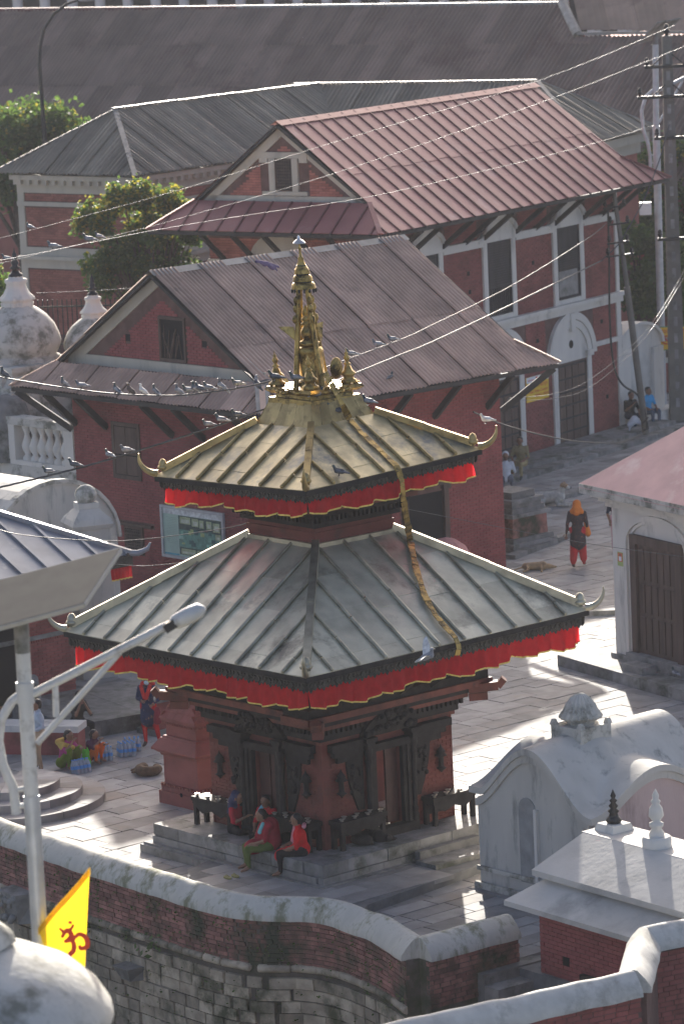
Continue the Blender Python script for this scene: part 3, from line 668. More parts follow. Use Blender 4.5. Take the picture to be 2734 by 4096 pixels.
def gable_hall(root, LU, LV, ze, o, zr, g0, g1, zk, kind):
    """gable roof with a pent skirt at both ends; right slope, left slope, skirts, ridge cap, fascia"""
    hw = LV / 2 + o; S = math.hypot(hw, zr - ze); sk = S * (zr - zk) / (zr - ze); yk = -o + hw * (zk - ze) / (zr - ze)
    pr = [(g0, 0), (g1, 0), (g1, sk), (LU + o, S), (-o, S), (g0, sk)]
    for sgn in (1, -1):
        O = (0, LV / 2, zr); sv = (0, -sgn * hw, -(zr - ze))
        if kind == 'corr': corrugated(root, O, (1, 0, 0), sv, pr, CORR, rows=(S * .56,))
        else: seam_roof(root, O, (1, 0, 0), sv, pr, RTIN, RTINR, .66, rows=(S * .5,) if sgn > 0 else ())
    for x0, x1 in ((g0, -o), (g1, LU + o)):
        sl = math.hypot(x1 - x0, zk - ze); pk = [(yk, 0), (LV - yk, 0), (LV + o, sl), (-o, sl)]
        if kind == 'corr': corrugated(root, (x0, 0, zk), (0, 1, 0), (x1 - x0, 0, ze - zk), pk, CORR)
        else: seam_roof(root, (x0, 0, zk), (0, 1, 0), (x1 - x0, 0, ze - zk), pk, RTIN, RTINR, .66)
        for y0, y1 in ((yk, -o), (LV - yk, LV + o)):
            m_ = MB(); m_.bar((x0, y0, zk + .03), (x1, y1, ze + .03), .14, .04); m_.build('hip_cap', RTIN if kind != 'corr' else CORR, root)
    m_ = MB()
    for sgn in (1, -1): m_.add([(g0 - .05, LV / 2, zr + .05), (g1 + .05, LV / 2, zr + .05), (g1 + .05, LV / 2 - sgn * .2, zr - .08), (g0 - .05, LV / 2 - sgn * .2, zr - .08)], [(0, 1, 2, 3)])
    m_.build('ridge_cap', FLAS if kind == 'corr' else RTIN, root)
    m_ = MB(); t = .13
    m_.box(-o + .03, LU + o - .03, -o + .03, -o + .09, ze - t, ze - .02); m_.box(-o + .03, LU + o - .03, LV + o - .09, LV + o - .03, ze - t, ze - .02)
    m_.box(-o + .03, -o + .09, -o + .1, LV + o - .1, ze - t, ze - .02); m_.box(LU + o - .09, LU + o - .03, -o + .1, LV + o - .1, ze - t, ze - .02)
    m_.build('fascia', TIMB, root)
    for g in (g0, g1):       # barge boards under the rake
        for sgn in (1, -1):
            m_ = MB(); m_.bar((g + .04, LV / 2, zr - .1), (g + .04, LV / 2 - sgn * (LV / 2 - yk), zk - .08), .07, .14, up=(1, 0, 0)); m_.build('barge_board', TIMB, root)
    m_ = MB()                # soffit boards close the roof from below
    m_.add([(-o + .1, -o + .1, ze - .06), (LU + o - .1, -o + .1, ze - .06), (LU, 0, ze + .2), (0, 0, ze + .2), (-o + .1, LV + o - .1, ze - .06), (LU + o - .1, LV + o - .1, ze - .06), (LU, LV, ze + .2), (0, LV, ze + .2)], [(0, 1, 2, 3), (4, 7, 6, 5), (0, 3, 7, 4), (1, 5, 6, 2)])
    m_.build('soffit', TIMB, root)

def window(root, F, s0, s1, z0, z1, fr=.08, mat=WOODB, pane=DARK, bars=0, name='window', d=.05):
    m_ = MB()
    fbox(m_, F, s0 - fr, s0, z0 - fr, z1 + fr, -.05, d); fbox(m_, F, s1, s1 + fr, z0 - fr, z1 + fr, -.05, d); fbox(m_, F, s0, s1, z1, z1 + fr, -.05, d); fbox(m_, F, s0, s1, z0 - fr, z0, -.05, d)
    w = m_.build(name, mat, root)
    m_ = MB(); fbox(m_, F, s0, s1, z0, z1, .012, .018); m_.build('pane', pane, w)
    for k in range(bars):
        m_ = MB(); s = s0 + (s1 - s0) * (k + 1) / (bars + 1); fbox(m_, F, s - .012, s + .012, z0, z1, .02, .04); m_.build('window_bar', mat, w)
    return w

# --- corrugated red hall
LU2, LV2, ZE2, O2, ZR2 = 7.98, 7.53, 5.38, 1.12, 8.49
hall2 = thing('brick_hall', 'red painted brick hall with rusty corrugated gable roof behind the pagoda', 'hall', (-1.28, 20.06, 0), rad(42.66))
m_ = MB(); m_.box(.02, LU2, .02, LV2, 0, 5.6); m_.prism([(.02, 5.5), (LV2, 5.5), (LV2, 6.0), (LV2 / 2, 8.3), (.02, 6.0)], lambda a, b, d: (d, a, b), .02, LU2)
m_.build('wall', MORT, hall2)
Fl, Fr_ = FL(.02), FR(.02)
rk = lambda s, z: z < 8.12 - abs(s - LV2 / 2) * .637 - .22
holesL = [(2.9, 3.92, 6.22, 7.36), (5.06, 5.25, 6.63, 6.81), (2.14, 2.32, 6.67, 6.82), (4.9, 5.95, 3.1, 4.52), (4.93, 5.70, 1.15, 1.92), (4.5, 6.3, 1.92, 1.98)]
bl = brick_list(.0, LV2, 0, 5.3, .225, .072, .011, holesL) + brick_list(.05, LV2 - .05, 6.22, 8.0, .225, .072, .011, holesL, rk)
lay_bricks(hall2, Fl, bl, BR2, n_ind=300, center=(3.6, 6.6))
bl = brick_list(.0, LU2, 0, 5.3, .225, .072, .011, [(4.3, 6.0, 0, 2.62), (1.5, 2.6, 2.9, 4.3)])
lay_bricks(hall2, Fr_, bl, BR2, n_ind=0)
m_ = MB(); fbox(m_, Fl, 0, LV2, 5.94, 6.2, 0, .06); m_.build('white_band', CREAM, hall2)
for sg in (1, -1):
    m_ = MB(); m_.prism([(LV2 / 2, 8.42), (LV2 / 2, 8.14), (LV2 / 2 - sg * 3.55, 8.14 - 3.55 * .637), (LV2 / 2 - sg * 3.85, 6.08)], Fl, 0, .05); m_.build('white_band', CREAM, hall2)
w_ = window(hall2, Fl, 2.98, 3.84, 6.3, 7.28, .07)
for k in range(9):           # sticks stored behind the opening
    a = R.uniform(3.05, 3.75); b = a + R.uniform(-.25, .25); m_ = MB(); m_.tube([Fl(a, 6.32, .03), Fl(min(3.8, max(3.02, b)), R.uniform(6.8, 7.2), .035)], .014, 5); m_.build('stick', WOODB, w_)
w_ = window(hall2, Fl, 4.98, 5.88, 3.18, 4.44, .1)
for a, b in ((5.0, 5.42), (5.44, 5.86)):
    m_ = MB(); fbox(m_, Fl, a, b, 3.2, 3.68, .02, .045); fbox(m_, Fl, a, b, 3.72, 4.42, .02, .045); m_.build('shutter', WOODB, w_)
w_ = window(hall2, Fl, 5.02, 5.62, 1.23, 1.82, .06)
for k in range(7):
    m_ = MB(); t = 5.02 + .6 * (k + .5) / 7; fbox(m_, Fl, t - .02, t + .02, 1.23, 1.82, .02, .035); m_.build('lattice_bar', LATT, w_)
    m_ = MB(); t = 1.23 + .59 * (k + .5) / 7; fbox(m_, Fl, 5.02, 5.62, t - .02, t + .02, .03, .045); m_.build('lattice_bar', LATT, w_)
m_ = MB(); fbox(m_, Fl, 4.55, 6.2, 1.90, 1.97, 0, .1); m_.build('lintel', WOODB, hall2)
for h in ((5.06, 5.25, 6.63, 6.81), (2.14, 2.32, 6.67, 6.82)):
    m_ = MB(); fbox(m_, Fl, *h, .001, .004); m_.build('putlog_hole', DARK, hall2)
# doorway on the long side
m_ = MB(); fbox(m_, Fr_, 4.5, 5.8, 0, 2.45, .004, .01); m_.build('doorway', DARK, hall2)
for s in (4.36, 5.78):
    m_ = MB(); fbox(m_, Fr_, s, s + .16, 0, 2.5, 0, .1); fbox(m_, Fr_, s - .05, s + .21, 2.5, 2.62, 0, .14); m_.build('door_post', WOODB, hall2)
m_ = MB(); fbox(m_, Fr_, 4.2, 6.1, 2.62, 2.76, 0, .12); m_.build('door_lintel', WOODB, hall2)
window(hall2, Fr_, 1.55, 2.55, 2.95, 4.25, .08)
for F, ss, L in ((Fl, (.3, 2.4, 3.4 + .2, 6.18, 7.4), LV2), (Fr_, (.3, 2.0, 3.9, 5.6, 7.5), LU2)):
    for s in ss:
        m_ = MB(); m_.bar(F(s, 4.35, .02), F(s, ZE2 - .12, .98), .11, .15); m_.build('eave_strut', TIMB, hall2)
for cx, cy in ((0, 0), (LU2, 0), (0, LV2)):
    d = Vector((-1 if cx == 0 else 1, -1 if cy == 0 else 1, 0)); m_ = MB(); m_.bar(Vector((cx, cy, 4.2)) + d * .02, Vector((cx, cy, ZE2 - .13)) + d * 1.0, .13, .16); m_.build('eave_strut', TIMB, hall2)
gable_hall(hall2, LU2, LV2, ZE2, O2, ZR2, -.31, 8.39, 5.98, 'corr')
m_ = MB(); m_.bar((-1.05, -1.05, ZE2 + .05), (-.31, -.18, 6.02), .35, .03); m_.build('corner_flashing', FLAS, hall2)

# --- hall with the red standing seam roof and white trim
LU3, LV3, ZE3, O3, ZR3 = 14.07, 5.54, 7.94, 1.29, 10.97
hall3 = thing('trimmed_hall', 'two storey red brick hall with white arches and red seamed metal roof', 'hall', (1.48, 36.28, 0), rad(55.8))
m_ = MB(); m_.box(.02, LU3, .02, LV3, 0, 8.1); m_.prism([(.02, 8.0), (LV3, 8.0), (LV3, 8.5), (LV3 / 2, 10.75), (.02, 8.5)], lambda a, b, d: (d, a, b), .02, LU3)
m_.build('wall', MORT, hall3)
bays = (2.92, 6.97, 11.02)
hol = []
for c in bays: hol += [(c - .95, c + .95, 0, 2.7), (c - 1.45, c + 1.45, 2.7, 4.15), (c - .92, c + .92, 4.45, 6.95), (c - 1.15, c + 1.15, 6.9, 7.5)]
bl = brick_list(0, LU3, 0.05, 7.6, .23, .075, .011, hol)
lay_bricks(hall3, Fr_, bl, BR3, n_ind=300, center=(12.5, 2.5))
rk3 = lambda s, z: 8.8 < z < 10.55 - abs(s - LV3 / 2) * .746 - .1
bl = brick_list(.0, LV3, 4.0, 7.6, .23, .075, .011) + brick_list(.1, LV3 - .1, 8.85, 10.5, .23, .075, .011, [(1.9, 3.6, 8.8, 10.1)], rk3)
lay_bricks(hall3, Fl, bl, BR4, n_ind=0)
def trim(F, s0, s1, z0, z1, d=.07, nm='white_trim', mat=None):
    m_ = MB(); fbox(m_, F, s0, s1, z0, z1, .0, d); return m_.build(nm, mat or PLAS, hall3)
trim(Fr_, 0, LU3 + .12, 4.16, 4.36, .12, 'floor_cornice'); trim(Fr_, -.05, LU3 + .2, 4.36, 4.48, .22, 'floor_cornice')
trim(Fr_, LU3 - .16, LU3 + .03, 4.482, 7.6, .06, 'corner_trim'); trim(Fr_, LU3 - .2, LU3 + .05, 0.05, 4.158, .06, 'corner_trim')
for c in bays:
    # upper window: jambs, sill, hood
    for sg in (-1, 1):
        a, b = c + sg * .69, c + sg * .92; trim(Fr_, min(a, b), max(a, b), 4.484, 6.9, .08, 'window_jamb')
    trim(Fr_, c - .69, c + .69, 4.484, 4.62, .07, 'window_sill')
    w_ = window(hall3, Fr_, c - .66, c + .66, 4.66, 6.86, .03, SHUT, SHUT, 0)
    for k in range(18 if c != bays[2] else 9):
        m_ = MB(); z = 5.55 + k * .073; fbox(m_, Fr_, c - .64, c + .64, z, z + .05, .02, .04); m_.build('louvre', SHUT, w_)
    if c == bays[2]:
        m_ = MB(); fbox(m_, Fr_, c - .62, c + .5, 4.72, 5.5, .03, .06); m_.build('board', STON, w_)
    else:
        for k in range(11):
            m_ = MB(); s = c - .6 + k * .12; fbox(m_, Fr_, s - .015, s + .015, 4.66, 5.45, .03, .05); m_.build('railing_bar', SHUT, w_)
        m_ = MB(); fbox(m_, Fr_, c - .66, c + .66, 5.45, 5.52, .025, .055); m_.build('railing_top', SHUT, w_)
    m_ = MB(); m_.prism([(c - 1.2, 6.86), (c - 1.2, 7.0), (c - .95, 7.06)] + arc(c, 7.02, .84, 155, 25, 9, .62) + [(c + .95, 7.06), (c + 1.2, 7.0), (c + 1.2, 6.86)], Fr_, 0, .13)
    hd = m_.build('window_hood', PLAS, hall3)
    m_ = MB(); m_.prism(arc(c, 6.98, .98, 165, 15, 10, .66) + arc(c, 6.98, .82, 15, 165, 10, .66), Fr_, .131, .2); m_.build('hood_moulding', PLAS, hd)
    # arched doorway below
    w_ = window(hall3, Fr_, c - .86, c + .86, .08, 2.62, .05, WOODB, SHUT, 0, 'door')
    for i in range(2):
        for k in range(6):
            m_ = MB(); s = c - .80 + i * .82; z = .15 + k * .41; fbox(m_, Fr_, s, s + .36, z, z + .34, .02, .04); fbox(m_, Fr_, s + .4, s + .76, z, z + .34, .02, .04); m_.build('door_panel', WOODB, w_)
    for sg in (-1, 1):
        a, b = c + sg * .9, c + sg * 1.16; trim(Fr_, min(a, b), max(a, b), .05, 2.72, .08, 'door_pilaster'); trim(Fr_, min(a, b) - .06, max(a, b) + .06, 2.722, 2.9, .14, 'impost')
    m_ = MB(); m_.prism([(c - .9, 2.66)] + arc(c, 2.75, 1.0, 180, 0, 14, 1.05) + [(c + .9, 2.66)], Fr_, 0, .04); tp = m_.build('arch_infill', PLAS, hall3)
    m_ = MB(); p = arc(c, 3.2, .13, 0, 360, 12); m_.prism(p[:-1], Fr_, .041, .046); m_.build('round_vent', DARK, tp)
    for r0, r1, d in ((1.45, 1.22, .12), (1.2, .98, .09)):
        ks = arc(c, 2.75, r0, 178, 2, 18, 1.0); kt = arc(c, 2.75, r1, 178, 2, 18, 1.0)
        for i in range(18):
            m_ = MB(); m_.prism([ks[i], ks[i + 1], kt[i + 1], kt[i]], Fr_, .0, d); m_.build('arch_stone', PLAS, hall3)
    m_ = MB(); m_.prism([(c - .14, 4.16), (c + .14, 4.16), (c + .1, 3.6), (c - .1, 3.6)], Fr_, 0, .16); m_.build('keystone', PLAS, hall3)
for a, b in ((-.02, 1.47), (4.37, 5.52), (8.42, 9.57), (12.47, LU3)):
    trim(Fr_, a, b, 2.93, 3.08, .10, 'impost_band')
for a, b in ((.9, 1.95), (3.86, 6.03), (7.92, 10.07), (11.97, LU3)):
    trim(Fr_, a, b, 6.76, 6.96, .10, 'panel_head'); trim(Fr_, a, b, 6.962, 7.0, .13, 'panel_head')
for s, z in ((5.2, 6.0), (5.25, 5.45), (12.9, 3.6), (13.1, 1.2), (9.0, 3.5), (8.9, 5.9)):
    m_ = MB(); fbox(m_, Fr_, s, s + .13, z, z + .12, .02, .028); m_.build('putlog_hole', DARK, hall3)
for s in (1.1, 2.1, 3.8, 5.1, 6.1, 7.9, 9.1, 10.2, 11.9, 13.1, 13.9):
    m_ = MB(); m_.bar(Fr_(s, 6.95, .02), Fr_(s, ZE3 - .12, 1.15), .10, .13); m_.build('eave_strut', TIMB, hall3)
for s in (.6, 1.7, 2.8, 3.9, 5.0):
    m_ = MB(); m_.bar(Fl(s, 6.95, .02), Fl(s, ZE3 - .12, 1.15), .10, .13); m_.build('eave_strut', TIMB, hall3)
m_ = MB(); m_.prism([(1.7, 7.0)] + arc(3.0, 7.0, 1.05, 180, 0, 12, .75) + [(4.3, 7.0)], Fl, 0, .1); m_.build('window_hood', CREAM, hall3)
m_ = MB(); fbox(m_, Fl, 0, LV3, 6.75, 6.98, 0, .12); m_.build('white_trim', CREAM, hall3)
m_ = MB(); fbox(m_, Fl, .2, LV3 - .2, 8.62, 8.84, 0, .06); m_.build('white_trim', CREAM, hall3)
for sg in (1, -1):
    m_ = MB(); m_.prism([(LV3 / 2, 10.86), (LV3 / 2, 10.55), (LV3 / 2 - sg * 2.62, 10.55 - 2.62 * .746), (LV3 / 2 - sg * 2.9, 8.66)], Fl, 0, .06); m_.build('white_trim', CREAM, hall3)
w_ = window(hall3, Fl, 2.48, 3.04, 9.02, 9.9, .02, WOODB, DARK)
for k in range(7):
    m_ = MB(); t = 2.48 + .56 * (k + .5) / 7; fbox(m_, Fl, t - .017, t + .017, 9.02, 9.9, .02, .035); m_.build('lattice_bar', LATT, w_)
for k in range(10):
    m_ = MB(); t = 9.02 + .88 * (k + .5) / 10; fbox(m_, Fl, 2.48, 3.04, t - .017, t + .017, .03, .045); m_.build('lattice_bar', LATT, w_)
for s0, s1, z0, z1 in ((2.26, 2.46, 8.98, 9.92), (3.06, 3.26, 8.98, 9.92), (1.92, 3.58, 9.93, 10.1), (1.92, 2.2, 9.8, 9.929), (3.3, 3.58, 9.8, 9.929), (1.96, 3.52, 8.86, 8.975)):
    m_ = MB(); fbox(m_, Fl, s0, s1, z0, z1, 0, .08); m_.build('window_surround', CREAM, hall3)
gable_hall(hall3, LU3, LV3, ZE3, O3, ZR3, -.24, 14.03, 8.7, 'seam')
# stone terrace and step in front of it
plat = thing('stone_terrace', 'long low stone terrace with steps along the white trimmed hall', 'terrace', (1.48, 36.28, 0), rad(55.8))
for y0, y1, z in ((-1.3, -.12, .26), (-1.75, -1.3, .14)):
    s = .5
    while s < 15.2:
        w = R.uniform(.7, 1.3); e = min(s + w, 15.2); m_ = MB(); m_.box(s + .004, e - .004, y0 + .003, y1 - .003, -.02, z + R.uniform(-.004, .004)); m_.build('kerb_stone', STON, plat); s = e

# --- grey roofed L-shaped hall
hall4 = thing('grey_roofed_hall', 'brick hall with cream cornices under a grey corrugated hipped roof', 'hall', (-5.88, 52.99, 0), rad(52))
LV4 = 5.1; ze, zr, o = 8.4, 10.3, .6
m_ = MB(); m_.box(.02, 14, .02, LV4, 0, 8.3); m_.build('wall', MORT, hall4)
bl = brick_list(0.3, LV4 - .3, 3, 5.15, .24, .08, .012) + brick_list(0.3, LV4 - .3, 5.95, 7.25, .24, .08, .012) + brick_list(.3, LV4 - .3, 7.45, 7.7, .24, .08, .012)
lay_bricks(hall4, Fl, bl, BR4, n_ind=0)
bl = brick_list(.3, 6, 3, 5.15, .24, .08, .012) + brick_list(.3, 6, 5.95, 7.7, .24, .08, .012); lay_bricks(hall4, Fr_, bl, BR4, n_ind=0)
for F, L in ((Fl, LV4 + .02), (Fr_, 9)):
    e = .0 if F is Fl else .5
    for z0, z1, d, nm in ((5.2, 5.5, .05, 'cornice'), (5.5, 5.62, .22, 'cornice'), (5.62, 5.9, .06, 'cornice'), (7.28, 7.42, .1, 'string_course'), (7.72, 8.0, .06, 'cornice'), (8.0, 8.18, .22, 'cornice'), (8.18, 8.34, .4, 'cornice')):
        m_ = MB(); fbox(m_, F, -d if F is Fl else -d - .002, L, z0, z1, 0, d); m_.build(nm, CREAM, hall4)
    for k in range(int(L / .38)):
        m_ = MB(); s = .1 + k * .38; fbox(m_, F, s, s + .12, 8.02, 8.175, .22, .36); m_.build('cornice_bracket', CREAM, hall4)
    for s in (0, L - .28):
        m_ = MB(); fbox(m_, F, s, s + .28, 3, 5.2, 0, .05); fbox(m_, F, s, s + .28, 5.9, 7.72, 0, .05); m_.build('corner_pilaster', CREAM, hall4)
S = math.hypot(LV4 / 2 + o, zr - ze); hwd = LV4 / 2 + o
corrugated(hall4, (0, LV4 / 2, zr), (1, 0, 0), (0, -hwd, ze - zr), [(2.2, 0), (13.2, 0), (13.2 - 1.1, S), (-o, S)], CORG, wave=.17, amp=.05, sub=5)
corrugated(hall4, (0, LV4 / 2, zr), (1, 0, 0), (0, hwd, ze - zr), [(2.2, 0), (13.2, 0), (14.5, S), (-o, S)], CORG, wave=.17, amp=.05, sub=5)
sl = math.hypot(2.2 + o, zr - ze)
corrugated(hall4, (2.2, LV4 / 2, zr), (0, 1, 0), (-2.2 - o, 0, ze - zr), [(0, 0), (hwd, sl), (-hwd, sl)], CORG, wave=.17, amp=.05, sub=5)
for a, b in (((2.2, LV4 / 2, zr), (-o, -o, ze)), ((2.2, LV4 / 2, zr), (-o, LV4 + o, ze)), ((2.1, LV4 / 2, zr + .03), (13.2, LV4 / 2, zr + .03))):
    m_ = MB(); a, b = Vector(a), Vector(b); n_ = max(2, int((b - a).length / 1.4))
    for k in range(n_):
        p, q = a.lerp(b, k / n_), a.lerp(b, (k + 1) / n_ + .01); m_ = MB(); m_.bar(p + Vector((0, 0, .04 + .008 * (k % 2))), q + Vector((0, 0, .04 + .008 * (k % 2))), .17, .03); m_.build('ridge_flashing', FLAS, hall4)
# right wing of the same hall
u4 = Vector((math.cos(rad(52)), math.sin(rad(52)), 0)); v4 = Vector((-u4.y, u4.x, 0))
def to4(x, y, z): d = Vector((x + 5.88, y - 52.99, 0)); return Vector((d.dot(u4), d.dot(v4), z))
p0, p1 = to4(-.6, 65.38, zr), to4(7.8, 61.24, zr); dr = (p1 - p0).normalized(); nb = Vector((-dr.y, dr.x, 0)); Lr = (p1 - p0).length
corrugated(hall4, p0, dr, -nb * 3.2 + Vector((0, 0, ze - zr)), [(-.3, 0), (Lr, 0), (Lr + 3.2, 3.72), (1.4, 3.72)], CORG, wave=.17, amp=.05, sub=5)
corrugated(hall4, p0, dr, nb * 3.2 + Vector((0, 0, ze - zr)), [(-.3, 0), (Lr, 0), (Lr + 3.2, 3.72), (-1.4, 3.72)], CORG, wave=.17, amp=.05, sub=5)
corrugated(hall4, p1, nb, dr * 3.2 + Vector((0, 0, ze - zr)), [(0, 0), (3.2, 3.72), (-3.2, 3.72)], CORG, wave=.17, amp=.05, sub=5)
for a, b in ((p0, p1), (p1, p1 + dr * 3.2 + nb * 3.2 + Vector((0, 0, ze - zr))), (p1, p1 + dr * 3.2 - nb * 3.2 + Vector((0, 0, ze - zr))), (p0, p0 + dr * .9 - nb * 1.6 + Vector((0, 0, -.9)))):
    m_ = MB(); m_.bar(a + Vector((0, 0, .06)), b + Vector((0, 0, .06)), .15, .03); m_.build('ridge_flashing', FLAS, hall4)
m_ = MB(); A_ = [p0 - nb * 2.6 + dr * 1, p1 + dr * 2.6 - nb * 2.6, p1 + dr * 2.6 + nb * 2.6, p0 + nb * 2.6 + dr * 1]
m_.hexa([Vector((p.x, p.y, 0)) for p in A_] + [Vector((p.x, p.y, 7.6)) for p in A_]); m_.build('wing_wall', BR4, hall4)
A_ = [p0 - nb * 2.7 + dr * 1, p1 + dr * 2.7 - nb * 2.7, p1 + dr * 2.7 + nb * 2.7, p0 + nb * 2.7 + dr * 1]
m_ = MB(); m_.hexa([Vector((p.x, p.y, 7.6)) for p in A_] + [Vector((p.x, p.y, 8.0)) for p in A_]); m_.build('wing_cornice', CREAM, hall4)
A_ = [p0 - nb * 2.95 + dr * 1, p1 + dr * 2.95 - nb * 2.95, p1 + dr * 2.95 + nb * 2.95, p0 + nb * 2.95 + dr * 1]
m_ = MB(); m_.hexa([Vector((p.x, p.y, 8.0)) for p in A_] + [Vector((p.x, p.y, 8.3)) for p in A_]); m_.build('wing_cornice', CREAM, hall4)

# --- long dark roofed building behind everything
hall5 = thing('long_shed', 'very long building under a dark brown corrugated roof at the back', 'building', (-13.21, 93.16, 0), rad(-38.37))
k5 = 6.84 / 5.32
corrugated(hall5, (0, 0, 12.3), (1, 0, 0), (0, -5.32, -4.3), [(-7, 0), (29.15, 0), (30.8, 1.83), (42, 1.75), (42, 9.8), (20, 8.2), (-7, 6.7)], CORD, sheet=.82, wave=.205, amp=.045, rows=(2.2, 4.6, 6.9), sub=4)
m_ = MB(); m_.box(-7, 42, -4.9, 4, 0, 8.2); m_.build('wall', BR4, hall5)
corrugated(hall5, (0, 0, 12.3), (1, 0, 0), (0, 5.32, -4.3), [(-7, 0), (29, 0), (29, 6), (-7, 6)], CORD, sheet=.82, wave=.3, amp=.02, sub=2)
e = -7
while e < 29:
    m_ = MB(); L = R.uniform(1.6, 2.4); m_.tube([(e, 0, 12.32), (min(29.2, e + L + .03), 0, 12.32)], .10, 8); m_.build('ridge_cap', FLAS if e > 12 else RTINR, hall5); e += L
m_ = MB(); m_.tube([(29.15, 0, 12.35), (30.0, -.75, 11.75), (30.8, -1.42, 11.2)], .2, 8); m_.build('valley_flashing', FLAS, hall5)
m_ = MB(); m_.bar((30.8, -1.42, 11.28), (42, -1.36, 11.34), .22, .10); m_.build('ridge_flashing', FLAS, hall5)
hall6 = thing('far_shed_roof', 'rusty brown sheet metal roof rising beyond the bright ridge flashing', 'building', (-13.21, 93.16, 0), rad(-38.37))
corrugated(hall6, (29.6, 2.4, 13.9), (1, -.05, -.02), (.62, -.72, -.52), [(-2, 0), (14, 0), (14, 5.3), (-2, 5.3)], CORD, sheet=1.4, wave=.3, amp=.02, sub=3)
m_ = MB(); m_.box(30.9, 44, -1.0, 6, 0, 11.1); m_.build('wall', BR4, hall6)
# white colonnade seen past the ridge
far = thing('colonnade', 'pale columned facade just beyond the ridge of the long dark roof', 'building', (-16, 116, 0), rad(-20))
m_ = MB(); m_.box(-6, 44, 1.2, 8, 0, 15.5); m_.build('wall', SHUT, far)
m_ = MB(); m_.box(-6, 44, 0, 1.3, 0, 9.6); m_.build('base_wall', CREAM, far)
for k in range(34):
    m_ = MB(); x = -5.6 + k * 1.45; m_.lathe([(.36, 9.6), (.34, 9.8), (.27, 9.9), (.25, 12.9), (.36, 13.1), (.36, 13.3)], 10, (x, .7, 0)); m_.build('column', PLAS, far)
m_ = MB(); m_.box(-6, 44, .1, 1.3, 13.3, 14.4); m_.build('entablature', PLAS, far)
# ---------------------------------------------------------------- smaller shrines, walls, stupas
PINKR = M('pink_painted_roof', (.50, .27, .26), .6, .12, 2, rnd=.05, isl=.06, bump=.15, bscale=18, dirt=(.6, .42, .40), damt=.2)
MOSSC = M('mossy_lime_cap', (.50, .48, .42), .9, .12, 3, bump=.5, bscale=9, dirt=(.20, .20, .13), damt=.55, dscale=3.0, streak=True)
GCAP = M('grey_lime_cap', (.50, .49, .45), .9, .15, 3, bump=.4, bscale=9, dirt=(.3, .29, .26), damt=.4, dscale=1.4)
REDP = M('red_pedestal_paint', (.23, .072, .06), .75, .18, 2, bump=.3, bscale=25, rnd=.05, dirt=(.16, .06, .05), damt=.35, dscale=1.2)
BRON = M('black_bronze', (.03, .03, .032), .35, .3, 8, metal=.6)
def leafm(name, c):
    m = M(name, c, .55, .3, 3, isl=.45, spec=.4); nt = m.node_tree; N = nt.nodes; t = N.new('ShaderNodeBsdfTranslucent'); t.inputs['Color'].default_value = (c[0] * 1.6, c[1] * 1.7, c[2], 1)
    mx = N.new('ShaderNodeMixShader'); mx.inputs[0].default_value = .45; nt.links.new(N['Principled BSDF'].outputs[0], mx.inputs[1]); nt.links.new(t.outputs[0], mx.inputs[2]); nt.links.new(mx.outputs[0], N['Material Output'].inputs['Surface']); return m
LEAF = leafm('leaf_green', (.08, .125, .04)); LEAFY = leafm('leaf_yellowing', (.26, .22, .045)); LEAFD = leafm('leaf_dark', (.06, .10, .04))
BARK = M('bark', (.09, .07, .055), .9, .3, 8, bump=.5)
CONC = M('concrete_pole', (.15, .14, .12), .85, .2, 3, bump=.2, dirt=(.15, .13, .11), damt=.4)
GALV = M('galvanised_post', (.42, .44, .46), .45, .15, 4, metal=.4)
CABL = M('twisted_cable', (.10, .10, .105), .5, .3, 30, metal=.3)
CABD = M('black_cable', (.03, .03, .03), .5, .2, 8)

# --- white shrine with the pink roof
rs = thing('pink_roofed_shrine', 'white plastered shrine with pink pyramid roof and carved wooden door', 'shrine', (6.49, 13.37, 0), rad(30))
SR = 5.2
m_ = MB(); m_.box(0, SR, -SR, 0, .2, 3.9); m_.build('wall', PLAS, rs)
def FRS(s, z, d): return (-d, -s, z)
for z0, z1, d in ((3.72, 3.84, .10), (3.84, 3.94, .22), (3.94, 4.02, .34)):
    m_ = MB(); m_.box(-d, SR + d, -SR - d, d, z0, z1); m_.build('cornice', PLAS, rs)
m_ = MB(); m_.box(-.52, SR + .52, -SR - .52, .52, 4.02, 4.24); m_.build('eave_slab', PLASG, rs)
rows = 15; o = .52; half = SR / 2 + o
def zr_(t): return 4.24 + 2.35 * (t * .80 + .20 * t * t) + .10 * (1 - t) ** 6 * -1
for sd in range(4):
    for i in range(rows):
        t0, t1 = i / rows, (i + 1) / rows; h0, h1 = half * (1 - t0), half * (1 - t1)
        n = max(1, int(2 * h0 / .42)); off = .21 * (i % 2)
        xs = sorted(set([-h0] + [min(h0, max(-h0, -h0 + off + k * .42)) for k in range(n + 2)] + [h0]))
        for a, b in zip(xs[:-1], xs[1:]):
            if b - a < .02: continue
            a1, b1 = max(-h1, min(h1, a)), max(-h1, min(h1, b)); m_ = MB(); lf = .012
            pts = [(a + .003, -h0 - lf, zr_(t0) + lf), (b - .003, -h0 - lf, zr_(t0) + lf), (b1 - .003 if b1 > a1 else b1, -h1, zr_(t1) + .004), (a1 + .003 if b1 > a1 else a1, -h1, zr_(t1) + .004)]
            q = []
            for x, y, z in pts:
                for _ in range(sd): x, y = -y, x
                q.append((x + SR / 2, y - SR / 2, z))
            if sd in (0, 3): m_.quad(*q); m_.build('roof_tile', PINKR, rs)
m_ = MB()
for sd in range(4):
    q = []
    for x, y, z in ((-half, -half, 4.235), (half, -half, 4.235), (0, 0, zr_(1) - .01)):
        for _ in range(sd): x, y = -y, x
        q.append((x + SR / 2, y - SR / 2, z))
    m_.quad(*q)
m_.build('roof_bed', PINKR, rs)
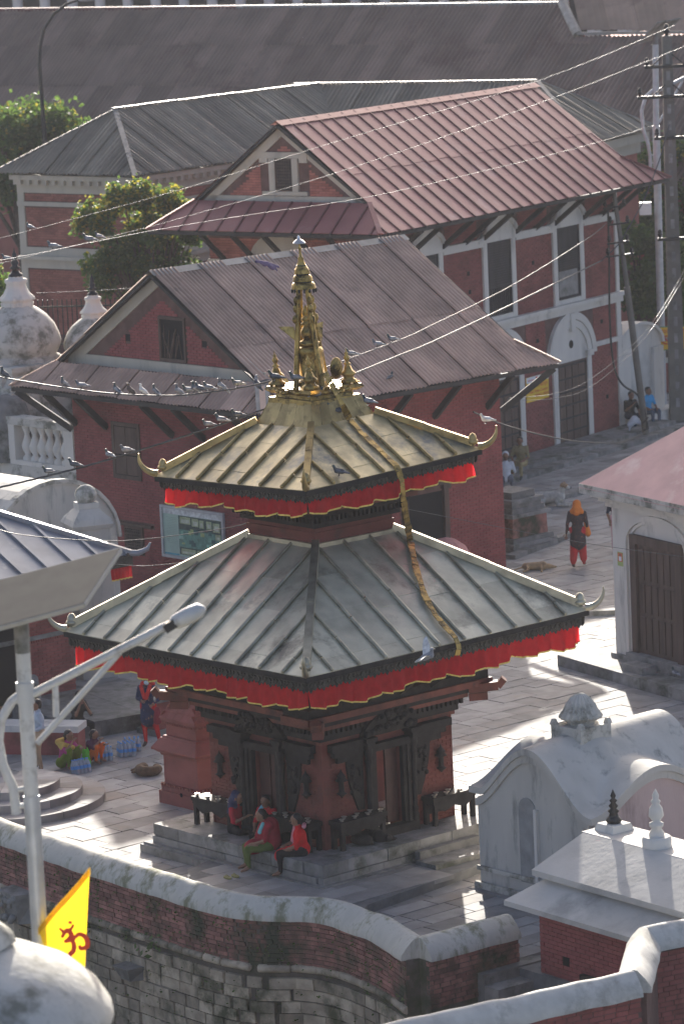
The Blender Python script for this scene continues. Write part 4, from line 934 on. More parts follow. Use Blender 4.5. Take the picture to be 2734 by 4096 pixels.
m_ = MB(); m_.lathe([(.3, 6.5), (.25, 6.7), (.12, 6.8), (.15, 6.95), (0, 7.2)], 10, (SR / 2, -SR / 2, 0)); m_.build('roof_finial', BRON, rs)
# door with frame, arch moulding, step
m_ = MB(); fbox(m_, FRS, .80, 1.02, .5, 3.2, -.02, .10); fbox(m_, FRS, 2.55, 2.77, .5, 3.2, -.02, .10); fbox(m_, FRS, 1.02, 2.55, 3.0, 3.2, -.02, .10); dr_ = m_.build('door', WOODB, rs)
m_ = MB(); fbox(m_, FRS, 1.02, 2.55, .5, 3.0, 0, .02); m_.build('door_back', WOODB, dr_)
for i in range(6):
    for j in range(3):
        m_ = MB(); s = 1.05 + i * .25; z = (.6, 1.45, 2.2)[j]; h = (.75, .65, .7)[j]; fbox(m_, FRS, s + .02, s + .22, z, z + h, .02, .05); m_.build('door_panel', WOODB, dr_)
for r0, r1, d in ((1.28, 1.18, .06), (1.10, 1.04, .04)):
    a = arc(1.79, 3.0, r0, 180, 0, 14, .55); b = arc(1.79, 3.0, r1, 180, 0, 14, .5)
    m_ = MB()
    for i in range(14): m_.prism([a[i], a[i + 1], b[i + 1], b[i]], FRS, 0, d)
    m_.build('arch_moulding', PLAS, rs)
for s in (.5, 2.98):
    m_ = MB(); fbox(m_, FRS, s, s + .10, .3, 3.0, 0, .06); m_.build('door_pilaster', PLAS, rs)
for s0, s1, z1, d in ((-.1, 5.2, .34, .08), (.75, 2.9, .5, .25)):
    m_ = MB(); fbox(m_, FRS, s0, s1, .24, z1, 0, d); m_.build('threshold', STON, rs)
pl = thing('stone_platform', 'stone platform with a loose step block under the pink roofed shrine', 'platform', (6.49, 13.37, 0), rad(30))
s = -1.0
while s < 5.5:
    e = s + R.uniform(.8, 1.3); m_ = MB(); fbox(m_, FRS, s + .004, e - .004, -.02, .26, .35, .95); m_.build('kerb_stone', STON, pl)
    m_ = MB(); fbox(m_, FRS, s + .004, e - .004, -.02, .25, -2, .346); m_.build('platform_slab', STON, pl); s = e
m_ = MB(); fbox(m_, FRS, 1.3, 2.1, .255, .42, .35, .75); m_.build('step_block', STON, pl)
po = thing('poster', 'small green and orange portrait poster pasted beside the carved wooden door', 'poster', (6.49, 13.37, 0), rad(30))
for s0, s1, z0, z1, c, nm, d in ((.18, .40, 2.38, 2.70, (.35, .42, .15), 'sheet', .006), (.20, .38, 2.48, 2.68, (.55, .16, .07), 'print', .008), (.24, .34, 2.50, 2.60, (.7, .7, .72), 'shirt', .010), (.26, .31, 2.60, 2.66, (.2, .1, .06), 'face', .010)):
    m_ = MB(); fbox(m_, FRS, s0, s1, z0, z1, .001, d); m_.build(nm, M('poster_' + nm, c, .6, .1), po)

# --- white domed shrine with curved gables
ch = thing('domed_shrine', 'white curved roof shrine with fluted lotus pinnacle and a grey niche slab', 'shrine', (2.62, -4.68, 0), AT)
WX, WY = 3.2, 2.89
def bell(t, lo, hi):       # ogee gable outline, t in -1..1
    a = min(1., abs(t)); return lo + (hi - lo) * (.5 + .5 * math.cos(math.pi * a)) ** .9
def fL(y): return bell((y + WY / 2) / (WY / 2 + .08), 1.78, 2.80)
def gR(x): return bell((x - WX / 2) / (WX / 2 + .08), 1.78, 2.42)
def zroof(x, y):
    r = math.hypot(x - 1.25, y + WY / 2); dome = 2.3 + .62 * math.exp(-(r / .85) ** 2)
    inw = max(0, min(1, (x + .1) / 1.2)); z = max(fL(y) + .10 * inw, gR(x) + .12 * max(0, min(1, (-WY - y + .1) / -1.2)))
    return max(z, dome - (.5 * max(0, r - .5)))
m_ = MB(); n = 40; o = .11
grid = [[(x, y, zroof(x, y)) for y in [-WY - o + (WY + 2 * o) * j / n for j in range(n + 1)]] for x in [-o + (WX + 2 * o) * i / n for i in range(n + 1)]]
vs = [p for r in grid for p in r]
m_.add(vs, [(i * (n + 1) + j, (i + 1) * (n + 1) + j, (i + 1) * (n + 1) + j + 1, i * (n + 1) + j + 1) for i in range(n) for j in range(n)], 0, True)
bd = [(0, j) for j in range(n + 1)] + [(i, n) for i in range(1, n + 1)] + [(n, j) for j in range(n - 1, -1, -1)] + [(i, 0) for i in range(n - 1, 0, -1)]
top = [grid[i][j] for i, j in bd]; k = len(top); m_.add(top + [(x, y, z - .12) for x, y, z in top], [(i, (i + 1) % k, k + (i + 1) % k, k + i) for i in range(k)])
ins = [(min(max(x, 0), WX), min(max(y, -WY), 0), z - .12) for x, y, z in top]; m_.add([(x, y, z - .12) for x, y, z in top] + ins, [(i, (i + 1) % k, k + (i + 1) % k, k + i) for i in range(k)])
m_.build('curved_roof', PLASC, ch)
def FC(s, z, d): return (-d, -s, z)
ys = [WY * i / 24 for i in range(25)]
m_ = MB(); m_.prism([(0, 0), (WY, 0)] + [(s, fL(-s) - .10) for s in reversed(ys)], FC, -.2, 0); m_.build('left_wall', PLASC, ch)
xs = [WX * i / 24 for i in range(25)]
m_ = MB(); m_.prism([(.0, 0), (WX, 0)] + [(s, gR(s) - .10) for s in reversed(xs)], lambda s, z, d: (s, -WY - d, z), -.2, 0); m_.build('right_wall', PINKP, ch)
m_ = MB(); m_.box(.2, WX, -WY + .2, 0, 0, 1.8); m_.build('inner_core', PLAS, ch)
for d, h in ((.06, .14),):   # moulding that follows the gable
    for F, f, L, nn in ((FC, lambda s: fL(-s), WY, 'gable_moulding'), (lambda s, z, d: (s, -WY - d, z), gR, WX, 'gable_moulding')):
        q = [L * i / 24 for i in range(25)]
        m_ = MB(); a = [(s, f(s) - .12) for s in q]; b = [(s, f(s) - .12 - h) for s in q]
        for i in range(24): m_.prism([a[i], a[i + 1], b[i + 1], b[i]], F, 0, d)
        m_.build(nn, PLASC, ch)
for z0, z1, d in ((0, .12, .08), (.34, .42, .05)):
    m_ = MB(); fbox(m_, FC, -d, WY + d, z0, z1, 0, d); m_.build('base_moulding', PLASG, ch)
m_ = MB(); m_.prism([(1.07, .30), (1.5, .30), (1.5, 1.66)] + arc(1.285, 1.66, .215, 0, 180, 8) + [(1.07, 1.66)], FC, .0, .012); m_.build('niche_slab', M('niche_grey', (.27, .27, .26), .9, .2, 4), ch)
m_ = MB(); fbox(m_, FC, 1.5, 1.57, .30, 1.70, 0, .07); m_.build('niche_edge', PLAS, ch)
pc = (1.25, -WY / 2)
m_ = MB(); m_.box(pc[0] - .38, pc[0] + .38, pc[1] - .38, pc[1] + .38, 2.55, 3.02); pb = m_.build('pinnacle_block', PLASG, ch)
for a, b in ((-1, -1), (1, -1), (-1, 1), (1, 1)):
    m_ = MB(); m_.frus(pc[0] + a * .34, pc[1] + b * .34, .06, .03, 3.02, 3.12); m_.build('corner_tab', PLASG, pb)
m_ = MB(); m_.lathe([(.22, 3.0), (.24, 3.06), (.27, 3.10), (.36, 3.14), (.37, 3.17), (.30, 3.27), (.25, 3.38), (.17, 3.50), (.08, 3.57), (.0, 3.59)], 72, (pc[0], pc[1], 0), flute=.085, nf=18); m_.build('fluted_lotus', PLASG, ch)

# --- brick shed with two-tier white roof
sh = thing('brick_shed', 'small red brick shed with a stepped white lime roof and two finials', 'shed', (2.82, -9.86, 0), rad(37))
LS = 4.3
def tier(x0, x1, z0, z1, y0, y1, th, nm):
    m_ = MB(); m_.hexa([(x0, -LS, z0 - th), (x0, y0, z0 - th), (x1, y1, z1 - th), (x1, -LS, z1 - th), (x0, -LS, z0), (x0, y0, z0), (x1, y1, z1), (x1, -LS, z1)]); m_.build(nm, MARB, sh)
MARB = M('lime_roof', (.45, .435, .40), .8, .12, 1.2, bump=.25, bscale=8, dirt=(.30, .295, .275), damt=.4, dscale=.9)
tier(0, .78, 1.2, 1.58, 0, -.42, .09, 'lower_roof'); tier(.50, 1.5, 1.66, 2.15, -.16, -.36, .10, 'upper_roof')
m_ = MB(); m_.box(.62, 2.7, -LS, -.4, 1.3, 1.6); m_.box(1.5, 2.3, -LS, -.30, 1.95, 2.152); m_.build('roof_top', MARB, sh)
tier(3.1, 2.3, 1.66, 2.15, -.16, -.36, .10, 'rear_roof')
m_ = MB(); m_.box(.42, 3.2, -LS, -.42, -5, 1.3); m_.build('wall', MORT, sh)
def FS(s, z, d): return (.42 - d, -s, z)
bl = brick_list(.42, LS, -2.5, 1.0, .23, .075, .011, [(.98, 1.16, .18, .34), (1.55, 2.5, -1.2, .1)])
lay_bricks(sh, FS, bl, BR2, n_ind=200, center=(1.5, .3))
for k, (z, d) in enumerate(((1.0, .03), (1.05, .06), (1.1, .09))):
    s = .42 - d
    while s < LS:
        m_ = MB(); fbox(m_, FS, s, s + .2, z, z + .045, 0, d); m_.build('corbel_brick', BR2, sh); s += .23
for h in ((.98, 1.16, .18, .34), (1.6, 2.45, -1.2, .06)):
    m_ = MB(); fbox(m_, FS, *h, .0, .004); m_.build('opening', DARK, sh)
m_ = MB(); fbox(m_, FS, 1.5, 2.6, .07, .16, 0, .1); m_.build('lintel', WOOD, sh)
for (x, y, mt, big) in ((1.95, -.62, BRON, 0), (1.72, -1.95, PLAS, 1)):
    m_ = MB(); m_.frus(x, y, .24, .20, 2.15, 2.27) if not big else m_.lathe([(.25, 2.15), (.25, 2.30), (.22, 2.33)], 12, (x, y, 0)); fb = m_.build('finial_base', PLAS, sh)
    m_ = MB(); pr = [(.12, 0), (.14, .04), (.09, .10), (.07, .16), (.10, .20), (.05, .24), (.085, .29), (.04, .34), (.07, .38), (.03, .42), (.05, .46), (.0, .58)] if not big else [(.14, 0), (.13, .10), (.08, .18), (.12, .22), (.12, .27), (.06, .30), (.13, .40), (.11, .52), (.06, .60), (.085, .64), (.05, .68), (.06, .74), (.0, .86)]
    m_.lathe([(r, z + 2.28) for r, z in pr], 12, (x, y, 0)); m_.build('finial', mt, sh)

# --- the long curved river wall
def smooth(P, n=10):
    out = []
    for i in range(len(P) - 1):
        p0, p1, p2, p3 = [Vector(P[max(0, min(len(P) - 1, k))]) for k in (i - 1, i, i + 1, i + 2)]
        for j in range(n):
            t = j / n; out.append(.5 * ((2 * p1) + (-p0 + p2) * t + (2 * p0 - 5 * p1 + 4 * p2 - p3) * t * t + (-p0 + 3 * p1 - 3 * p2 + p3) * t ** 3))
    out.append(Vector(P[-1])); return out
class Path:
    def __init__(s, P):
        s.P = P; s.L = [0.]
        for i in range(1, len(P)): s.L.append(s.L[-1] + (P[i] - P[i - 1]).length)
    def at(s, d):
        d = max(0, min(s.L[-1] - 1e-6, d)); lo = 0
        while s.L[lo + 1] < d: lo += 1
        t = (d - s.L[lo]) / (s.L[lo + 1] - s.L[lo]); p = s.P[lo].lerp(s.P[lo + 1], t); g = (s.P[lo + 1] - s.P[lo]).normalized(); return p, g
def masonry(root, path, z0, z1, bw, bh, jt, mat, name, n_ind, center, dep, jd, off, jit=.15, s0=0., s1=None):
    bl = brick_list(s0, s1 or path.L[-1], z0, z1, bw, bh, jt, jit=jit)
    bl.sort(key=lambda q: abs(q[0] - center[0]) + 1.5 * abs(q[2] - center[1])); cache = {}; rest = MB()
    for i, (p, q, z, zt) in enumerate(bl):
        c, g = path.at((p + q) / 2); n = Vector((g.y, -g.x)); ex = R.uniform(0, jd); h, gz = (q - p) / 2, (zt - z) / 2
        if i < n_ind:
            k = (round(h, 2), round(gz, 3))
            if k not in cache: m_ = MB(); m_.hexa([(-k[0], -dep, -k[1]), (k[0], -dep, -k[1]), (k[0], .05, -k[1]), (-k[0], .05, -k[1]), (-k[0] + .008, -dep, k[1]), (k[0] - .008, -dep, k[1]), (k[0], .05, k[1]), (-k[0], .05, k[1])]); cache[k] = m_.mesh(name, mat)
            pp = c + n * (off + ex); link(name, cache[k], root, (pp.x, pp.y, (z + zt) / 2), (R.uniform(-.02, .02), 0, math.atan2(g.y, g.x)))
        else:
            V_ = lambda a, b, d: (c.x + g.x * a + n.x * (off + d), c.y + g.y * a + n.y * (off + d), (z + zt) / 2 + b)
            d = dep + ex; rest.add([V_(-h, -gz, -.03), V_(h, -gz, -.03), V_(h, gz, -.03), V_(-h, gz, -.03), V_(-h, -gz, d), V_(h, -gz, d), V_(h, gz, d), V_(-h, gz, d)], [(4, 5, 6, 7), (0, 1, 5, 4), (1, 2, 6, 5), (2, 3, 7, 6), (3, 0, 4, 7)])
    if rest.v: rest.build(name + 's_rest', mat, root, kind='stuff')
def cap(root, P, w, z0, z1, mat, seg=.9, nm='cap_length', r_in=.0):
    path = Path(P); s = 0.
    while s < path.L[-1] - .02:
        e = min(s + seg * R.uniform(.85, 1.15), path.L[-1])
        if path.L[-1] - e < .3: e = path.L[-1]
        m_ = MB(); vs = []; k = max(2, int((e - s) / .12)); prof = [(-w, z0), (-w * .99, z0 + .09), (-w * .66, z0 + (z1 - z0) * .62), (-w * .25, z1 - .015), (0, z1), (w * .25, z1 - .015), (w * .66, z0 + (z1 - z0) * .62), (w * .99, z0 + .09), (w, z0)]
        for i in range(k + 1):
            c, g = path.at(s + (e - s) * i / k); n = Vector((g.y, -g.x))
            for a, z in prof:
                f = 1 + .05 * noise.noise(Vector((c.x * 2.5, c.y * 2.5, a * 3))); vs.append((c.x + n.x * a * f, c.y + n.y * a * f, z + .03 * noise.noise(Vector((c.x * 1.7, c.y * 1.7, 3)))))
        q = len(prof); m_.add(vs, [(i * q + j, i * q + j + 1, (i + 1) * q + j + 1, (i + 1) * q + j) for i in range(k) for j in range(q - 1)], 0, True)
        m_.add(vs[:q], [tuple(range(q))]); m_.add(vs[-q:], [tuple(range(q))]); m_.build(nm, mat, root); s = e
rw = thing('river_wall', 'long curved retaining wall of old brick over stone blocks with a white lime cap', 'wall')
WPTS = wall_path()
seg1 = smooth(WPTS[:-1]); seg2 = [Vector(WPTS[-2]).lerp(Vector(WPTS[-1]), t / 8) for t in range(9)]
full = Path(seg1)
def slab_body(P, hw, z0, z1, mat, nm, root):
    m_ = MB(); pa = Path(P); k = len(P); vs = []
    for i in range(k):
        g = (P[min(i + 1, k - 1)] - P[max(i - 1, 0)]).normalized(); n = Vector((g.y, -g.x))
        for a, z in ((hw, z0), (hw, z1), (-hw, z1), (-hw, z0)): vs.append((P[i].x + n.x * a, P[i].y + n.y * a, z))
    m_.add(vs, [(i * 4 + j, i * 4 + (j + 1) % 4, (i + 1) * 4 + (j + 1) % 4, (i + 1) * 4 + j) for i in range(k - 1) for j in range(4)]); m_.add(vs[:4], [(0, 1, 2, 3)]); m_.add(vs[-4:], [(3, 2, 1, 0)]); m_.build(nm, mat, root)
slab_body(seg1, .24, -5, .42, MORTO, 'wall_core', rw); slab_body(seg2, .24, -5, .42, MORTO, 'wall_core', rw)
masonry(rw, full, -.42, .42, .235, .082, .014, BRO, 'brick', 300, (full.L[-1] - 5, .1), .03, .02, .22, s0=2.5)
masonry(rw, full, -3.4, -.52, .46, .215, .02, STOL, 'stone_block', 250, (full.L[-1] - 5.5, -1.2), .05, .05, .22, jit=.35, s0=2.5)
masonry(rw, Path(seg2), -.42, .42, .235, .082, .014, BRO, 'brick', 60, (.5, .1), .03, .02, .22)
masonry(rw, Path(seg2), -3.4, -.52, .46, .215, .02, STOL, 'stone_block', 50, (.5, -1.), .05, .05, .22, jit=.35)
cap(rw, seg1, .33, .40, .76, MOSSC); cap(rw, seg2, .33, .402, .77, MOSSC)
s = 2.5
while s < full.L[-1] - .1:    # projecting string course between brick and stone
    e = min(s + R.uniform(.4, .7), full.L[-1]); c, g = full.at((s + e) / 2); n = Vector((g.y, -g.x)); m_ = MB(); h = (e - s) / 2 - .01
    m_.lathe([(.055, -h), (.075, -h + .02), (.075, h - .02), (.055, h)], 8); m_.build('string_stone', STOL, rw, loc=(c.x + n.x * .25, c.y + n.y * .25, -.46), rot=(math.pi / 2, 0, math.atan2(g.y, g.x) + math.pi / 2)); s = e
# carved bracket and spout stones in the wall
for sp_, zz, wd, hh in ((6.6, -.62, .42, .30), (10.3, -1.12, .3, .13)):
    c, g = full.at(sp_); n = Vector((g.y, -g.x)); m_ = MB()
    m_.hexa([(-wd * .45, -.30, -hh), (wd * .45, -.30, -hh), (wd, .05, -hh), (-wd, .05, -hh), (-wd * .8, -.42, hh), (wd * .8, -.42, hh), (wd, .05, hh), (-wd, .05, hh)])
    if hh > .2:
        for k in range(14): m_.ball((R.uniform(-.6, .6) * wd, -.40, R.uniform(-.8, .9) * hh), R.uniform(.05, .09), n=7)
    m_.build('carved_stone', STON, rw, loc=(c.x + n.x * .24, c.y + n.y * .24, zz), rot=(0, 0, math.atan2(g.y, g.x)))
# second wall lower right
rw2 = thing('corner_wall', 'red brick parapet with grey rounded cap turning a corner beside the brick shed', 'wall')
A2 = [Vector(p) for p in ((-.8, -18.8), (.68, -17.97), (2.46, -16.97), (4.50, -15.83))]; B2_ = [Vector(p) for p in ((4.50, -15.83), (4.68, -14.7), (4.86, -13.55))]; C2_ = [Vector(p) for p in ((4.86, -13.55), (5.5, -13.2), (6.9, -12.45))]
for Q_ in (A2, B2_, C2_): slab_body(Q_, .2, -5, 1.34, MORT, 'wall_core', rw2)
def refine(P, n=8): return [P[i].lerp(P[i + 1], t / n) for i in range(len(P) - 1) for t in range(n)] + [P[-1]]
for Q_ in (A2, B2_, C2_): cap(rw2, refine(Q_), .28, 1.34, 1.70 + .004 * (Q_ is B2_), GCAP, seg=1.3)
masonry(rw2, Path(refine(A2)), -1.2, 1.34, .235, .082, .012, BR3, 'brick', 120, (5.2, .9), .02, .01, .19); masonry(rw2, Path(refine(C2_)), 0, 1.34, .235, .082, .012, BR3, 'brick', 60, (.5, 0), .02, .01, .19)
# stone stairs between the walls
st = thing('ghat_stairs', 'worn stone stairs descending between the river wall and the brick shed', 'stairs', (2.95, -9.25, 0), rad(37))
for k in range(9):
    m_ = MB(); m_.box(-.9 - .02, .40, -.36 * (k + 1), -.36 * k - .004, -3, -.02 - .18 * k); m_.build('stair_tread', STON, st)

# --- red stepped pedestal beside the temple
pd = thing('red_pedestal', 'tall red painted stepped pedestal standing behind the pagoda plinth', 'pedestal', (-2.62, 2.62, 0), AT)
for h0, h1, z0, z1, nm in ((.62, .62, 0, .26, 'base_block'), (.58, .58, .26, .40, 'base_moulding'), (.53, .53, .40, .98, 'shaft'), (.56, .58, .98, 1.04, 'moulding'), (.70, .70, 1.10, 1.14, 'lower_eave'), (.70, .56, 1.14, 1.34, 'lower_roof'), (.54, .52, 1.34, 1.38, 'moulding'), (.47, .47, 1.38, 1.60, 'neck'), (.50, .52, 1.60, 1.68, 'moulding'), (.55, .55, 1.68, 1.72, 'upper_eave'), (.55, .26, 1.72, 2.12, 'upper_roof'), (.26, .26, 2.12, 2.18, 'capital'), (.34, .36, 2.18, 2.25, 'capital')):
    m_ = MB(); m_.frus(0, 0, h0, h1, z0, z1); m_.build(nm, REDP, pd)
m_ = MB(); m_.frus(0, 0, .60, .68, 1.04, 1.10); m_.build('moulding', REDP, pd)
for sd in range(4):
    for k in range(14):
        for z, r in ((1.62, .53), (.36, .585)):
            m_ = MB(); x = -r + .04 + k * (2 * r - .08) / 13; m_.box(x - .018, x + .018, -r - .022, -r + .02, z, z + .05); m_.build('dentil', REDP, pd, rot=(0, 0, sd * math.pi / 2))
    for i in range(3):
        for k in range(5):
            t0 = i / 3; h0 = .56 - .29 * t0; w = 2 * h0 / 5; m_ = MB(); z = 1.73 + .4 * t0
            m_.hexa([(-h0 + k * w + .004, -h0 - .012, z), (-h0 + (k + 1) * w - .004, -h0 - .012, z), (-h0 + (k + 1) * w - .004, -h0 + .1, z + .12), (-h0 + k * w + .004, -h0 + .1, z + .12), (-h0 + k * w + .004, -h0 - .012, z + .03), (-h0 + (k + 1) * w - .004, -h0 - .012, z + .03), (-h0 + (k + 1) * w - .004, -h0 + .1, z + .155), (-h0 + k * w + .004, -h0 + .1, z + .155)])
            m_.build('roof_tile', REDP, pd, rot=(0, 0, sd * math.pi / 2))
m_ = MB(); m_.prism(arc(-.10, .26, .045, 0, 360, 8)[:-1], lambda a, b, d: (-.625 - d, a, b), 0, .004); m_.build('drain_hole', DARK, pd)

# --- curved stone steps at the left
cs = thing('curved_steps', 'sunlit half round stone steps behind the white lamp post', 'steps', (-6.55, 3.2, 0))
for k, (r, z0, z1) in enumerate(((1.95, 0, .15), (1.50, .15, .31), (1.05, .31, .47))):
    n = 9
    for i in range(n):
        a0, a1 = rad(-115 + i * 190 / n) + .004, rad(-115 + (i + 1) * 190 / n) - .004; m_ = MB(); ri = r - .55 if k < 2 else .02
        q = [(ri * math.cos(a0), ri * math.sin(a0))] + [(r * math.cos(a0 + (a1 - a0) * t / 4), r * math.sin(a0 + (a1 - a0) * t / 4)) for t in range(5)] + [(ri * math.cos(a1), ri * math.sin(a1))]
        m_.prism(q, lambda a, b, d: (a, b, d), z0 - .1, z1 + R.uniform(-.003, .003)); m_.build('step_stone', PAVE, cs)

# --- left temple with plain metal roof
lt = thing('metal_roofed_temple', 'brick temple with blue grey metal roof beside the white gate pillar', 'temple', (-5.71, 12.16, 0), rad(41))
m_ = MB(); m_.box(-4.4, 0, .02, 4.2, 0, 3.4); m_.build('wall', MORT, lt)
Flt = FR(.02)
bl = brick_list(-4.4, 0, .3, 3.1, .22, .07, .011, [(-3.2, -1.35, 0, 2.5)])
lay_bricks(lt, Flt, bl, BR3, n_ind=200, center=(-.6, 1.5))
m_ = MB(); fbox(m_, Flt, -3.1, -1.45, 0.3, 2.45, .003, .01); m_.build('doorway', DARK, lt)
for s in (-3.25, -1.5):
    m_ = MB(); fbox(m_, Flt, s, s + .16, .3, 2.5, 0, .12); m_.build('door_post', STON, lt)
m_ = MB(); fbox(m_, Flt, -4.4, .02, 1.62, 1.72, 0, .05); m_.build('string_course', STON, lt)
for k in range(20):
    m_ = MB(); s = -1.3 + k * .066; fbox(m_, Flt, s, s + .04, 1.56, 1.615, 0, .04); m_.build('dentil', BR3, lt)
for a, b, z in ((-.85, -.35, 2.2),):
    m_ = MB(); m_.prism([(a, z), (b, z), (b, z + .35), ((a + b) / 2, z + .6), (a, z + .35)], Flt, 0, .05); m_.build('blind_window', WOOD, lt)
LTM = M('bluegrey_roof_metal', (.24, .26, .29), .42, .15, 1.5, metal=.4, rnd=.05, dirt=(.4, .41, .40), damt=.2, dscale=1.2)
o = 1.0; hwd = 3.1; S = math.hypot(hwd, 1.5)
seam_roof(lt, (0, -o + hwd, 4.85), (1, 0, 0), (0, -hwd, -1.5), [(1.0 - hwd, 0), (-6, 0), (-6, S), (1.0, S)][::-1], LTM, LTM, .72, .07, .07)
seam_roof(lt, (1.0 - hwd, -o + hwd, 4.85), (0, 1, 0), (hwd, 0, -1.5), [(0, 0), (hwd, S), (-hwd, S)], LTM, LTM, .72, .07, .07)
m_ = MB(); m_.bar((.98, -.98, 3.40), (1.0 - hwd, -o + hwd, 4.90), .16, .10); m_.build('hip_ridge', LTM, lt)
m_ = MB(); m_.tube([(.9, -.9, 3.38), (1.1, -1.1, 3.37), (1.25, -1.25, 3.46), (1.3, -1.3, 3.6)], [.08, .07, .05, .02], 8); m_.build('eave_horn', LTM, lt)
m_ = MB(); m_.box(-6, 1.0, -1.02, -.96, 3.1, 3.34); m_.box(.94, 1.0, -.95, 3, 3.1, 3.34); m_.build('fringe', FRNG, lt)
tag(_v := MB().box(0, 0, 0, 0, 0, 0).build('red_flounce', REDC), 'short red flounce with gold edge under the blue grey metal roof', 'valance')
_m = MB(); vs = []
for i in range(31):
    e = .98 - i * .02; dd = .025 * math.sin(i * 1.3); vs += [(e, -.98 - dd * .3, 3.12), (e, -1.0 - dd, 2.82)]
_m.add(vs, [(2 * i, 2 * i + 1, 2 * i + 3, 2 * i + 2) for i in range(30)], 0, True); _v.data = _m.mesh('red_flounce', REDC); _v.location = lt.location; _v.rotation_euler = lt.rotation_euler
_m = MB(); _m.add([(x, y - .004, z + (.03 if j % 2 == 0 else 0)) for i in range(31) for j, (x, y, z) in enumerate((vs[2 * i + 1], vs[2 * i + 1]))], [(2 * i, 2 * i + 1, 2 * i + 3, 2 * i + 2) for i in range(30)]); _m.build('gold_hem', GHEM, _v)
# white gate pillar and lime vault behind it
gp = thing('gate_pillar', 'tall white plastered gate pillar with bulbous top against the red hall', 'pillar', (-5.45, 15.0, 0), rad(20))
for h0, h1, z0, z1, nm in ((.42, .42, 0, 3.5, 'shaft'), (.46, .50, 3.5, 3.6, 'cap_moulding'), (.50, .44, 3.6, 3.72, 'cap_moulding'), (.44, .22, 3.72, 3.95, 'cap_slope'), (.24, .24, 3.95, 4.08, 'cap_block')):
    m_ = MB(); m_.frus(0, 0, h0, h1, z0, z1); m_.build(nm, PLASC, gp)
m_ = MB(); m_.lathe([(.2, 4.08), (.24, 4.16), (.26, 4.26), (.22, 4.38), (.12, 4.46), (0, 4.49)], 16); m_.build('bulb', PLASG, gp)
vd = thing('lime_vault', 'pale lime washed vault roof showing behind the blue grey metal roof', 'vault', (-7.2, 18.2, 0), rad(42))
m_ = MB(); m_.prism([(-1.9, 0)] + arc(0, 2.6, 1.9, 180, 0, 16, .82) + [(1.9, 0)], lambda a, b, d: (a, d, b), -1.2, 1.6); m_.build('vault', PLASC, vd)
m_ = MB(); m_.prism(arc(0, 2.6, 1.98, 180, 0, 16, .84) + arc(0, 2.6, 1.9, 0, 180, 16, .82), lambda a, b, d: (a, d, b), -1.28, -1.1); m_.build('vault_rim', PLASG, vd)

# --- terrace with balustrade, stupas
tr = thing('terrace', 'high brick terrace with white balustrade left of the red hall', 'terrace', (-6.45, 26.45, 0), rad(132.66))
# local x runs back-left along the balustrade, -y... +y faces the square
m_ = MB(); m_.box(-.2, 9, -9, -.25, 0, 2.95); m_.build('terrace_block', MORT, tr)
FT = lambda s, z, d: (s, -.25 + d, z)
bl = brick_list(-.2, 5, 0, 2.3, .23, .075, .011); lay_bricks(tr, FT, bl, BR4, n_ind=0)
for z0, z1, d, mt in ((2.3, 2.42, .10, BR4), (2.42, 2.55, .16, WOOD), (2.55, 2.66, .26, BR4), (2.66, 2.95, .36, PLASG)):
    m_ = MB(); m_.box(-.2, 9, -.25, -.25 + d, z0, z1); m_.build('terrace_cornice', mt, tr)
m_ = MB(); m_.box(-.2, 9, -.32, .10, 2.955, 3.08); m_.build('plinth_rail', PLAS, tr)
m_ = MB(); m_.box(-.2, 9, -.35, .13, 4.02, 4.22); m_.build('top_rail', PLASG, tr)
for x0 in (-.1, 2.35, 4.8):
    m_ = MB(); m_.box(x0, x0 + .38, -.33, .11, 3.08, 4.02); m_.build('rail_pier', PLAS, tr)
    for k in range(6):
        m_ = MB(); m_.lathe([(.14, 3.08), (.14, 3.16), (.07, 3.22), (.15, 3.38), (.16, 3.48), (.09, 3.66), (.06, 3.76), (.10, 3.86), (.13, 3.92), (.13, 4.02)], 12, (x0 + .56 + k * .325, -.11, 0)); m_.build('baluster', PLAS, tr)
m_ = MB(); m_.box(-.2, 9, -1.9, -1.6, 2.96, 3.9); m_.build('back_parapet', PLAS, tr)
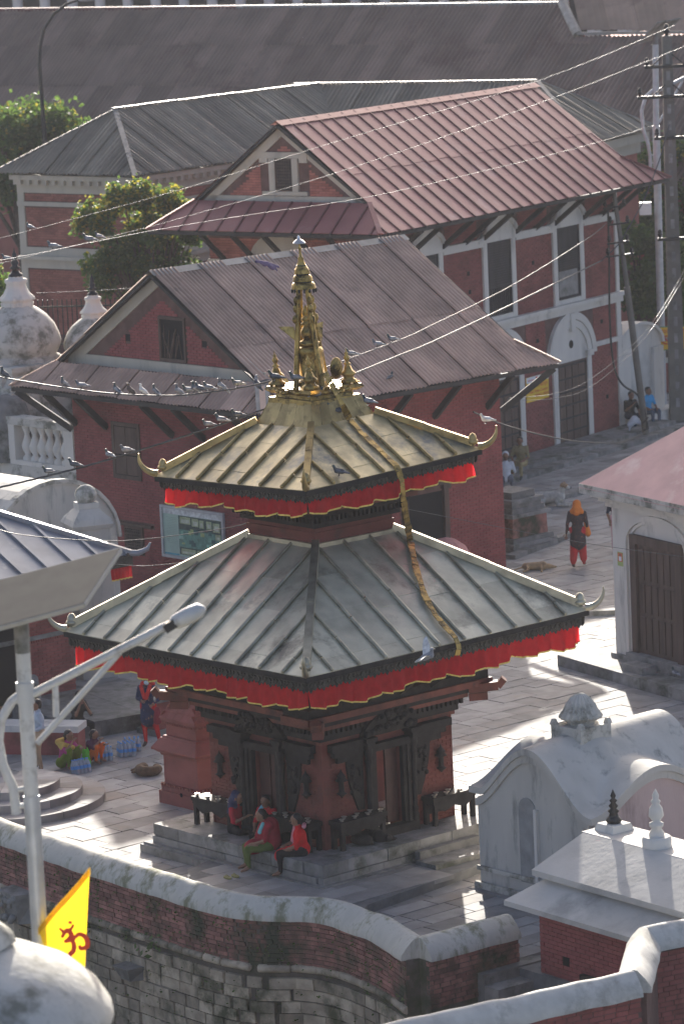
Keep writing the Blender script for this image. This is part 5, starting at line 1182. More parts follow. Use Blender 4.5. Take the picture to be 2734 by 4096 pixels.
def stupa(label, x, y, zb, r, hs):
    t = thing('stupa', label, 'stupa', (x, y, 0), rad(42), 'white stupas on the terrace')
    m_ = MB(); m_.frus(0, 0, r * 1.45, r * 1.4, 2.96, zb - .62 * r); m_.build('pedestal', PLASG, t)
    for h0, h1, z0, z1 in ((1.55, 1.55, -.62, -.52), (1.45, 1.3, -.52, -.32), (1.2, 1.2, -.32, -.2), (1.3, 1.3, -.2, -.08)):
        m_ = MB(); m_.frus(0, 0, r * h0 * .88, r * h1 * .88, zb + z0 * r, zb + z1 * r); m_.build('base_moulding', PLASG, t)
    for sd in range(4):
        for q in (-.9, -.3, .3, .9):
            m_ = MB(); m_.box(q * r - .06, q * r + .06, -r * 1.32, -r * 1.1, zb - .52 * r, zb - .3 * r); m_.build('base_block', PLASG, t, rot=(0, 0, sd * math.pi / 2))
    m_ = MB(); m_.lathe([(r * a, zb + r * b) for a, b in ((.95, -.1), (.96, .0), (.86, .04), (.9, .10), (.99, .28), (1.0, .36), (.97, .52), (.86, .78), (.70, .98), (.50, 1.14), (.36, 1.22))], 28); m_.build('dome', PLASG, t)
    m_ = MB(); m_.lathe([(r * a, zb + r * b) for a, b in ((.36, 1.20), (.38, 1.30), (.34, 1.33), (.42, 1.36), (.40, 1.42), (.30, 1.52), (.24, 1.64), (.22, 1.74), (.26, 1.80), (.25, 1.86), (.17, 1.87), (.17, 1.93))], 32, flute=.06, nf=10); m_.build('lotus_neck', PLAS, t)
    m_ = MB(); m_.lathe([(r * a, zb + r * b) for a, b in ((.17, 1.92), (.18, 1.96), (.11, 2.02), (.07, 2.08), (.14, 2.13), (.07, 2.18), (.10, 2.26), (.06, 2.31), (.08, 2.36), (.05, 2.41), (.06, 2.45), (.03, 2.5), (.0, 2.62))], 12); m_.build('finial', BRON, t)
stupa('large weathered white stupa with black spire on the terrace', -8.08, 31.0, 5.45, 1.13, 0)
stupa('smaller cleaner white stupa half hidden by the corrugated roof edge', -6.05, 31.2, 5.35, .86, 0)
dm = thing('stone_dome', 'small dark stone dome resting behind the white balustrade', 'stone dome', (-8.35, 28.9, 0))
m_ = MB(); m_.lathe([(.62, 2.97), (.62, 3.9), (.60, 4.2), (.5, 4.5), (.3, 4.68), (0, 4.74)], 18); m_.build('dome', STON, dm)
fe = thing('iron_fence', 'dark iron picket fence behind the white stupas', 'fence', (-8.6, 44.5, 0), rad(-8))
m_ = MB(); m_.box(0, 6, 0, .25, 0, 3.7); m_.build('fence_wall', BR4, fe)
for k in range(40):
    m_ = MB(); m_.box(k * .15, k * .15 + .03, .1, .13, 3.7, 5.4); m_.build('picket', IRON, fe)
for z in (4.0, 5.15):
    m_ = MB(); m_.box(0, 6, .09, .14, z, z + .05); m_.build('rail', IRON, fe)

# --- white niche wall right of the trimmed hall
nw = thing('niche_wall', 'white plastered wall end with rounded top and tall arched niche and bench', 'wall', (1.48, 36.28, 0), rad(55.8))
m_ = MB(); m_.prism([(14.15, 0), (16.95, 0), (16.95, 2.5)] + arc(15.5, 2.5, 1.45, 0, 180, 12, .5) + [(14.15, 2.5)], FR(.15), -.6, 0); m_.build('wall', PLAS, nw)
m_ = MB(); m_.prism(arc(15.5, 2.5, 1.55, 0, 180, 12, .52) + arc(15.5, 2.5, 1.42, 180, 0, 12, .5), FR(.15), -.62, .1); m_.build('coping', PLAS, nw)
m_ = MB(); m_.prism([(14.75, .45), (16.25, .45), (16.25, 1.6)] + arc(15.5, 1.6, .75, 0, 180, 10, 1.0) + [(14.75, 1.6)], FR(.15), .002, .012); m_.build('niche', GCAP, nw)
for a, b in ((14.2, 14.75), (16.25, 16.9)):
    m_ = MB(); fbox(m_, FR(.15), a, b, 0, 2.4, .0, .12); m_.build('pilaster', PLAS, nw)
m_ = MB(); fbox(m_, FR(.15), 14.3, 17.2, 0, .42, .0, .6); m_.build('bench', PLAS, nw)
m_ = MB(); fbox(m_, FR(.15), 14.12, 14.32, 0, 3.4, -.6, .1); m_.build('side_post', PLASG, nw)
gw = thing('garden_wall', 'low brick garden wall with pale coping below the trees', 'wall', (10.9, 56, 0), rad(8))
m_ = MB(); m_.box(-2, 8, 0, .3, 0, 1.0); m_.build('wall', BR3, gw); m_ = MB(); m_.box(-2, 8, -.06, .36, 1.0, 1.15); m_.build('coping', PLASG, gw)
# stepped red pedestal right of the red hall
p2 = thing('mossy_pedestal', 'mossy stepped brick pedestal at the corner of the red hall', 'pedestal', (4.95, 29.1, 0), rad(42.66))
for h, z0, z1 in ((.85, 0, .22), (.78, .22, .34), (.66, .34, .88), (.74, .88, .98), (.62, .98, 1.12), (.56, 1.12, 1.24), (.62, 1.24, 1.34), (.44, 1.34, 1.52)):
    m_ = MB(); m_.frus(0, 0, h, h * .98, z0, z1); m_.build('pedestal_course', BRO if h == .66 else STON, p2)
for x0, y0, L, a in ((4.9, 27.0, 3.2, 60), (5.6, 19.2, 4.5, 2), (5.3, 34.0, 6.5, 52)):   # low kerb steps across the square
    kb = thing('kerb', {60: 'low stone kerb at the mossy pedestal', 2: 'low stone kerb crossing the sunlit paving by the pink roofed shrine', 52: 'long low stone kerb below the steps of the trimmed hall'}[a], 'kerb', (x0, y0, 0), rad(a)); s = 0
    while s < L:
        e = s + R.uniform(.7, 1.2); m_ = MB(); m_.box(s, e - .008, 0, .3, -.02, .12); m_.build('kerb_stone', STON, kb); s = e
lg = thing('stone_ledge', 'long grey stone ledge behind the standing woman', 'ledge', (-5.6, 8.4, 0), rad(30))
s = 0
while s < 3.4:
    e = s + R.uniform(.7, 1.1); m_ = MB(); m_.box(s, e - .006, 0, 3.2, -.02, .34); m_.build('ledge_stone', STON, lg); s = e
sb = thing('stone_stool', 'square grey stone block beside the standing woman', 'stone block', (-3.75, 8.9, 0), rad(41))
m_ = MB(); m_.frus(0, 0, .34, .34, 0, .12); m_.build('foot', STON, sb); m_ = MB(); m_.frus(0, 0, .27, .27, .12, .72); m_.build('shaft', REDP, sb); m_ = MB(); m_.frus(0, 0, .33, .31, .72, .82); m_.build('top', STON, sb)
ls = thing('low_wall', 'low white topped brick wall behind the squatting women', 'wall', (-7.6, 7.6, 0), rad(-14))
m_ = MB(); m_.box(0, 2.3, 0, .5, 0, .5); m_.build('wall', BR3, ls); m_ = MB(); m_.box(-.03, 2.33, -.06, .56, .5, .64); m_.build('coping', PLAS, ls)
# ---------------------------------------------------------------- raised paving in front of the temple
ap = bpy.data.objects.new('apron_paving', None); col.objects.link(ap); ap['kind'] = 'structure'
APOLY = [(-2.25, -3.3), (-1.75, -2.0), (-.3, -1.4), (2.0, -2.2), (2.75, -3.3), (.35, -5.95), (-.6, -7.25), (-1.6, -6.4), (-2.35, -5.3)]
def inpoly(x, y, P):
    c = False
    for i in range(len(P)):
        (a, b), (d, e) = P[i], P[i - 1]
        if (b > y) != (e > y) and x < (d - a) * (y - b) / (e - b) + a: c = not c
    return c
APOLY = [(-2.75, -3.15), (-1.9, -1.9), (2.2, -2.0), (2.9, -3.45), (.55, -6.1), (.1, -7.55), (-.6, -7.3), (-1.4, -7.0), (-2.1, -6.3), (-2.6, -5.6)]
m_ = MB(); m_.prism(APOLY, lambda a, b, d: (a, b, d), -.04, .165); m_.build('apron_bed', GROUT, ap)
y = -8.
while y < 0:
    h = R.uniform(.42, .6); x = -5 - R.random()
    while x < 5:
        w = R.uniform(.8, 1.3); q = clip(clip(clip(clip([(a * ca - b * sa, -1.37 + a * sa + b * ca) for a, b in ((x, y), (x + w - .01, y), (x + w - .01, y + h - .01), (x, y + h - .01))], lambda p: p[1] + 7.5), lambda p: 2.9 - p[0]), lambda p: p[0] + 2.75), lambda p: 1)
        cx, cy = sum(p[0] for p in q) / max(1, len(q)), sum(p[1] for p in q) / max(1, len(q))
        if len(q) > 2 and all(inpoly(cx + (p[0] - cx) * .8, cy + (p[1] - cy) * .8, APOLY) for p in q):
            m_ = MB(); m_.prism(q, lambda a, b, d: (a, b, d), .1, .178 + R.uniform(-.003, .003)); m_.build('paving_slab', PAVE, ap)
        x += w
    y += h

# ---------------------------------------------------------------- trees and plants
def tree(name, label, base, top_z, clumps, nleaf, ls, mats, wts, cat='tree', group=None, trunk_r=.14):
    t = thing(name, label, cat, base, 0, group); rr = random.Random(hash(label) % 9999 if 0 else len(label) * 7 + int(abs(base[0]) * 10))
    m_ = MB(); n0 = Vector((0, 0, 0)); mid = Vector((rr.uniform(-.2, .2), rr.uniform(-.2, .2), top_z * .45))
    m_.tube([n0, mid * .5, mid], [trunk_r, trunk_r * .85, trunk_r * .7], 8)
    for c, r in clumps:
        c = Vector(c); m_.tube([mid * .9, mid.lerp(c, .5) + Vector((0, 0, .2)), c], [trunk_r * .5, trunk_r * .3, trunk_r * .1], 6)
    m_.build('trunk', BARK, t)
    m_ = MB(); tot = sum(r ** 2 for c, r in clumps); zs = sorted(c[2] for c, r in clumps); zmed = zs[len(zs) * 2 // 3]; wlow = [w if m is not LEAFY else w * .12 for w, m in zip(wts, mats)]
    for c, r in clumps:
        c = Vector(c); sub = []
        for k in range(max(6, int(26 * r))):
            d = Vector((rr.gauss(0, 1), rr.gauss(0, 1), rr.gauss(0, 1))).normalized() * r * rr.uniform(.45, 1.0); d.z *= .8; sub.append(c + d)
        for k in range(int(nleaf * r ** 2 / tot)):
            s = rr.choice(sub); p = s + Vector((rr.gauss(0, 1), rr.gauss(0, 1), rr.gauss(-.5, 1.1))) * r * .2
            a = Vector((rr.gauss(0, 1), rr.gauss(0, 1), rr.gauss(0, .5) - .4)).normalized(); b = a.cross(Vector((rr.gauss(0, 1), rr.gauss(0, 1), rr.gauss(0, 1)))).normalized(); l = ls * rr.uniform(.6, 1.3); w = l * .42
            nn = a.cross(b) * l * .15
            m_.add([p, p + a * l * .5 + b * w + nn, p + a * l, p + a * l * .5 - b * w + nn], [(0, 1, 2, 3)], rr.choices(range(len(mats)), wts if p.z > zmed else wlow)[0])
    m_.build('crown', mats, t)
    return t
def cl(n, rx, ry, rz, cz, r0, r1, seed):
    rr = random.Random(seed); out = []
    for k in range(n):
        while True:
            p = Vector((rr.uniform(-1, 1), rr.uniform(-1, 1), rr.uniform(-1, 1)))
            if p.length < 1: break
        out.append(((p.x * rx, p.y * ry, cz + p.z * rz), rr.uniform(r0, r1)))
    return out
tree('yellowing_tree', 'drooping tree with yellowing leaves in front of the grey roofed hall', (-5.5, 48.2, 0), 7.5, cl(36, 1.7, 1.0, 1.6, 6.55, .22, .62, 3) + [((-1.75, 0, 7.6), .35), ((1.3, 0, 7.7), .4), ((.2, 0, 8.35), .45), ((-1.1, 0, 7.85), .6), ((-.5, .1, 8.2), .6), ((-1.5, 0, 7.3), .5), ((.8, 0, 8.0), .55)], 19000, .15, [LEAF, LEAFY, LEAFD], (5, 4, 2))
tree('broad_tree', 'dense green tree beside the long dark roof and curved lamp post', (-11.4, 77, 0), 9, cl(26, 2.2, 1.5, 2.6, 7.1, .4, 1.1, 5), 14000, .22, [LEAF, LEAFD, LEAFY], (6, 4, 1), trunk_r=.25)
tree('small_tree', 'small bright tree behind the large stupa', (-9.9, 40.5, 0), 6, cl(8, .9, .8, 1.2, 6.2, .45, .7, 8), 3500, .15, [LEAF, LEAFD, LEAFY], (5, 4, 1))
tree('courtyard_tree', 'glossy dark tree behind the leaning electric pole', (10.9, 56.5, 0), 4.5, cl(22, 1.35, .8, 1.5, 4.0, .25, .65, 11), 11000, .18, [LEAF, LEAFD], (5, 4))
tree('tall_courtyard_tree', 'taller tree growing close behind the white solar lamp pole', (12.4, 64, 0), 7, cl(22, 2.1, 1.2, 2.3, 5.3, .35, .9, 12), 11000, .2, [LEAF, LEAFD, LEAFY], (4, 5, 1))
tree('far_right_tree', 'dark leafy tree between the garden wall and the concrete pole', (13.2, 58.5, 0), 4, cl(8, 1.1, .8, 1.3, 2.6, .5, .8, 13), 4000, .17, [LEAF, LEAFD], (4, 5))
for i, (sp_, zz, lab) in enumerate(((8.7, -.65, 'broad leafed weed rooted in the river wall near the carved stone'), (10.9, -.45, 'tuft of weed sprouting from the brick joints of the curved wall'), (5.1, -.55, 'dark weed clump growing from the wall behind the lamp post'))):
    c, g = full.at(sp_); n = Vector((g.y, -g.x)); t = thing('wall_plant', lab, 'plant', (c.x + n.x * .27, c.y + n.y * .27, zz)); m_ = MB(); rr = random.Random(i)
    for k in range((90, 26, 60)[i]):
        q = Vector((rr.gauss(0, .26), rr.gauss(0, .06), rr.gauss(-.05, .14))) * (1, .6, .9)[i]; q += Vector((n.x, n.y, 0)) * abs(rr.gauss(0, .1)); a = Vector((rr.gauss(0, 1) + n.x, rr.gauss(0, .6) + n.y, rr.gauss(-.5, .6))).normalized(); b = a.cross(Vector((n.x, n.y, .8))).normalized(); l = rr.uniform(.08, .16)
        m_.add([q, q + a * l * .5 + b * l * .35, q + a * l, q + a * l * .5 - b * l * .35], [(0, 1, 2, 3)])
    m_.build('leaves', LEAF, t)
    m_ = MB()
    for k in range(7): m_.tube([(0, 0, 0), (rr.gauss(0, .15), n.y * .1, rr.gauss(0, .1))], .008, 5)
    m_.build('stem', BARK, t)
wc = MB(); rr = random.Random(4)      # moss tufts along the wall joints
for k in range(420):
    s = rr.uniform(4, full.L[-1]); c, g = full.at(s); n = Vector((g.y, -g.x)); z = rr.choice((rr.uniform(-.5, .38), rr.uniform(-2, -.5)));
    for j in range(5):
        q = Vector((c.x + n.x * .27 + g.x * rr.gauss(0, .05), c.y + n.y * .27 + g.y * rr.gauss(0, .05), z + rr.gauss(0, .02))); a = Vector((n.x + rr.gauss(0, .7), n.y + rr.gauss(0, .7), rr.gauss(0, .7))).normalized(); b = a.cross(Vector((0, 0, 1))).normalized(); l = rr.uniform(.03, .07)
        wc.add([q, q + a * l * .5 + b * l * .4, q + a * l, q + a * l * .5 - b * l * .4], [(0, 1, 2, 3)])
tag(wc.build('wall_moss', LEAF, kind='stuff'), 'green moss and small weeds in the joints of the river wall', 'moss')

# ---------------------------------------------------------------- poles, lamps, wires
def cable(key, name, label, r, mat, twist=False):
    P = WIRES[key]; pts = []
    for i in range(len(P) - 1):
        p0, p1, p2, p3 = [Vector(P[max(0, min(len(P) - 1, k))]) for k in (i - 1, i, i + 1, i + 2)]
        for j in range(6):
            t = j / 6; pts.append(.5 * ((2 * p1) + (-p0 + p2) * t + (2 * p0 - 5 * p1 + 4 * p2 - p3) * t * t + (-p0 + 3 * p1 - 3 * p2 + p3) * t ** 3))
    pts.append(Vector(P[-1]))
    if not twist:
        m_ = MB(); m_.tube(pts, r, 6); tag(m_.build(name, mat), label, 'cable'); return
    t = thing(name, label, 'cable'); fine = []
    for i in range(len(pts) - 1):
        n = max(1, int((pts[i + 1] - pts[i]).length / .05)); fine += [pts[i].lerp(pts[i + 1], k / n) for k in range(n)]
    for ph in (0, 2.09, 4.19):
        q = []
        for i, p in enumerate(fine):
            a = i * .42 + ph; q.append(p + Vector((0, math.cos(a), math.sin(a))) * r * .7)
        m_ = MB(); m_.tube(q, r * .62, 5); m_.build('strand', mat if ph else CABD, t)
cable('w1', 'overhead_wire', 'topmost thin wire running to the tip of the concrete pole', .005, CABL)
cable('w2', 'overhead_wire', 'second thin wire running to the upper crossarm of the concrete pole', .005, CABL)
cable('w3', 'overhead_wire', 'slack thin wire running to the white solar lamp pole', .005, CABL)
cable('w4', 'overhead_wire', 'short thin wire from the large stupa to the red hall roof', .007, CABL)
cable('w5', 'pigeon_cable', 'sagging dark cable lined with pigeons beside the gilded spire', .016, CABD)
cable('w6a', 'twisted_cable', 'thick twisted silvery cable with pigeons running to the upper pagoda roof', .017, CABL, True)
cable('w6', 'twisted_cable', 'thick twisted silvery cable from the spire to the leaning pole', .017, CABL, True)
cable('w6b', 'twisted_cable', 'thick pale cable rising from the leaning pole to the concrete pole', .02, CABL)
cable('w7', 'twisted_cable', 'thinner twisted cable with three pigeons above the corrugated roof', .011, CABL, True)
cable('w8', 'overhead_wire', 'thin pale wire from the upper pagoda to the pink roofed shrine', .006, CABL)
cable('w9', 'overhead_wire', 'thin dark wire sagging from the metal roofed temple to the pagoda', .009, CABD)
cable('w10', 'overhead_wire', 'short thin wire below the red flounce', .007, CABL)
cable('w11', 'overhead_wire', 'black cable drooping across the lane to the foot of the leaning pole', .02, CABD)
cable('w12', 'overhead_wire', 'upper of two pale drop wires in front of the ticket sign', .006, CABL)
cable('w13', 'overhead_wire', 'lower of two pale drop wires in front of the ticket sign', .006, CABL)
cable('w14', 'hanging_cable', 'thick black cable hanging down the leaning electric pole', .035, CABD)
def insul(m_, p, s=1.): m_.lathe([(.03 * s, 0), (.03 * s, .04 * s), (.06 * s, .06 * s), (.06 * s, .10 * s), (.035 * s, .11 * s), (.055 * s, .14 * s), (.03 * s, .2 * s), (0, .21 * s)], 8, p)
# concrete pole
cp = thing('concrete_pole', 'massive weathered concrete electricity pole with steel crossarms', 'pole', (11.28, 49.5, 0))
m_ = MB(); m_.hexa([(-.26, -.2, 0), (.26, -.2, 0), (.26, .2, 0), (-.26, .2, 0), (-.15, -.13, 12.3), (.15, -.13, 12.3), (.15, .13, 12.3), (-.15, .13, 12.3)]); m_.build('shaft', CONC, cp)
for k in range(22):
    m_ = MB(); z = .5 + k * .52; m_.box(-.06, .06, -.212 + z * .0055, -.202 + z * .0055, z, z + .3); m_.build('recess', STON, cp)
for z, a, b in ((11.35, -.75, .8), (10.40, -1.0, .8), (9.1, -.5, .8), (5.9, -.5, .7)):
    m_ = MB(); m_.box(a, b, -.28, -.18, z - .05, z + .05); arm = m_.build('crossarm', IRON, cp)
    m_ = MB()
    for x in (a + .08, b - .08): insul(m_, (x, -.23, z + .05), 1.3)
    m_.build('insulator', BRON, arm)
m_ = MB()
for z in (11.3, 10.35):
    for sg in (-1, 1): m_.bar((sg * .12, -.24, z - .02 + .45), (sg * .6, -.24, z), .04, .04)
m_.build('brace', IRON, cp); m_ = MB(); insul(m_, (0, 0, 12.3), 1.8); m_.build('top_insulator', BRON, cp)
# white solar street lamp far right
def solar_lamp(name, label, loc, rz, sc_, parts):
    t = thing(name, label, 'lamp post', loc, rz); t.scale = (sc_, sc_, sc_); return t
wl_ = thing('solar_lamp_post', 'white solar street lamp pole rising behind the trimmed hall', 'lamp post', (11.08, 52, 0))
m_ = MB(); m_.tube([(-.05, 0, 0), (0, 0, 9.3)], .125, 10); m_.tube([(0, 0, 9.3), (.06, 0, 11.9)], .10, 10); m_.build('pole', GALV, wl_); m_ = MB(); m_.tube([(.06, 0, 11.9), (.07, 0, 12.4)], .09, 8); m_.build('pole_top', STON, wl_)
m_ = MB(); m_.hexa([(-.55, -.35, 11.95), (.05, -.9, 12.62), (.9, .1, 12.68), (.25, .6, 12.05), (-.55, -.35, 11.99), (.05, -.9, 12.66), (.9, .1, 12.72), (.25, .6, 12.09)]); m_.build('solar_panel', STON, wl_)
P_ = [(-.05, 0, 10.45), (-.3, 0, 10.25), (-.45, 0, 9.8), (-.42, 0, 9.2), (-.28, 0, 8.75), (-.22, 0, 8.3), (-.22, 0, 7.9)]
m_ = MB(); m_.tube(P_, .06, 8); m_.build('curved_pipe', GALV, wl_)
m_ = MB(); m_.tube([(.05, 0, 10.4), (1.1, 0, 10.85)], .06, 8); m_.tube([(.1, 0, 9.4), (.9, 0, 10.7)], .04, 8); m_.build('arm', GALV, wl_)
m_ = MB(); m_.box(-.62, -.25, -.25, .05, 6.45, 6.85); m_.build('control_box', WHT, wl_)
for z in (8.1, 8.35): m_ = MB(); m_.tube([(-.22, 0, z), (0, 0, z)], .025, 6); m_.build('clip', GALV, wl_)
# leaning steel pole
ep = thing('leaning_pole', 'leaning tubular steel electric pole with crossarms in front of the trimmed hall', 'pole', (10.0, 46.3, 0))
m_ = MB(); m_.tube([(0, 0, 0), (-.25, -.1, 2.5), (-.48, -.2, 4.8)], [.11, .105, .10], 10); m_.tube([(-.46, -.2, 4.7), (-.62, -.25, 6.2), (-.82, -.3, 7.95)], [.075, .07, .065], 10); m_.build('shaft', CONC, ep)
for z, x0, x1 in ((7.3, -1.15, -.45), (6.78, -1.0, -.35), (6.2, -1.05, -.38), (5.8, -1.1, -.25)):
    m_ = MB(); m_.bar((x0, -.3, z - .02), (x1, -.35, z + .05), .07, .05); a_ = m_.build('crossarm', IRON, ep)
    m_ = MB()
    for x in (x0 + .06, x1 - .06): insul(m_, (x, -.32, z + .03), 1.1)
    m_.build('insulator', BRON, a_)
m_ = MB(); m_.tube([(-.1, -.14, .3), (.05, -.16, .34), (.02, -.14, .55), (-.12, -.12, .5), (.06, -.16, .7)], .03, 6); m_.build('wire_bundle', CABD, ep)
# curved street lamp top left
sl_ = thing('street_lamp', 'slender dark street lamp post bending over beside the dense green tree', 'lamp post', (-10.28, 75, 0))
m_ = MB(); m_.tube([(0, 0, 0), (0, 0, 8), (-.05, 0, 10.9), (.02, 0, 11.6), (.2, 0, 12.25), (.6, 0, 12.8), (1.1, 0, 13.15), (1.6, 0, 13.3)], [.11, .09, .075, .07, .065, .06, .055, .05], 8); m_.build('pole', IRON, sl_)
m_ = MB(); m_.ball((1.9, 0, 13.3), .4, .15, .09); m_.build('lamp_head', GALV, sl_)
LPW = M('lamp_post_paint', (.52, .52, .50), .5, .1, 4, dirt=(.3, .29, .27), damt=.35, dscale=4)
# near solar lamp, out of focus
LP = (-3.22, -30., 0)
nl = thing('near_solar_lamp', 'near white tubular solar lamp post with long arm and yellow flag', 'lamp post', LP)
m_ = MB(); m_.tube([(0, 0, -5), (0, 0, 8.35)], .092, 14); m_.build('lower_pole', GALV, nl)
m_ = MB(); m_.tube([(0, 0, 8.3), (0, 0, 10.05)], .082, 14); m_.tube([(0, 0, 9.42), (0, 0, 9.66)], .1, 14); m_.build('upper_pole', LPW, nl)
m_ = MB(); m_.tube([(0, 0, 10.0), (0, 0, 10.5)], .085, 12); m_.build('pole_top', STON, nl)
m_ = MB(); m_.tube([(.08, 0, 9.52), (1.62, 0, 10.23)], .05, 10); m_.build('arm', LPW, nl)
m_ = MB(); m_.tube([(.10, 0, 8.95), (1.08, 0, 9.95)], .036, 8); m_.tube([(.34, 0, 9.62), (.33, 0, 9.25)], .036, 8); m_.build('arm_brace', LPW, nl)
m_ = MB(); m_.bar((1.60, 0, 10.20), (1.72, 0, 10.27), .16, .10); m_.build('lamp_socket', BLK, nl)
m_ = MB()
for k, (x, w, h) in enumerate(((1.70, .10, .07), (1.76, .17, .10), (1.9, .19, .11), (1.98, .17, .09), (2.03, .1, .05))): pass
m_.tube([(1.66, 0, 10.24), (1.72, 0, 10.27), (1.86, 0, 10.33), (2.0, 0, 10.39), (2.06, 0, 10.41)], [.05, .085, .10, .09, .03], 12); m_.build('lamp_head', LPW, nl)
P_ = [(-.02, 0, 9.54), (-.16, 0, 9.44), (-.29, 0, 9.24), (-.33, 0, 9.0), (-.30, 0, 8.72), (-.20, 0, 8.46), (-.18, 0, 8.15)]
m_ = MB(); m_.tube(P_, .055, 10); m_.tube([(-.19, 0, 8.42), (0, 0, 8.45)], .03, 8); m_.tube([(-.18, 0, 8.24), (0, 0, 8.24)], .03, 8); m_.build('curved_pipe', LPW, nl)
PANB = M('panel_back', (.10, .095, .07), .6, .15, 4); ALU = M('aluminium_frame', (.36, .36, .34), .5, .1, 5, metal=.3)
# tilted panel seen from below
O_ = Vector((1.12, .55, 11.02)); A_ = Vector((-2.1, -.30, -.42)); B_ = Vector((-.38, -1.0, -.42)); n_ = A_.cross(B_).normalized(); n_ = n_ if n_.z > 0 else -n_
def pan(a, b, h): return O_ + A_ * a + B_ * b + n_ * h
m_ = MB(); m_.hexa([pan(0, 0, 0), pan(1, 0, 0), pan(1, 1, 0), pan(0, 1, 0), pan(0, 0, .02), pan(1, 0, .02), pan(1, 1, .02), pan(0, 1, .02)]); m_.build('solar_panel', PANB, nl)
for a0, b0, a1, b1 in ((0, 0, 1, 0), (1, 0, 1, 1), (1, 1, 0, 1), (0, 1, 0, 0), (.5, 0, .5, 1), (.25, 0, .25, 1), (0, .55, 1, .55)):
    m_ = MB(); m_.bar(pan(a0, b0, -.01), pan(a1, b1, -.01), .035, .05, up=n_); m_.build('panel_frame', ALU, nl)
m_ = MB(); m_.bar((0, 0, 10.45), pan(.5, .5, -.02), .1, .1); m_.build('panel_bracket', IRON, nl)
# yellow flag with the red sign
YEL = cloth('yellow_cloth', (.80, .52, .02), .45); YEL2 = cloth('yellow_border', (.62, .38, .02), .4); OMR = M('red_print', (.55, .05, .02), .8, .1)
fl = thing('flag', 'yellow pennant with a red sacred sign tied to the near lamp post', 'flag', (-3.2, -30.14, 0))
def FLG(s, z): return Vector((s, -.03 * math.sin(s * 9 + z * 4) - .02, z))
poly_ = [(.60, 7.53), (-.02, 6.86), (.05, 6.49), (.13, 6.28), (.47, 6.30)]
m_ = MB(); N_ = 14
def edge(t): return (lambda q: q)((.60 + (-.02 - .60) * t, 7.53 + (6.86 - 7.53) * t))
vs = []
for i in range(N_ + 1):
    t = i / N_; x = .60 - .62 * t; zt = 7.53 - .67 * t; zb = (6.28 + .02 * t if x > .13 else 6.28 + (.13 - x) * 1.6); xb = x - .13 * (1 - t) + .09 * t
    for j in range(9): u_ = j / 8; vs.append(FLG(x + (xb - x) * u_, zt + (zb - zt) * u_))
m_.add(vs, [(i * 9 + j, i * 9 + j + 1, (i + 1) * 9 + j + 1, (i + 1) * 9 + j) for i in range(N_) for j in range(8)], 0, True); m_.build('flag_cloth', YEL, fl)
m_ = MB(); m_.add([v_ + Vector((0, -.006, 0)) for i in range(N_ + 1) for v_ in (vs[i * 9], vs[i * 9] + Vector((.0, 0, -.085)))], [(2 * i, 2 * i + 1, 2 * i + 3, 2 * i + 2) for i in range(N_)], 0, True); m_.build('flag_border', YEL2, fl)
def stroke(pts, w=.03):
    m_ = MB(); P = [FLG(a, b) + Vector((0, -.012, 0)) for a, b in pts]; sm_ = smooth(P, 6); vs = []
    for i, p in enumerate(sm_):
        d = (sm_[min(i + 1, len(sm_) - 1)] - sm_[max(i - 1, 0)]).normalized(); s = Vector((-d.z, 0, d.x)); ww = w * (.55 + .45 * math.sin(math.pi * (i + .5) / len(sm_))); vs += [p + s * ww, p - s * ww]
    m_.add(vs, [(2 * i, 2 * i + 1, 2 * i + 3, 2 * i + 2) for i in range(len(sm_) - 1)]); m_.build('printed_stroke', OMR, fl)
k_ = lambda a, b: (.16 + a * .34 + b * .05, 6.42 + b * .5)
stroke([k_(.14, .62), k_(.30, .78), k_(.46, .66), k_(.34, .54), k_(.22, .53)]); stroke([k_(.24, .53), k_(.50, .52), k_(.56, .32), k_(.40, .16), k_(.62, .02), k_(.78, -.02)][::-1]) ; stroke([k_(.46, .50), k_(.70, .68), k_(.95, .60), k_(1.0, .40), k_(.80, .34), k_(.74, .42)])
stroke([k_(.05, .84), k_(.22, .74), k_(.42, .80), k_(.52, .92)], .02); stroke([k_(.36, .93), k_(.40, .97), k_(.44, .93)], .02)
# near white stupa, out of focus
ns = thing('near_stupa', 'large mottled white stupa dome rising close beside the yellow flag', 'stupa', (-3.52, -35.8, 0))
WST = M('mottled_lime', (.47, .46, .42), .85, .15, 2, bump=.4, bscale=8, dirt=(.17, .17, .14), damt=.62, dscale=1.6)
m_ = MB(); m_.lathe([(1.6, -5), (1.6, 6.9), (1.36, 7.15), (1.34, 7.36), (1.44, 7.46), (1.48, 7.56), (1.46, 7.68), (1.35, 7.86), (1.14, 8.05), (.83, 8.2), (.60, 8.3), (.45, 8.36)], 40, (0, 0, -.02)); m_.build('dome', WST, ns)
m_ = MB(); m_.lathe([(.55, 8.42), (.52, 8.52), (.40, 8.60), (.36, 8.72), (.30, 8.80), (.26, 8.95), (.15, 9.05), (0, 9.2)], 24, (0, 0, -.08), flute=.04, nf=8); m_.build('crown', WST, ns)

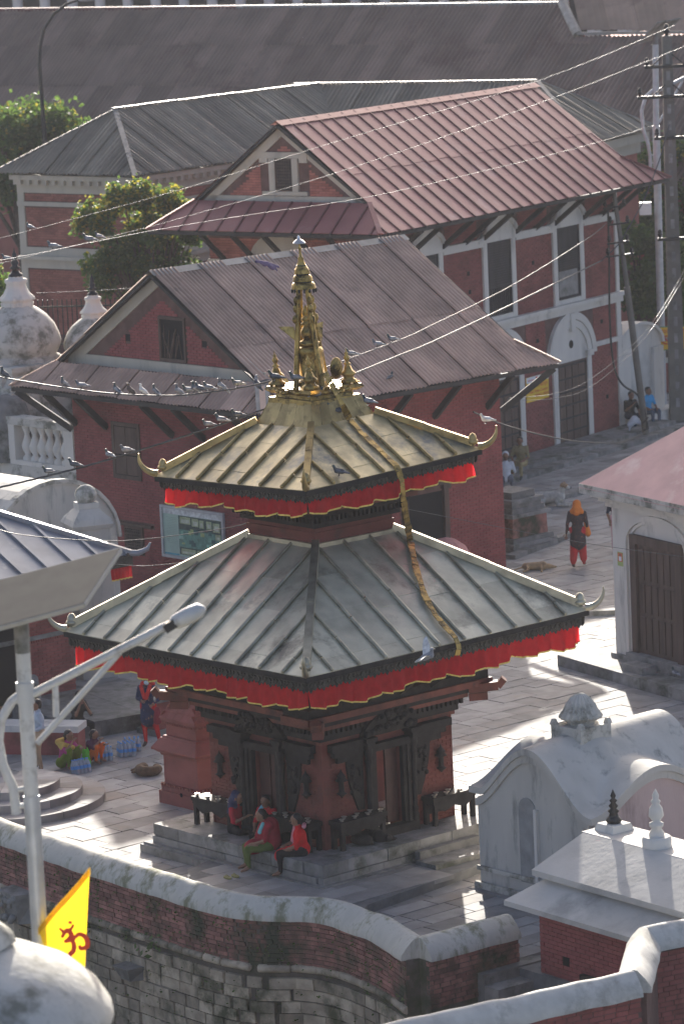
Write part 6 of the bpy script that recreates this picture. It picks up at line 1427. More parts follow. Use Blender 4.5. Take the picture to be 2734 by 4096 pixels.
# ---------------------------------------------------------------- boards and signs
def text_mesh(s, size, mat, name, parent, mtx):
    cu = bpy.data.curves.new('t', 'FONT'); cu.body = s; cu.size = size; cu.align_x = 'CENTER'; cu.align_y = 'CENTER'; cu.extrude = .0015
    tmp = bpy.data.objects.new('t', cu); col.objects.link(tmp); dg = bpy.context.evaluated_depsgraph_get()
    me = bpy.data.meshes.new_from_object(tmp.evaluated_get(dg)); bpy.data.objects.remove(tmp); bpy.data.curves.remove(cu)
    me.materials.clear(); me.materials.append(mat); o = link(name, me, parent); o.matrix_local = mtx; return o
def wall_mtx(F, s, z, d, flip=False):
    o = Vector(F(s, z, d)); sx_ = (Vector(F(s + 1, z, d)) - o) * (-1 if flip else 1); nz = Vector(F(s, z, d + 1)) - o; up = Vector((0, 0, 1))
    return Matrix(((sx_.x, up.x, nz.x, o.x), (sx_.y, up.y, nz.y, o.y), (sx_.z, up.z, nz.z, o.z), (0, 0, 0, 1)))
RTXT = M('red_lettering', (.55, .06, .03), .6, .05); YBRD = M('yellow_board', (.75, .48, .03), .5, .06); WBRD = M('white_board', (.72, .73, .72), .5, .04); BTXT = M('blue_lettering', (.05, .12, .4), .6, .05); GRNT = M('green_lettering', (.10, .22, .14), .6, .05)
tb = thing('ticket_sign', 'yellow ticket counter sign with red lettering beside the panelled door', 'sign', (1.48, 36.28, 0), rad(55.8))
m_ = MB(); fbox(m_, Fr_, 8.28, 9.58, 1.76, 2.52, .02, .05); m_.build('board', YBRD, tb); m_ = MB(); fbox(m_, Fr_, 8.28, 9.58, 2.34, 2.52, .052, .054); m_.build('header', WBRD, tb)
for s_, z_, sz, st_, mt in ((8.93, 2.22, .15, 'प्रवेश टिकट काउन्टर', RTXT), (8.93, 2.06, .13, 'Pound Ticket Counter', RTXT), (9.15, 1.92, .11, 'सम्पर्क नं. फिल्डमा', RTXT)): text_mesh(st_, sz, mt, 'lettering', tb, wall_mtx(Fr_, s_, z_, .053))
for a, b, c, d, mt in ((8.35, 8.75, 2.40, 2.415, RTXT), (8.35, 8.72, 2.43, 2.44, RTXT), (8.82, 8.93, 2.37, 2.49, RTXT), (9.02, 9.10, 2.37, 2.49, YBRD), (9.15, 9.52, 2.44, 2.46, BTXT), (9.15, 9.45, 2.40, 2.41, RTXT)):
    m_ = MB(); fbox(m_, Fr_, a, b, c, d, .055, .056); m_.build('header_print', mt, tb)
ns_ = thing('parking_sign', 'yellow parking prohibition sign in green frame beside the concrete pole', 'sign', (11.3, 51.0, 2.5), rad(-8))
m_ = MB(); m_.box(-.45, .45, 0, .03, -.36, .36); m_.build('board', YBRD, ns_); m_ = MB()
for a in ((-.47, .47, .36, .39), (-.47, .47, -.39, -.36), (-.47, -.44, -.36, .36), (.44, .47, -.36, .36)): m_.box(a[0], a[1], -.01, .03, a[2], a[3])
m_.build('frame', M('green_frame', (.05, .2, .12), .5), ns_); m_ = MB(); m_.box(-.03, .03, .03, .08, -2.5, .3); m_.build('post', IRON, ns_)
text_mesh('पार्किङ निषेध', .2, RTXT, 'lettering', ns_, Matrix(((1, 0, 0, 0), (0, 0, -1, -.012), (0, 1, 0, .22), (0, 0, 0, 1))))
for r0, r1, mt in ((.15, .11, RTXT),):
    m_ = MB(); a, b = arc(-.18, -.05, r0, 0, 360, 20), arc(-.18, -.05, r1, 0, 360, 20)
    for i in range(20): m_.prism([a[i], a[i + 1], b[i + 1], b[i]], lambda p, q, d: (p, -d, q), .01, .014)
    m_.prism([(-.29, .03), (-.26, .06), (-.07, -.13), (-.10, -.16)], lambda p, q, d: (p, -d, q), .015, .018); m_.build('prohibition_ring', mt, ns_)
text_mesh('P', .2, BTXT, 'lettering', ns_, Matrix(((1, 0, 0, -.18), (0, 0, -1, -.013), (0, 1, 0, -.05), (0, 0, 0, 1)))); text_mesh('NO\nPARKING', .09, RTXT, 'lettering', ns_, Matrix(((1, 0, 0, .2), (0, 0, -1, -.013), (0, 1, 0, -.05), (0, 0, 0, 1))))
ib = thing('information_board', 'framed green information board with map pictures on the red hall', 'board', (-1.28, 20.06, 0), rad(42.66))
m_ = MB()
for a in ((1.78, 4.18, 2.50, 2.57), (1.78, 4.18, 1.24, 1.31), (1.78, 1.85, 1.31, 2.50), (4.11, 4.18, 1.31, 2.50)): fbox(m_, Fl, *a, .02, .09)
m_.build('frame', GALV, ib); m_ = MB(); fbox(m_, Fl, 1.85, 4.11, 1.31, 2.50, .02, .05); m_.build('panel', M('pale_green_print', (.36, .50, .42), .45, .08), ib)
def pr_(s0, s1, z0, z1, c, nm='print', d=.052):
    m_ = MB(); fbox(m_, Fl, s0, s1, z0, z1, d - .002, d); m_.build(nm, M('print_%d_%d_%d' % tuple(int(k * 99) for k in c), c, .5, .3, 9), ib)
pr_(1.86, 4.10, 2.36, 2.495, (.62, .65, .63)); pr_(1.87, 3.52, 1.36, 2.35, (.05, .09, .08)); pr_(3.53, 4.10, 1.32, 1.36, (.10, .34, .42)); pr_(1.9, 3.5, 1.55, 2.0, (.12, .28, .22), d=.055)
rr = random.Random(3)
for s0, s1, z0, z1 in ((3.05, 3.45, 2.15, 2.33), (2.75, 3.0, 2.12, 2.32), (2.55, 2.72, 2.1, 2.3), (2.25, 2.45, 2.1, 2.3), (1.95, 2.2, 2.05, 2.28), (1.93, 2.12, 1.85, 2.0), (2.9, 3.45, 1.38, 1.52), (2.3, 2.85, 1.38, 1.52)): pr_(s0, s1, z0, z1, (.35, .42, .25), d=.058); pr_(s0 + .04, s1 - .05, z0 + .03, z1 - .07, (.5, .55, .45), d=.060)
for k in range(14): a, b = rr.uniform(1.95, 3.35), rr.uniform(1.58, 1.95); pr_(a, a + rr.uniform(.06, .2), b, b + rr.uniform(.04, .14), rr.choice(((.2, .45, .35), (.3, .5, .4), (.04, .12, .12), (.35, .45, .2))), d=.058 + k * .0004)
for k in range(16): pr_(3.6, 4.02 - rr.uniform(0, .1), 1.62 + k * .043, 1.628 + k * .043, (.2, .32, .27))
# ---------------------------------------------------------------- people, animals
SKIN = M('skin_brown', (.22, .115, .07), .55, .08, 6); HAIR = M('black_hair', (.012, .010, .010), .45, .2, 20)
def cm(name, c): return M('cloth_' + name, c, .85, .14, 10, spec=.15, bump=.2, bscale=25)
EYE = M('eye_dark', (.02, .015, .012), .3, .05); LIP = M('lip', (.25, .07, .06), .5, .05)
def capsule(mb, a, b, r0, r1, n=10):
    a, b = Vector(a), Vector(b); mb.ball(a, r0, n=n)
    if (b - a).length > 1e-4: mb.ball(b, r1, n=n); mb.tube([a, b], [r0, r1], n)
def dist_cap(p, a, b, r0, r1):
    d = b - a; L = d.length_squared; t = 0 if L < 1e-9 else max(0, min(1, (p - a).dot(d) / L)); return (p - (a + d * t)).length - (r0 + (r1 - r0) * t)
def blob(caps, voxel, mats, extra=None, name='body', smooth_it=4):
    """one continuous skin grown over tapered limbs; every face takes the material of its nearest limb"""
    mb = MB()
    for a, b, r0, r1, mi in caps: capsule(mb, a, b, r0, r1)
    tmp = bpy.data.objects.new('tmp', mb.mesh('tmp', [])if 0 else mb.mesh('tmp', mats)); col.objects.link(tmp)
    md = tmp.modifiers.new('r', 'REMESH'); md.mode = 'VOXEL'; md.voxel_size = voxel; md.use_smooth_shade = True
    sm_ = tmp.modifiers.new('s', 'SMOOTH'); sm_.iterations = smooth_it; sm_.factor = .5
    dg = bpy.context.evaluated_depsgraph_get(); me = bpy.data.meshes.new_from_object(tmp.evaluated_get(dg)); me.name = name
    bpy.data.objects.remove(tmp)
    me.materials.clear()
    for m in mats: me.materials.append(m)
    cs_ = [(Vector(a), Vector(b), r0, r1, mi) for a, b, r0, r1, mi in caps]
    for p in me.polygons:
        c = p.center; p.material_index = min(cs_, key=lambda q: dist_cap(c, q[0], q[1], q[2], q[3]))[4]; p.use_smooth = True
    if extra and extra.v:
        bm = bmesh.new(); bm.from_mesh(me); e = extra.mesh('e', mats); bm.from_mesh(e); bm.to_mesh(me); bm.free()
    return me
def hand(mb, w, d, up, s=1., curl=.5):
    """five short fingers from the end of the palm"""
    w = Vector(w); d = Vector(d).normalized(); sd = d.cross(Vector(up)).normalized(); n = sd.cross(d)
    for k, (o, l) in enumerate(((-.03, .062), (-.01, .075), (.01, .07), (.03, .055))):
        a = w + d * .05 * s + sd * o * s; b = a + (d * .6 - n * curl * .4) * l * s; c = b + (d * .3 - n * curl) * l * .6 * s; mb.tube([a, b, c], [.010 * s, .009 * s, .007 * s], 6, 0)
    a = w + sd * -.035 * s; mb.tube([a, a + (d * .6 - sd * .7) * .035 * s, a + (d * 1.1 - sd * .6) * .06 * s], [.012 * s, .010 * s, .008 * s], 6, 0)
def person(label, loc, face, J, mats, extra_caps=(), kids=(), group=None, sc_=1., shoe=3):
    """J joints facing +y; mats [skin, top, legs, feet, eye, lip]"""
    t = thing('person', label, 'person', loc, math.atan2(face[1], face[0]) - math.pi / 2, group); t.scale = (sc_,) * 3
    g = lambda k: Vector(J[k]); caps = []
    A = lambda a, b, r0, r1, mi: caps.append((Vector(a), Vector(b), r0, r1, mi))
    hip, ch, nk, hd = g('hip'), g('chest'), g('neck'), g('head')
    fw = Vector(J.get('look', (0, 1, 0))).normalized(); sd = Vector((1, 0, 0))
    A(hip + sd * -.07, hip + sd * .07, .125, .125, 2); A(hip.lerp(ch, .35), ch, .125, .135, 1); A(ch + sd * -.07, ch + sd * .07, .115, .115, 1); A(hip, hip.lerp(ch, .4), .13, .125, 1)
    A(ch, nk, .10, .055, 1); A(nk, hd, .05, .05, 0)
    A(hd + Vector((0, 0, .03)) - fw * .012, hd + Vector((0, 0, .03)) + fw * .015, .088, .085, 0); A(hd + fw * .03 + Vector((0, 0, -.055)), hd + fw * .035 + Vector((0, 0, -.045)), .052, .055, 0)
    ex = MB(); rt = fw.cross(Vector((0, 0, 1))).normalized()
    for s in (-1, 1):
        ex.ball(hd + fw * .092 + rt * s * .032 + Vector((0, 0, .022)), .013, .008, .008, n=6, mi=4); ex.ball(hd + rt * s * .088 + Vector((0, 0, .0)), .012, .022, .03, n=6)
    ex.ball(hd + fw * .105 + Vector((0, 0, -.008)), .014, .016, .022, n=6); ex.ball(hd + fw * .088 + Vector((0, 0, -.055)), .024, .012, .008, n=6, mi=5)
    for S_ in ('L', 'R'):
        s = -1 if S_ == 'L' else 1
        sh, el, ha = g('sh' + S_), g('el' + S_), g('ha' + S_)
        A(ch + sd * s * .08 + Vector((0, 0, .06)), sh, .08, .062, 1); A(sh, el, .058, .045, J.get('sleeve', 1)); A(el, ha, .042, .03, J.get('fore', 0)); d = (ha - el).normalized(); A(ha, ha + d * .05, .032, .03, 0); hand(ex, ha + d * .01, d, (0, 0, 1) if abs(d.z) < .8 else (0, 1, 0))
        hj, kn, an, to = g('hj' + S_), g('kn' + S_), g('an' + S_), g('to' + S_)
        A(hj, kn, .092, .066, 2); A(kn, an, .062, .042, 2); A(an, an.lerp(to, .3), .042, .04, shoe); A(an.lerp(to, .3) + Vector((0, 0, -.01)), to, .042, .032, shoe)
    for a, b, r0, r1, mi in extra_caps: A(a, b, r0, r1, mi)
    me = blob(caps, .026, mats, ex); link('body', me, t)
    for nm, cc, mt, vx in kids: link(nm, blob([(Vector(a), Vector(b), r0, r1, 0) for a, b, r0, r1 in cc], vx, [mt], None, nm, 5), t)
    return t
def stand(dz=0): return dict(hip=(0, 0, .88), chest=(0, .01, 1.18), neck=(0, .0, 1.36), head=(0, .03, 1.46), shL=(-.17, 0, 1.29), shR=(.17, 0, 1.29), elL=(-.23, -.04, 1.03), elR=(.23, -.04, 1.03), haL=(-.22, .08, .82), haR=(.22, .08, .82), hjL=(-.09, 0, .85), hjR=(.09, 0, .85), knL=(-.10, .03, .47), knR=(.10, .03, .47), anL=(-.10, -.02, .09), anR=(.10, -.02, .09), toL=(-.11, .13, .035), toR=(.11, .13, .035))
def sit(low=.32): return dict(hip=(0, 0, .12), chest=(0, .03, .42), neck=(0, .05, .60), head=(0, .09, .70), shL=(-.17, .03, .53), shR=(.17, .03, .53), elL=(-.24, .10, .27), elR=(.24, .10, .27), haL=(-.12, .32, .20), haR=(.12, .32, .20), hjL=(-.09, .03, .10), hjR=(.09, .03, .10), knL=(-.12, .42, .12), knR=(.12, .42, .12), anL=(-.12, .40, -low + .09), anR=(.12, .40, -low + .09), toL=(-.13, .55, -low + .035), toR=(.13, .55, -low + .035))
def squat(): return dict(hip=(0, 0, .14), chest=(0, .10, .44), neck=(0, .15, .61), head=(0, .20, .71), shL=(-.17, .10, .55), shR=(.17, .10, .55), elL=(-.22, .26, .40), elR=(.22, .26, .42), haL=(-.10, .42, .46), haR=(.06, .34, .62), hjL=(-.09, .03, .14), hjR=(.09, .03, .14), knL=(-.16, .34, .44), knR=(.16, .34, .44), anL=(-.13, .26, .09), anR=(.13, .26, .09), toL=(-.14, .40, .035), toR=(.14, .40, .035))
def cross(): return dict(hip=(0, 0, .13), chest=(0, .04, .43), neck=(0, .06, .61), head=(0, .10, .71), shL=(-.17, .04, .54), shR=(.17, .04, .54), elL=(-.25, .12, .30), elR=(.25, .12, .30), haL=(-.10, .34, .22), haR=(.10, .32, .40), hjL=(-.09, .03, .12), hjR=(.09, .03, .12), knL=(-.32, .28, .14), knR=(.32, .28, .14), anL=(.04, .34, .08), anR=(-.04, .40, .08), toL=(.16, .34, .06), toR=(-.16, .40, .06))
def hair(hd, fw=(0, 1, 0), bun=True, long=0.):
    hd = Vector(hd); fw = Vector(fw).normalized(); c = [(hd + Vector((0, 0, .055)) - fw * .02, hd + Vector((0, 0, .05)) - fw * .035, .088, .09), (hd - fw * .05 + Vector((0, 0, .0)), hd - fw * .055 + Vector((0, 0, -.03)), .07, .06)]
    if bun: c.append((hd - fw * .12 + Vector((0, 0, .0)), hd - fw * .12, .045, .045))
    if long: c.append((hd - fw * .08, hd - fw * .10 + Vector((0, 0, -long)), .05, .035))
    return ('hair', c, HAIR, .016)
FT = SKIN
# walking woman in a patterned tunic, seen from behind
PAT = M('dark_floral_tunic', (.035, .025, .03), .85, .2, 8, dirt=(.22, .07, .04), damt=.3, dscale=16)
J = stand(); J['knR'] = (.10, .10, .48); J['anR'] = (.10, .12, .10); J['toR'] = (.10, .27, .05); J['anL'] = (-.10, -.16, .12); J['toL'] = (-.10, -.03, .035); J['fore'] = 1; J['haL'] = (-.27, .02, .78)
person('woman in dark floral tunic, orange headscarf and red trousers walking away', (6.46, 25.5, 0), (.25, 1), J, [SKIN, PAT, cm('red', (.42, .03, .035)), cm('sandal', (.08, .06, .05)), EYE, LIP],
       [((0, 0, .92), (0, 0, .62), .155, .20, 1), ((.08, .02, .6), (.10, .10, .2), .11, .085, 2), ((-.08, .0, .6), (-.10, -.12, .2), .11, .085, 2)], [('headscarf', [((0, .02, 1.49), (0, .0, 1.50), .104, .106), ((0, -.02, 1.42), (0, -.05, 1.30), .11, .085), ((-.10, -.03, 1.33), (.10, -.03, 1.33), .07, .07), ((.16, -.02, 1.28), (.24, .04, .80), .04, .07)], cm('orange', (.55, .17, .03)), .02)], sc_=1.12)
# standing woman with mask, navy tunic, red scarf
NAVY = M('navy_tunic', (.022, .03, .075), .85, .2, 8, dirt=(.35, .2, .10), damt=.28, dscale=9)
J = stand(); J['elL'] = (-.25, .02, 1.02); J['haL'] = (-.20, .20, .98); J['elR'] = (.25, -.02, 1.04); J['haR'] = (.06, .20, 1.04); J['look'] = (-.5, 1, -.25); J['knL'] = (-.17, .03, .47); J['anL'] = (-.22, -.02, .09); J['toL'] = (-.26, .12, .035); J['fore'] = 1
person('standing woman in navy tunic, red scarf and trousers wearing a face mask', (-3.88, 7.58, 0), (-.35, -1), J, [SKIN, NAVY, cm('scarlet', (.50, .03, .03)), cm('sandal', (.08, .06, .05)), EYE, LIP],
       [((0, 0, .92), (0, 0, .62), .155, .195, 1)], [hair(J['head'], (-.5, 1, -.2)), ('face_mask', [((-.045, .115, 1.405), (-.02, .12, 1.42), .045, .045)], cm('mask', (.45, .58, .62)), .014), ('scarf', [((-.10, .10, 1.33), (-.02, .14, 1.08), .05, .045), ((.10, .10, 1.33), (.02, .14, 1.08), .05, .045), ((-.12, -.04, 1.36), (.12, -.04, 1.36), .055, .055)], cm('scarlet', (.50, .03, .03)), .02),
       ('shopping_bag', [((-.27, .18, .86), (-.27, .18, .62), .06, .10)], cm('maroon', (.20, .025, .04)), .02)])
# man stepping on the curved steps
J = stand(); J['knL'] = (-.10, .22, .58); J['anL'] = (-.10, .10, .22); J['toL'] = (-.10, .25, .17); J['haL'] = (-.16, .20, .95); J['sleeve'] = 1; J['fore'] = 1
person('man in pale blue shirt and beige trousers stepping behind the lamp post', (-6.05, 5.55, 0), (-.9, -.25), J, [SKIN, cm('paleblue', (.38, .44, .50)), cm('beige', (.42, .31, .20)), BLK, EYE, LIP], [], [hair(J['head'], bun=False)])
# squatting women with bottles
J = squat(); J['look'] = (-.2, 1, 0)
person('squatting woman in pink blouse, yellow shawl and green trousers by the bottles', (-5.62, 5.95, 0), (.75, -.55), J, [SKIN, cm('magenta', (.36, .05, .18)), cm('olive', (.12, .17, .02)), SKIN, EYE, LIP], [], [hair(J['head'], long=.1), ('shawl', [((-.16, .02, .60), (.16, .02, .60), .07, .07), ((-.17, .02, .58), (-.20, .0, .25), .06, .06), ((.15, .14, .56), (-.05, .24, .46), .055, .055), ((.16, .04, .58), (.20, .16, .50), .06, .06)], cm('mustard', (.52, .38, .10)), .02)])
J = squat(); J['haR'] = (.05, .36, .58)
person('child in orange trousers squatting beside the green carrier bag', (-5.12, 6.35, 0), (.8, -.35), J, [SKIN, cm('darkpurple', (.08, .03, .06)), cm('orange2', (.60, .12, .02)), SKIN, EYE, LIP], [], [hair(J['head'], long=.12)], sc_=.86)
J = sit(); J['elL'] = (-.20, .26, .28); J['elR'] = (.20, .26, .28); J['haL'] = (-.05, .26, .56); J['haR'] = (.05, .26, .56); J['head'] = (0, .15, .68); J['chest'] = (0, .06, .42)
person('man in dark clothes sitting on the low ledge with hands at his face', (-5.45, 8.25, .34), (.55, -.8), J, [SKIN, cm('darkgrey', (.05, .045, .04)), cm('black', (.015, .015, .018)), BLK, EYE, LIP], [], [hair(J['head'], bun=False)])
# women on the plinth
J = cross(); J['look'] = (.1, 1, 0)
person('woman with dark blue headscarf sitting cross-legged on the sunlit plinth', (-1.86, -2.05, .5), (.85, -.45), J, [SKIN, cm('crimson', (.36, .02, .035)), cm('black', (.015, .015, .018)), SKIN, EYE, LIP], [], [('headscarf', [((0, .06, .75), (0, .05, .77), .105, .105), ((0, .0, .66), (0, -.03, .45), .11, .13), ((-.12, .02, .56), (.12, .02, .56), .09, .09)], M('blue_print_scarf', (.02, .03, .08), .85, .2, 9, dirt=(.25, .04, .05), damt=.3, dscale=14), .02)])
J = sit(.32); J['head'] = (0, .12, .69)
person('woman wrapped in a dark red shawl sitting on the plinth edge', (-1.22, -3.40, .5), (-.97, -.2), J, [SKIN, cm('darkred', (.26, .015, .03)), cm('green', (.085, .12, .03)), SKIN, EYE, LIP], [((0, .05, .14), (0, .30, .12), .14, .15, 1)], [hair(J['head']), ('shawl', [((-.17, .0, .54), (.17, .0, .54), .085, .085), ((0, -.06, .50), (0, -.08, .16), .16, .18), ((.19, .06, .45), (.17, .18, .10), .08, .10), ((.15, .25, .12), (.14, .40, .0), .10, .07)], cm('darkred', (.26, .015, .03)), .022), ('neck_cloth', [((-.10, .10, .56), (-.06, .16, .40), .04, .045)], cm('turquoise', (.15, .42, .45)), .016)])
J = sit(.32); J['haL'] = (-.10, .34, .16)
person('woman in bright red tunic with a long pink scarf sitting on the plinth edge', (-.60, -3.90, .5), (-.98, .02), J, [SKIN, cm('brightred', (.55, .015, .02)), cm('black', (.015, .015, .018)), SKIN, EYE, LIP], [((0, -.02, .16), (0, .12, .10), .15, .16, 1), ((.0, .2, .10), (0, .40, .04), .13, .12, 1)], [hair(J['head']), ('long_scarf', [((.14, .10, .58), (.20, .16, .30), .045, .05), ((.20, .16, .30), (.24, .22, -.05), .05, .06), ((.24, .22, -.05), (.25, .24, -.30), .055, .05), ((-.10, -.06, .60), (.14, -.06, .58), .045, .045)], cm('pink', (.52, .22, .26)), .018)])
J = sit(.32)
person('woman in red half hidden behind the dark red shawl', (-1.22, -2.35, .5), (-.5, -.85), J, [SKIN, cm('crimson2', (.42, .02, .03)), cm('black', (.015, .015, .018)), SKIN, EYE, LIP], [], [hair(J['head']), ('neck_cloth', [((.08, .06, .60), (.14, .08, .5), .04, .045)], cm('skyblue', (.15, .38, .5)), .016)])
# men on the white bench
J = sit(.42); J['haR'] = (.06, .3, .5)
person('man in black shirt sitting on the white bench by the leaning pole', (9.62, 47.75, .42), (.5, -.85), J, [SKIN, cm('black', (.015, .015, .018)), cm('denim', (.03, .045, .08)), BLK, EYE, LIP], [], [hair(J['head'], bun=False)], sc_=1.08)
J = sit(.42); J['look'] = (-.3, 1, -.2)
person('man in bright blue t-shirt sitting on the white bench', (10.22, 48.55, .42), (.55, -.8), J, [SKIN, cm('cyan', (.04, .30, .55)), cm('denim2', (.06, .09, .14)), BLK, EYE, LIP], [], [hair(J['head'], bun=False)], sc_=1.08)
# people at the corner of the red hall
J = sit(.3); J['head'] = (0, -.02, .72)
person('person in white shirt and cap sitting with back turned near the mossy pedestal', (5.22, 38.0, .22), (.1, 1), J, [SKIN, cm('white', (.62, .64, .66)), cm('greyblue', (.12, .13, .16)), BLK, EYE, LIP], [], [('cap', [((0, .06, .77), (0, .05, .78), .10, .098)], cm('white', (.62, .64, .66)), .018)], sc_=1.05)
J = sit(.3)
person('person in khaki trousers sitting on the terrace step with legs raised', (5.75, 39.6, .40), (-.35, -.9), J, [SKIN, cm('khaki2', (.26, .22, .12)), cm('khaki', (.30, .25, .13)), BLK, EYE, LIP], [], [hair(J['head'], bun=False)], sc_=1.1)
J = stand(); J['haL'] = (-.24, .0, .84)
person('person in dark top and pink trousers mostly hidden behind the white shrine', (7.62, 27.6, 0), (.3, -1), J, [SKIN, cm('navy2', (.02, .025, .05)), cm('palepink', (.5, .3, .33)), SKIN, EYE, LIP], [], [hair(J['head'])])

# dogs
def dog(label, loc, rz, mats, pose, s=1.):
    t = thing('dog', label, 'dog', loc, rz); t.scale = (s,) * 3; c = []; A = lambda a, b, r0, r1, m=0: c.append((Vector(a), Vector(b), r0, r1, m)); ex = MB()
    if pose == 'sphinx':
        A((-.30, 0, .17), (.0, 0, .19), .14, .14); A((0, 0, .19), (.22, 0, .22), .14, .15); A((.22, 0, .26), (.32, 0, .42), .10, .075); A((.33, 0, .47), (.38, 0, .47), .075, .065, 1); A((.40, 0, .45), (.48, 0, .42), .045, .032)
        for s_ in (-1, 1):
            A((.20, s_ * .09, .16), (.22, s_ * .11, .05), .06, .04); A((.22, s_ * .11, .045), (.50, s_ * .10, .04), .04, .035); A((-.28, s_ * .13, .14), (-.10, s_ * .18, .12), .10, .06); A((-.10, s_ * .18, .10), (-.24, s_ * .20, .04), .045, .035); A((-.24, s_ * .20, .04), (-.06, s_ * .21, .035), .035, .03); A((.34, s_ * .06, .53), (.32, s_ * .10, .50), .03, .022, 1); ex.ball((.425, s_ * .04, .485), .01, n=6, mi=2)
        A((-.42, 0, .12), (-.62, .18, .04), .035, .02); ex.ball((.512, 0, .425), .018, n=6, mi=2)
    elif pose == 'side':
        A((-.28, 0, .10), (.20, 0, .11), .10, .12); A((.2, 0, .11), (.34, .02, .09), .09, .07); A((.36, .03, .08), (.44, .04, .075), .065, .055); A((.46, .05, .065), (.54, .07, .055), .04, .028)
        for y, a in ((.0, .3), (.06, .42)):
            A((.16, -.06, .07 + y), (.18, -.26, .05 + y * .3), .045, .032); A((.18, -.26, .05), (.10 + a * .2, -.42, .03), .03, .025); A((-.24, -.05, .08 + y), (-.20, -.24, .06), .06, .04); A((-.20, -.24, .05), (-.36 + a * .1, -.42, .03), .032, .026)
        A((-.36, 0, .08), (-.58, -.10, .03), .03, .018); A((.36, .06, .14), (.33, .11, .12), .025, .018); ex.ball((.555, .075, .06), .016, n=6, mi=2)
    else:      # curled asleep
        for k in range(7):
            a = rad(-20 + k * 38); b = rad(-20 + (k + 1) * 38); r = .20; A((r * math.cos(a), r * math.sin(a), .12), (r * math.cos(b), r * math.sin(b), .12), .125 - k * .004, .125 - (k + 1) * .004)
        A((.20, -.10, .12), (.30, -.16, .10), .085, .075); A((.30, -.16, .10), (.40, -.12, .07), .065, .05); A((.41, -.11, .065), (.48, -.05, .05), .038, .028)
        for s_ in (-.03, .05): A((.16, .0, .08), (.36, .06 + s_, .05), .04, .03); A((-.05, .05, .08), (.15, .10 + s_, .05), .045, .03)
        A((-.2, -.02, .08), (.05, -.28, .03), .03, .02); A((.28, -.20, .16), (.25, -.23, .14), .025, .02); A((.31, -.10, .16), (.29, -.06, .15), .025, .02); ex.ball((.49, -.04, .05), .015, n=6, mi=2)
    link('body', blob(c, .016, mats, ex, 'body', 3), t); return t
def fur(n, c): return M('fur_' + n, c, .9, .25, 12, bump=.5, bscale=60)
dog('white dog with brown ears lying with head raised in the lane', (6.3, 35.0, 0), rad(-25), [fur('white', (.50, .48, .43)), fur('tanpatch', (.30, .20, .12)), BLK], 'sphinx', 1.25)
dog('tan dog lying flat on its side on the shaded paving', (5.35, 25.5, 0), rad(-6), [fur('tan', (.33, .23, .13)), fur('tan', (.33, .23, .13)), BLK], 'side', .95)
dog('black dog curled asleep on the pagoda plinth', (.62, -3.2, .5), rad(20), [fur('black', (.022, .02, .018)), fur('black', (.022, .02, .018)), BLK], 'curl', 1.1)
dog('brindled brown dog asleep behind the red pedestal', (-3.80, 5.05, 0), rad(150), [fur('brindle', (.11, .065, .035)), fur('brindle', (.11, .065, .035)), BLK], 'curl', .95)
# monkey on the paving behind the domed shrine
mk = thing('sitting_monkey', 'brown monkey sitting upright beside the curved white roof', 'monkey', (3.42, -2.5, 1.42), rad(120))
c = [((0, 0, .12), (0, .02, .30), .125, .11, 0), ((0, .02, .30), (0, .05, .42), .10, .06, 0), ((0, .06, .47), (0, .09, .48), .085, .07, 0), ((0, .15, .45), (0, .17, .44), .04, .03, 1)]
for s in (-1, 1): c += [((s * .08, .02, .36), (s * .13, .10, .22), .04, .03, 0), ((s * .13, .10, .22), (s * .07, .20, .12), .03, .022, 0), ((s * .09, .02, .10), (s * .14, .18, .20), .065, .045, 0), ((s * .14, .18, .20), (s * .09, .22, .03), .035, .025, 0), ((s * .09, .22, .02), (s * .08, .30, .02), .025, .02, 1), ((s * .08, .05, .50), (s * .09, .05, .50), .025, .02, 1)]
c.append(((0, -.12, .04), (.05, -.42, -.1), .025, .015, 0)); ex = MB()
for s in (-1, 1): ex.ball((s * .03, .155, .49), .009, n=6, mi=2)
link('body', blob(c, .014, [fur('macaque', (.10, .08, .06)), SKIN, BLK], ex, 'body', 3), mk)

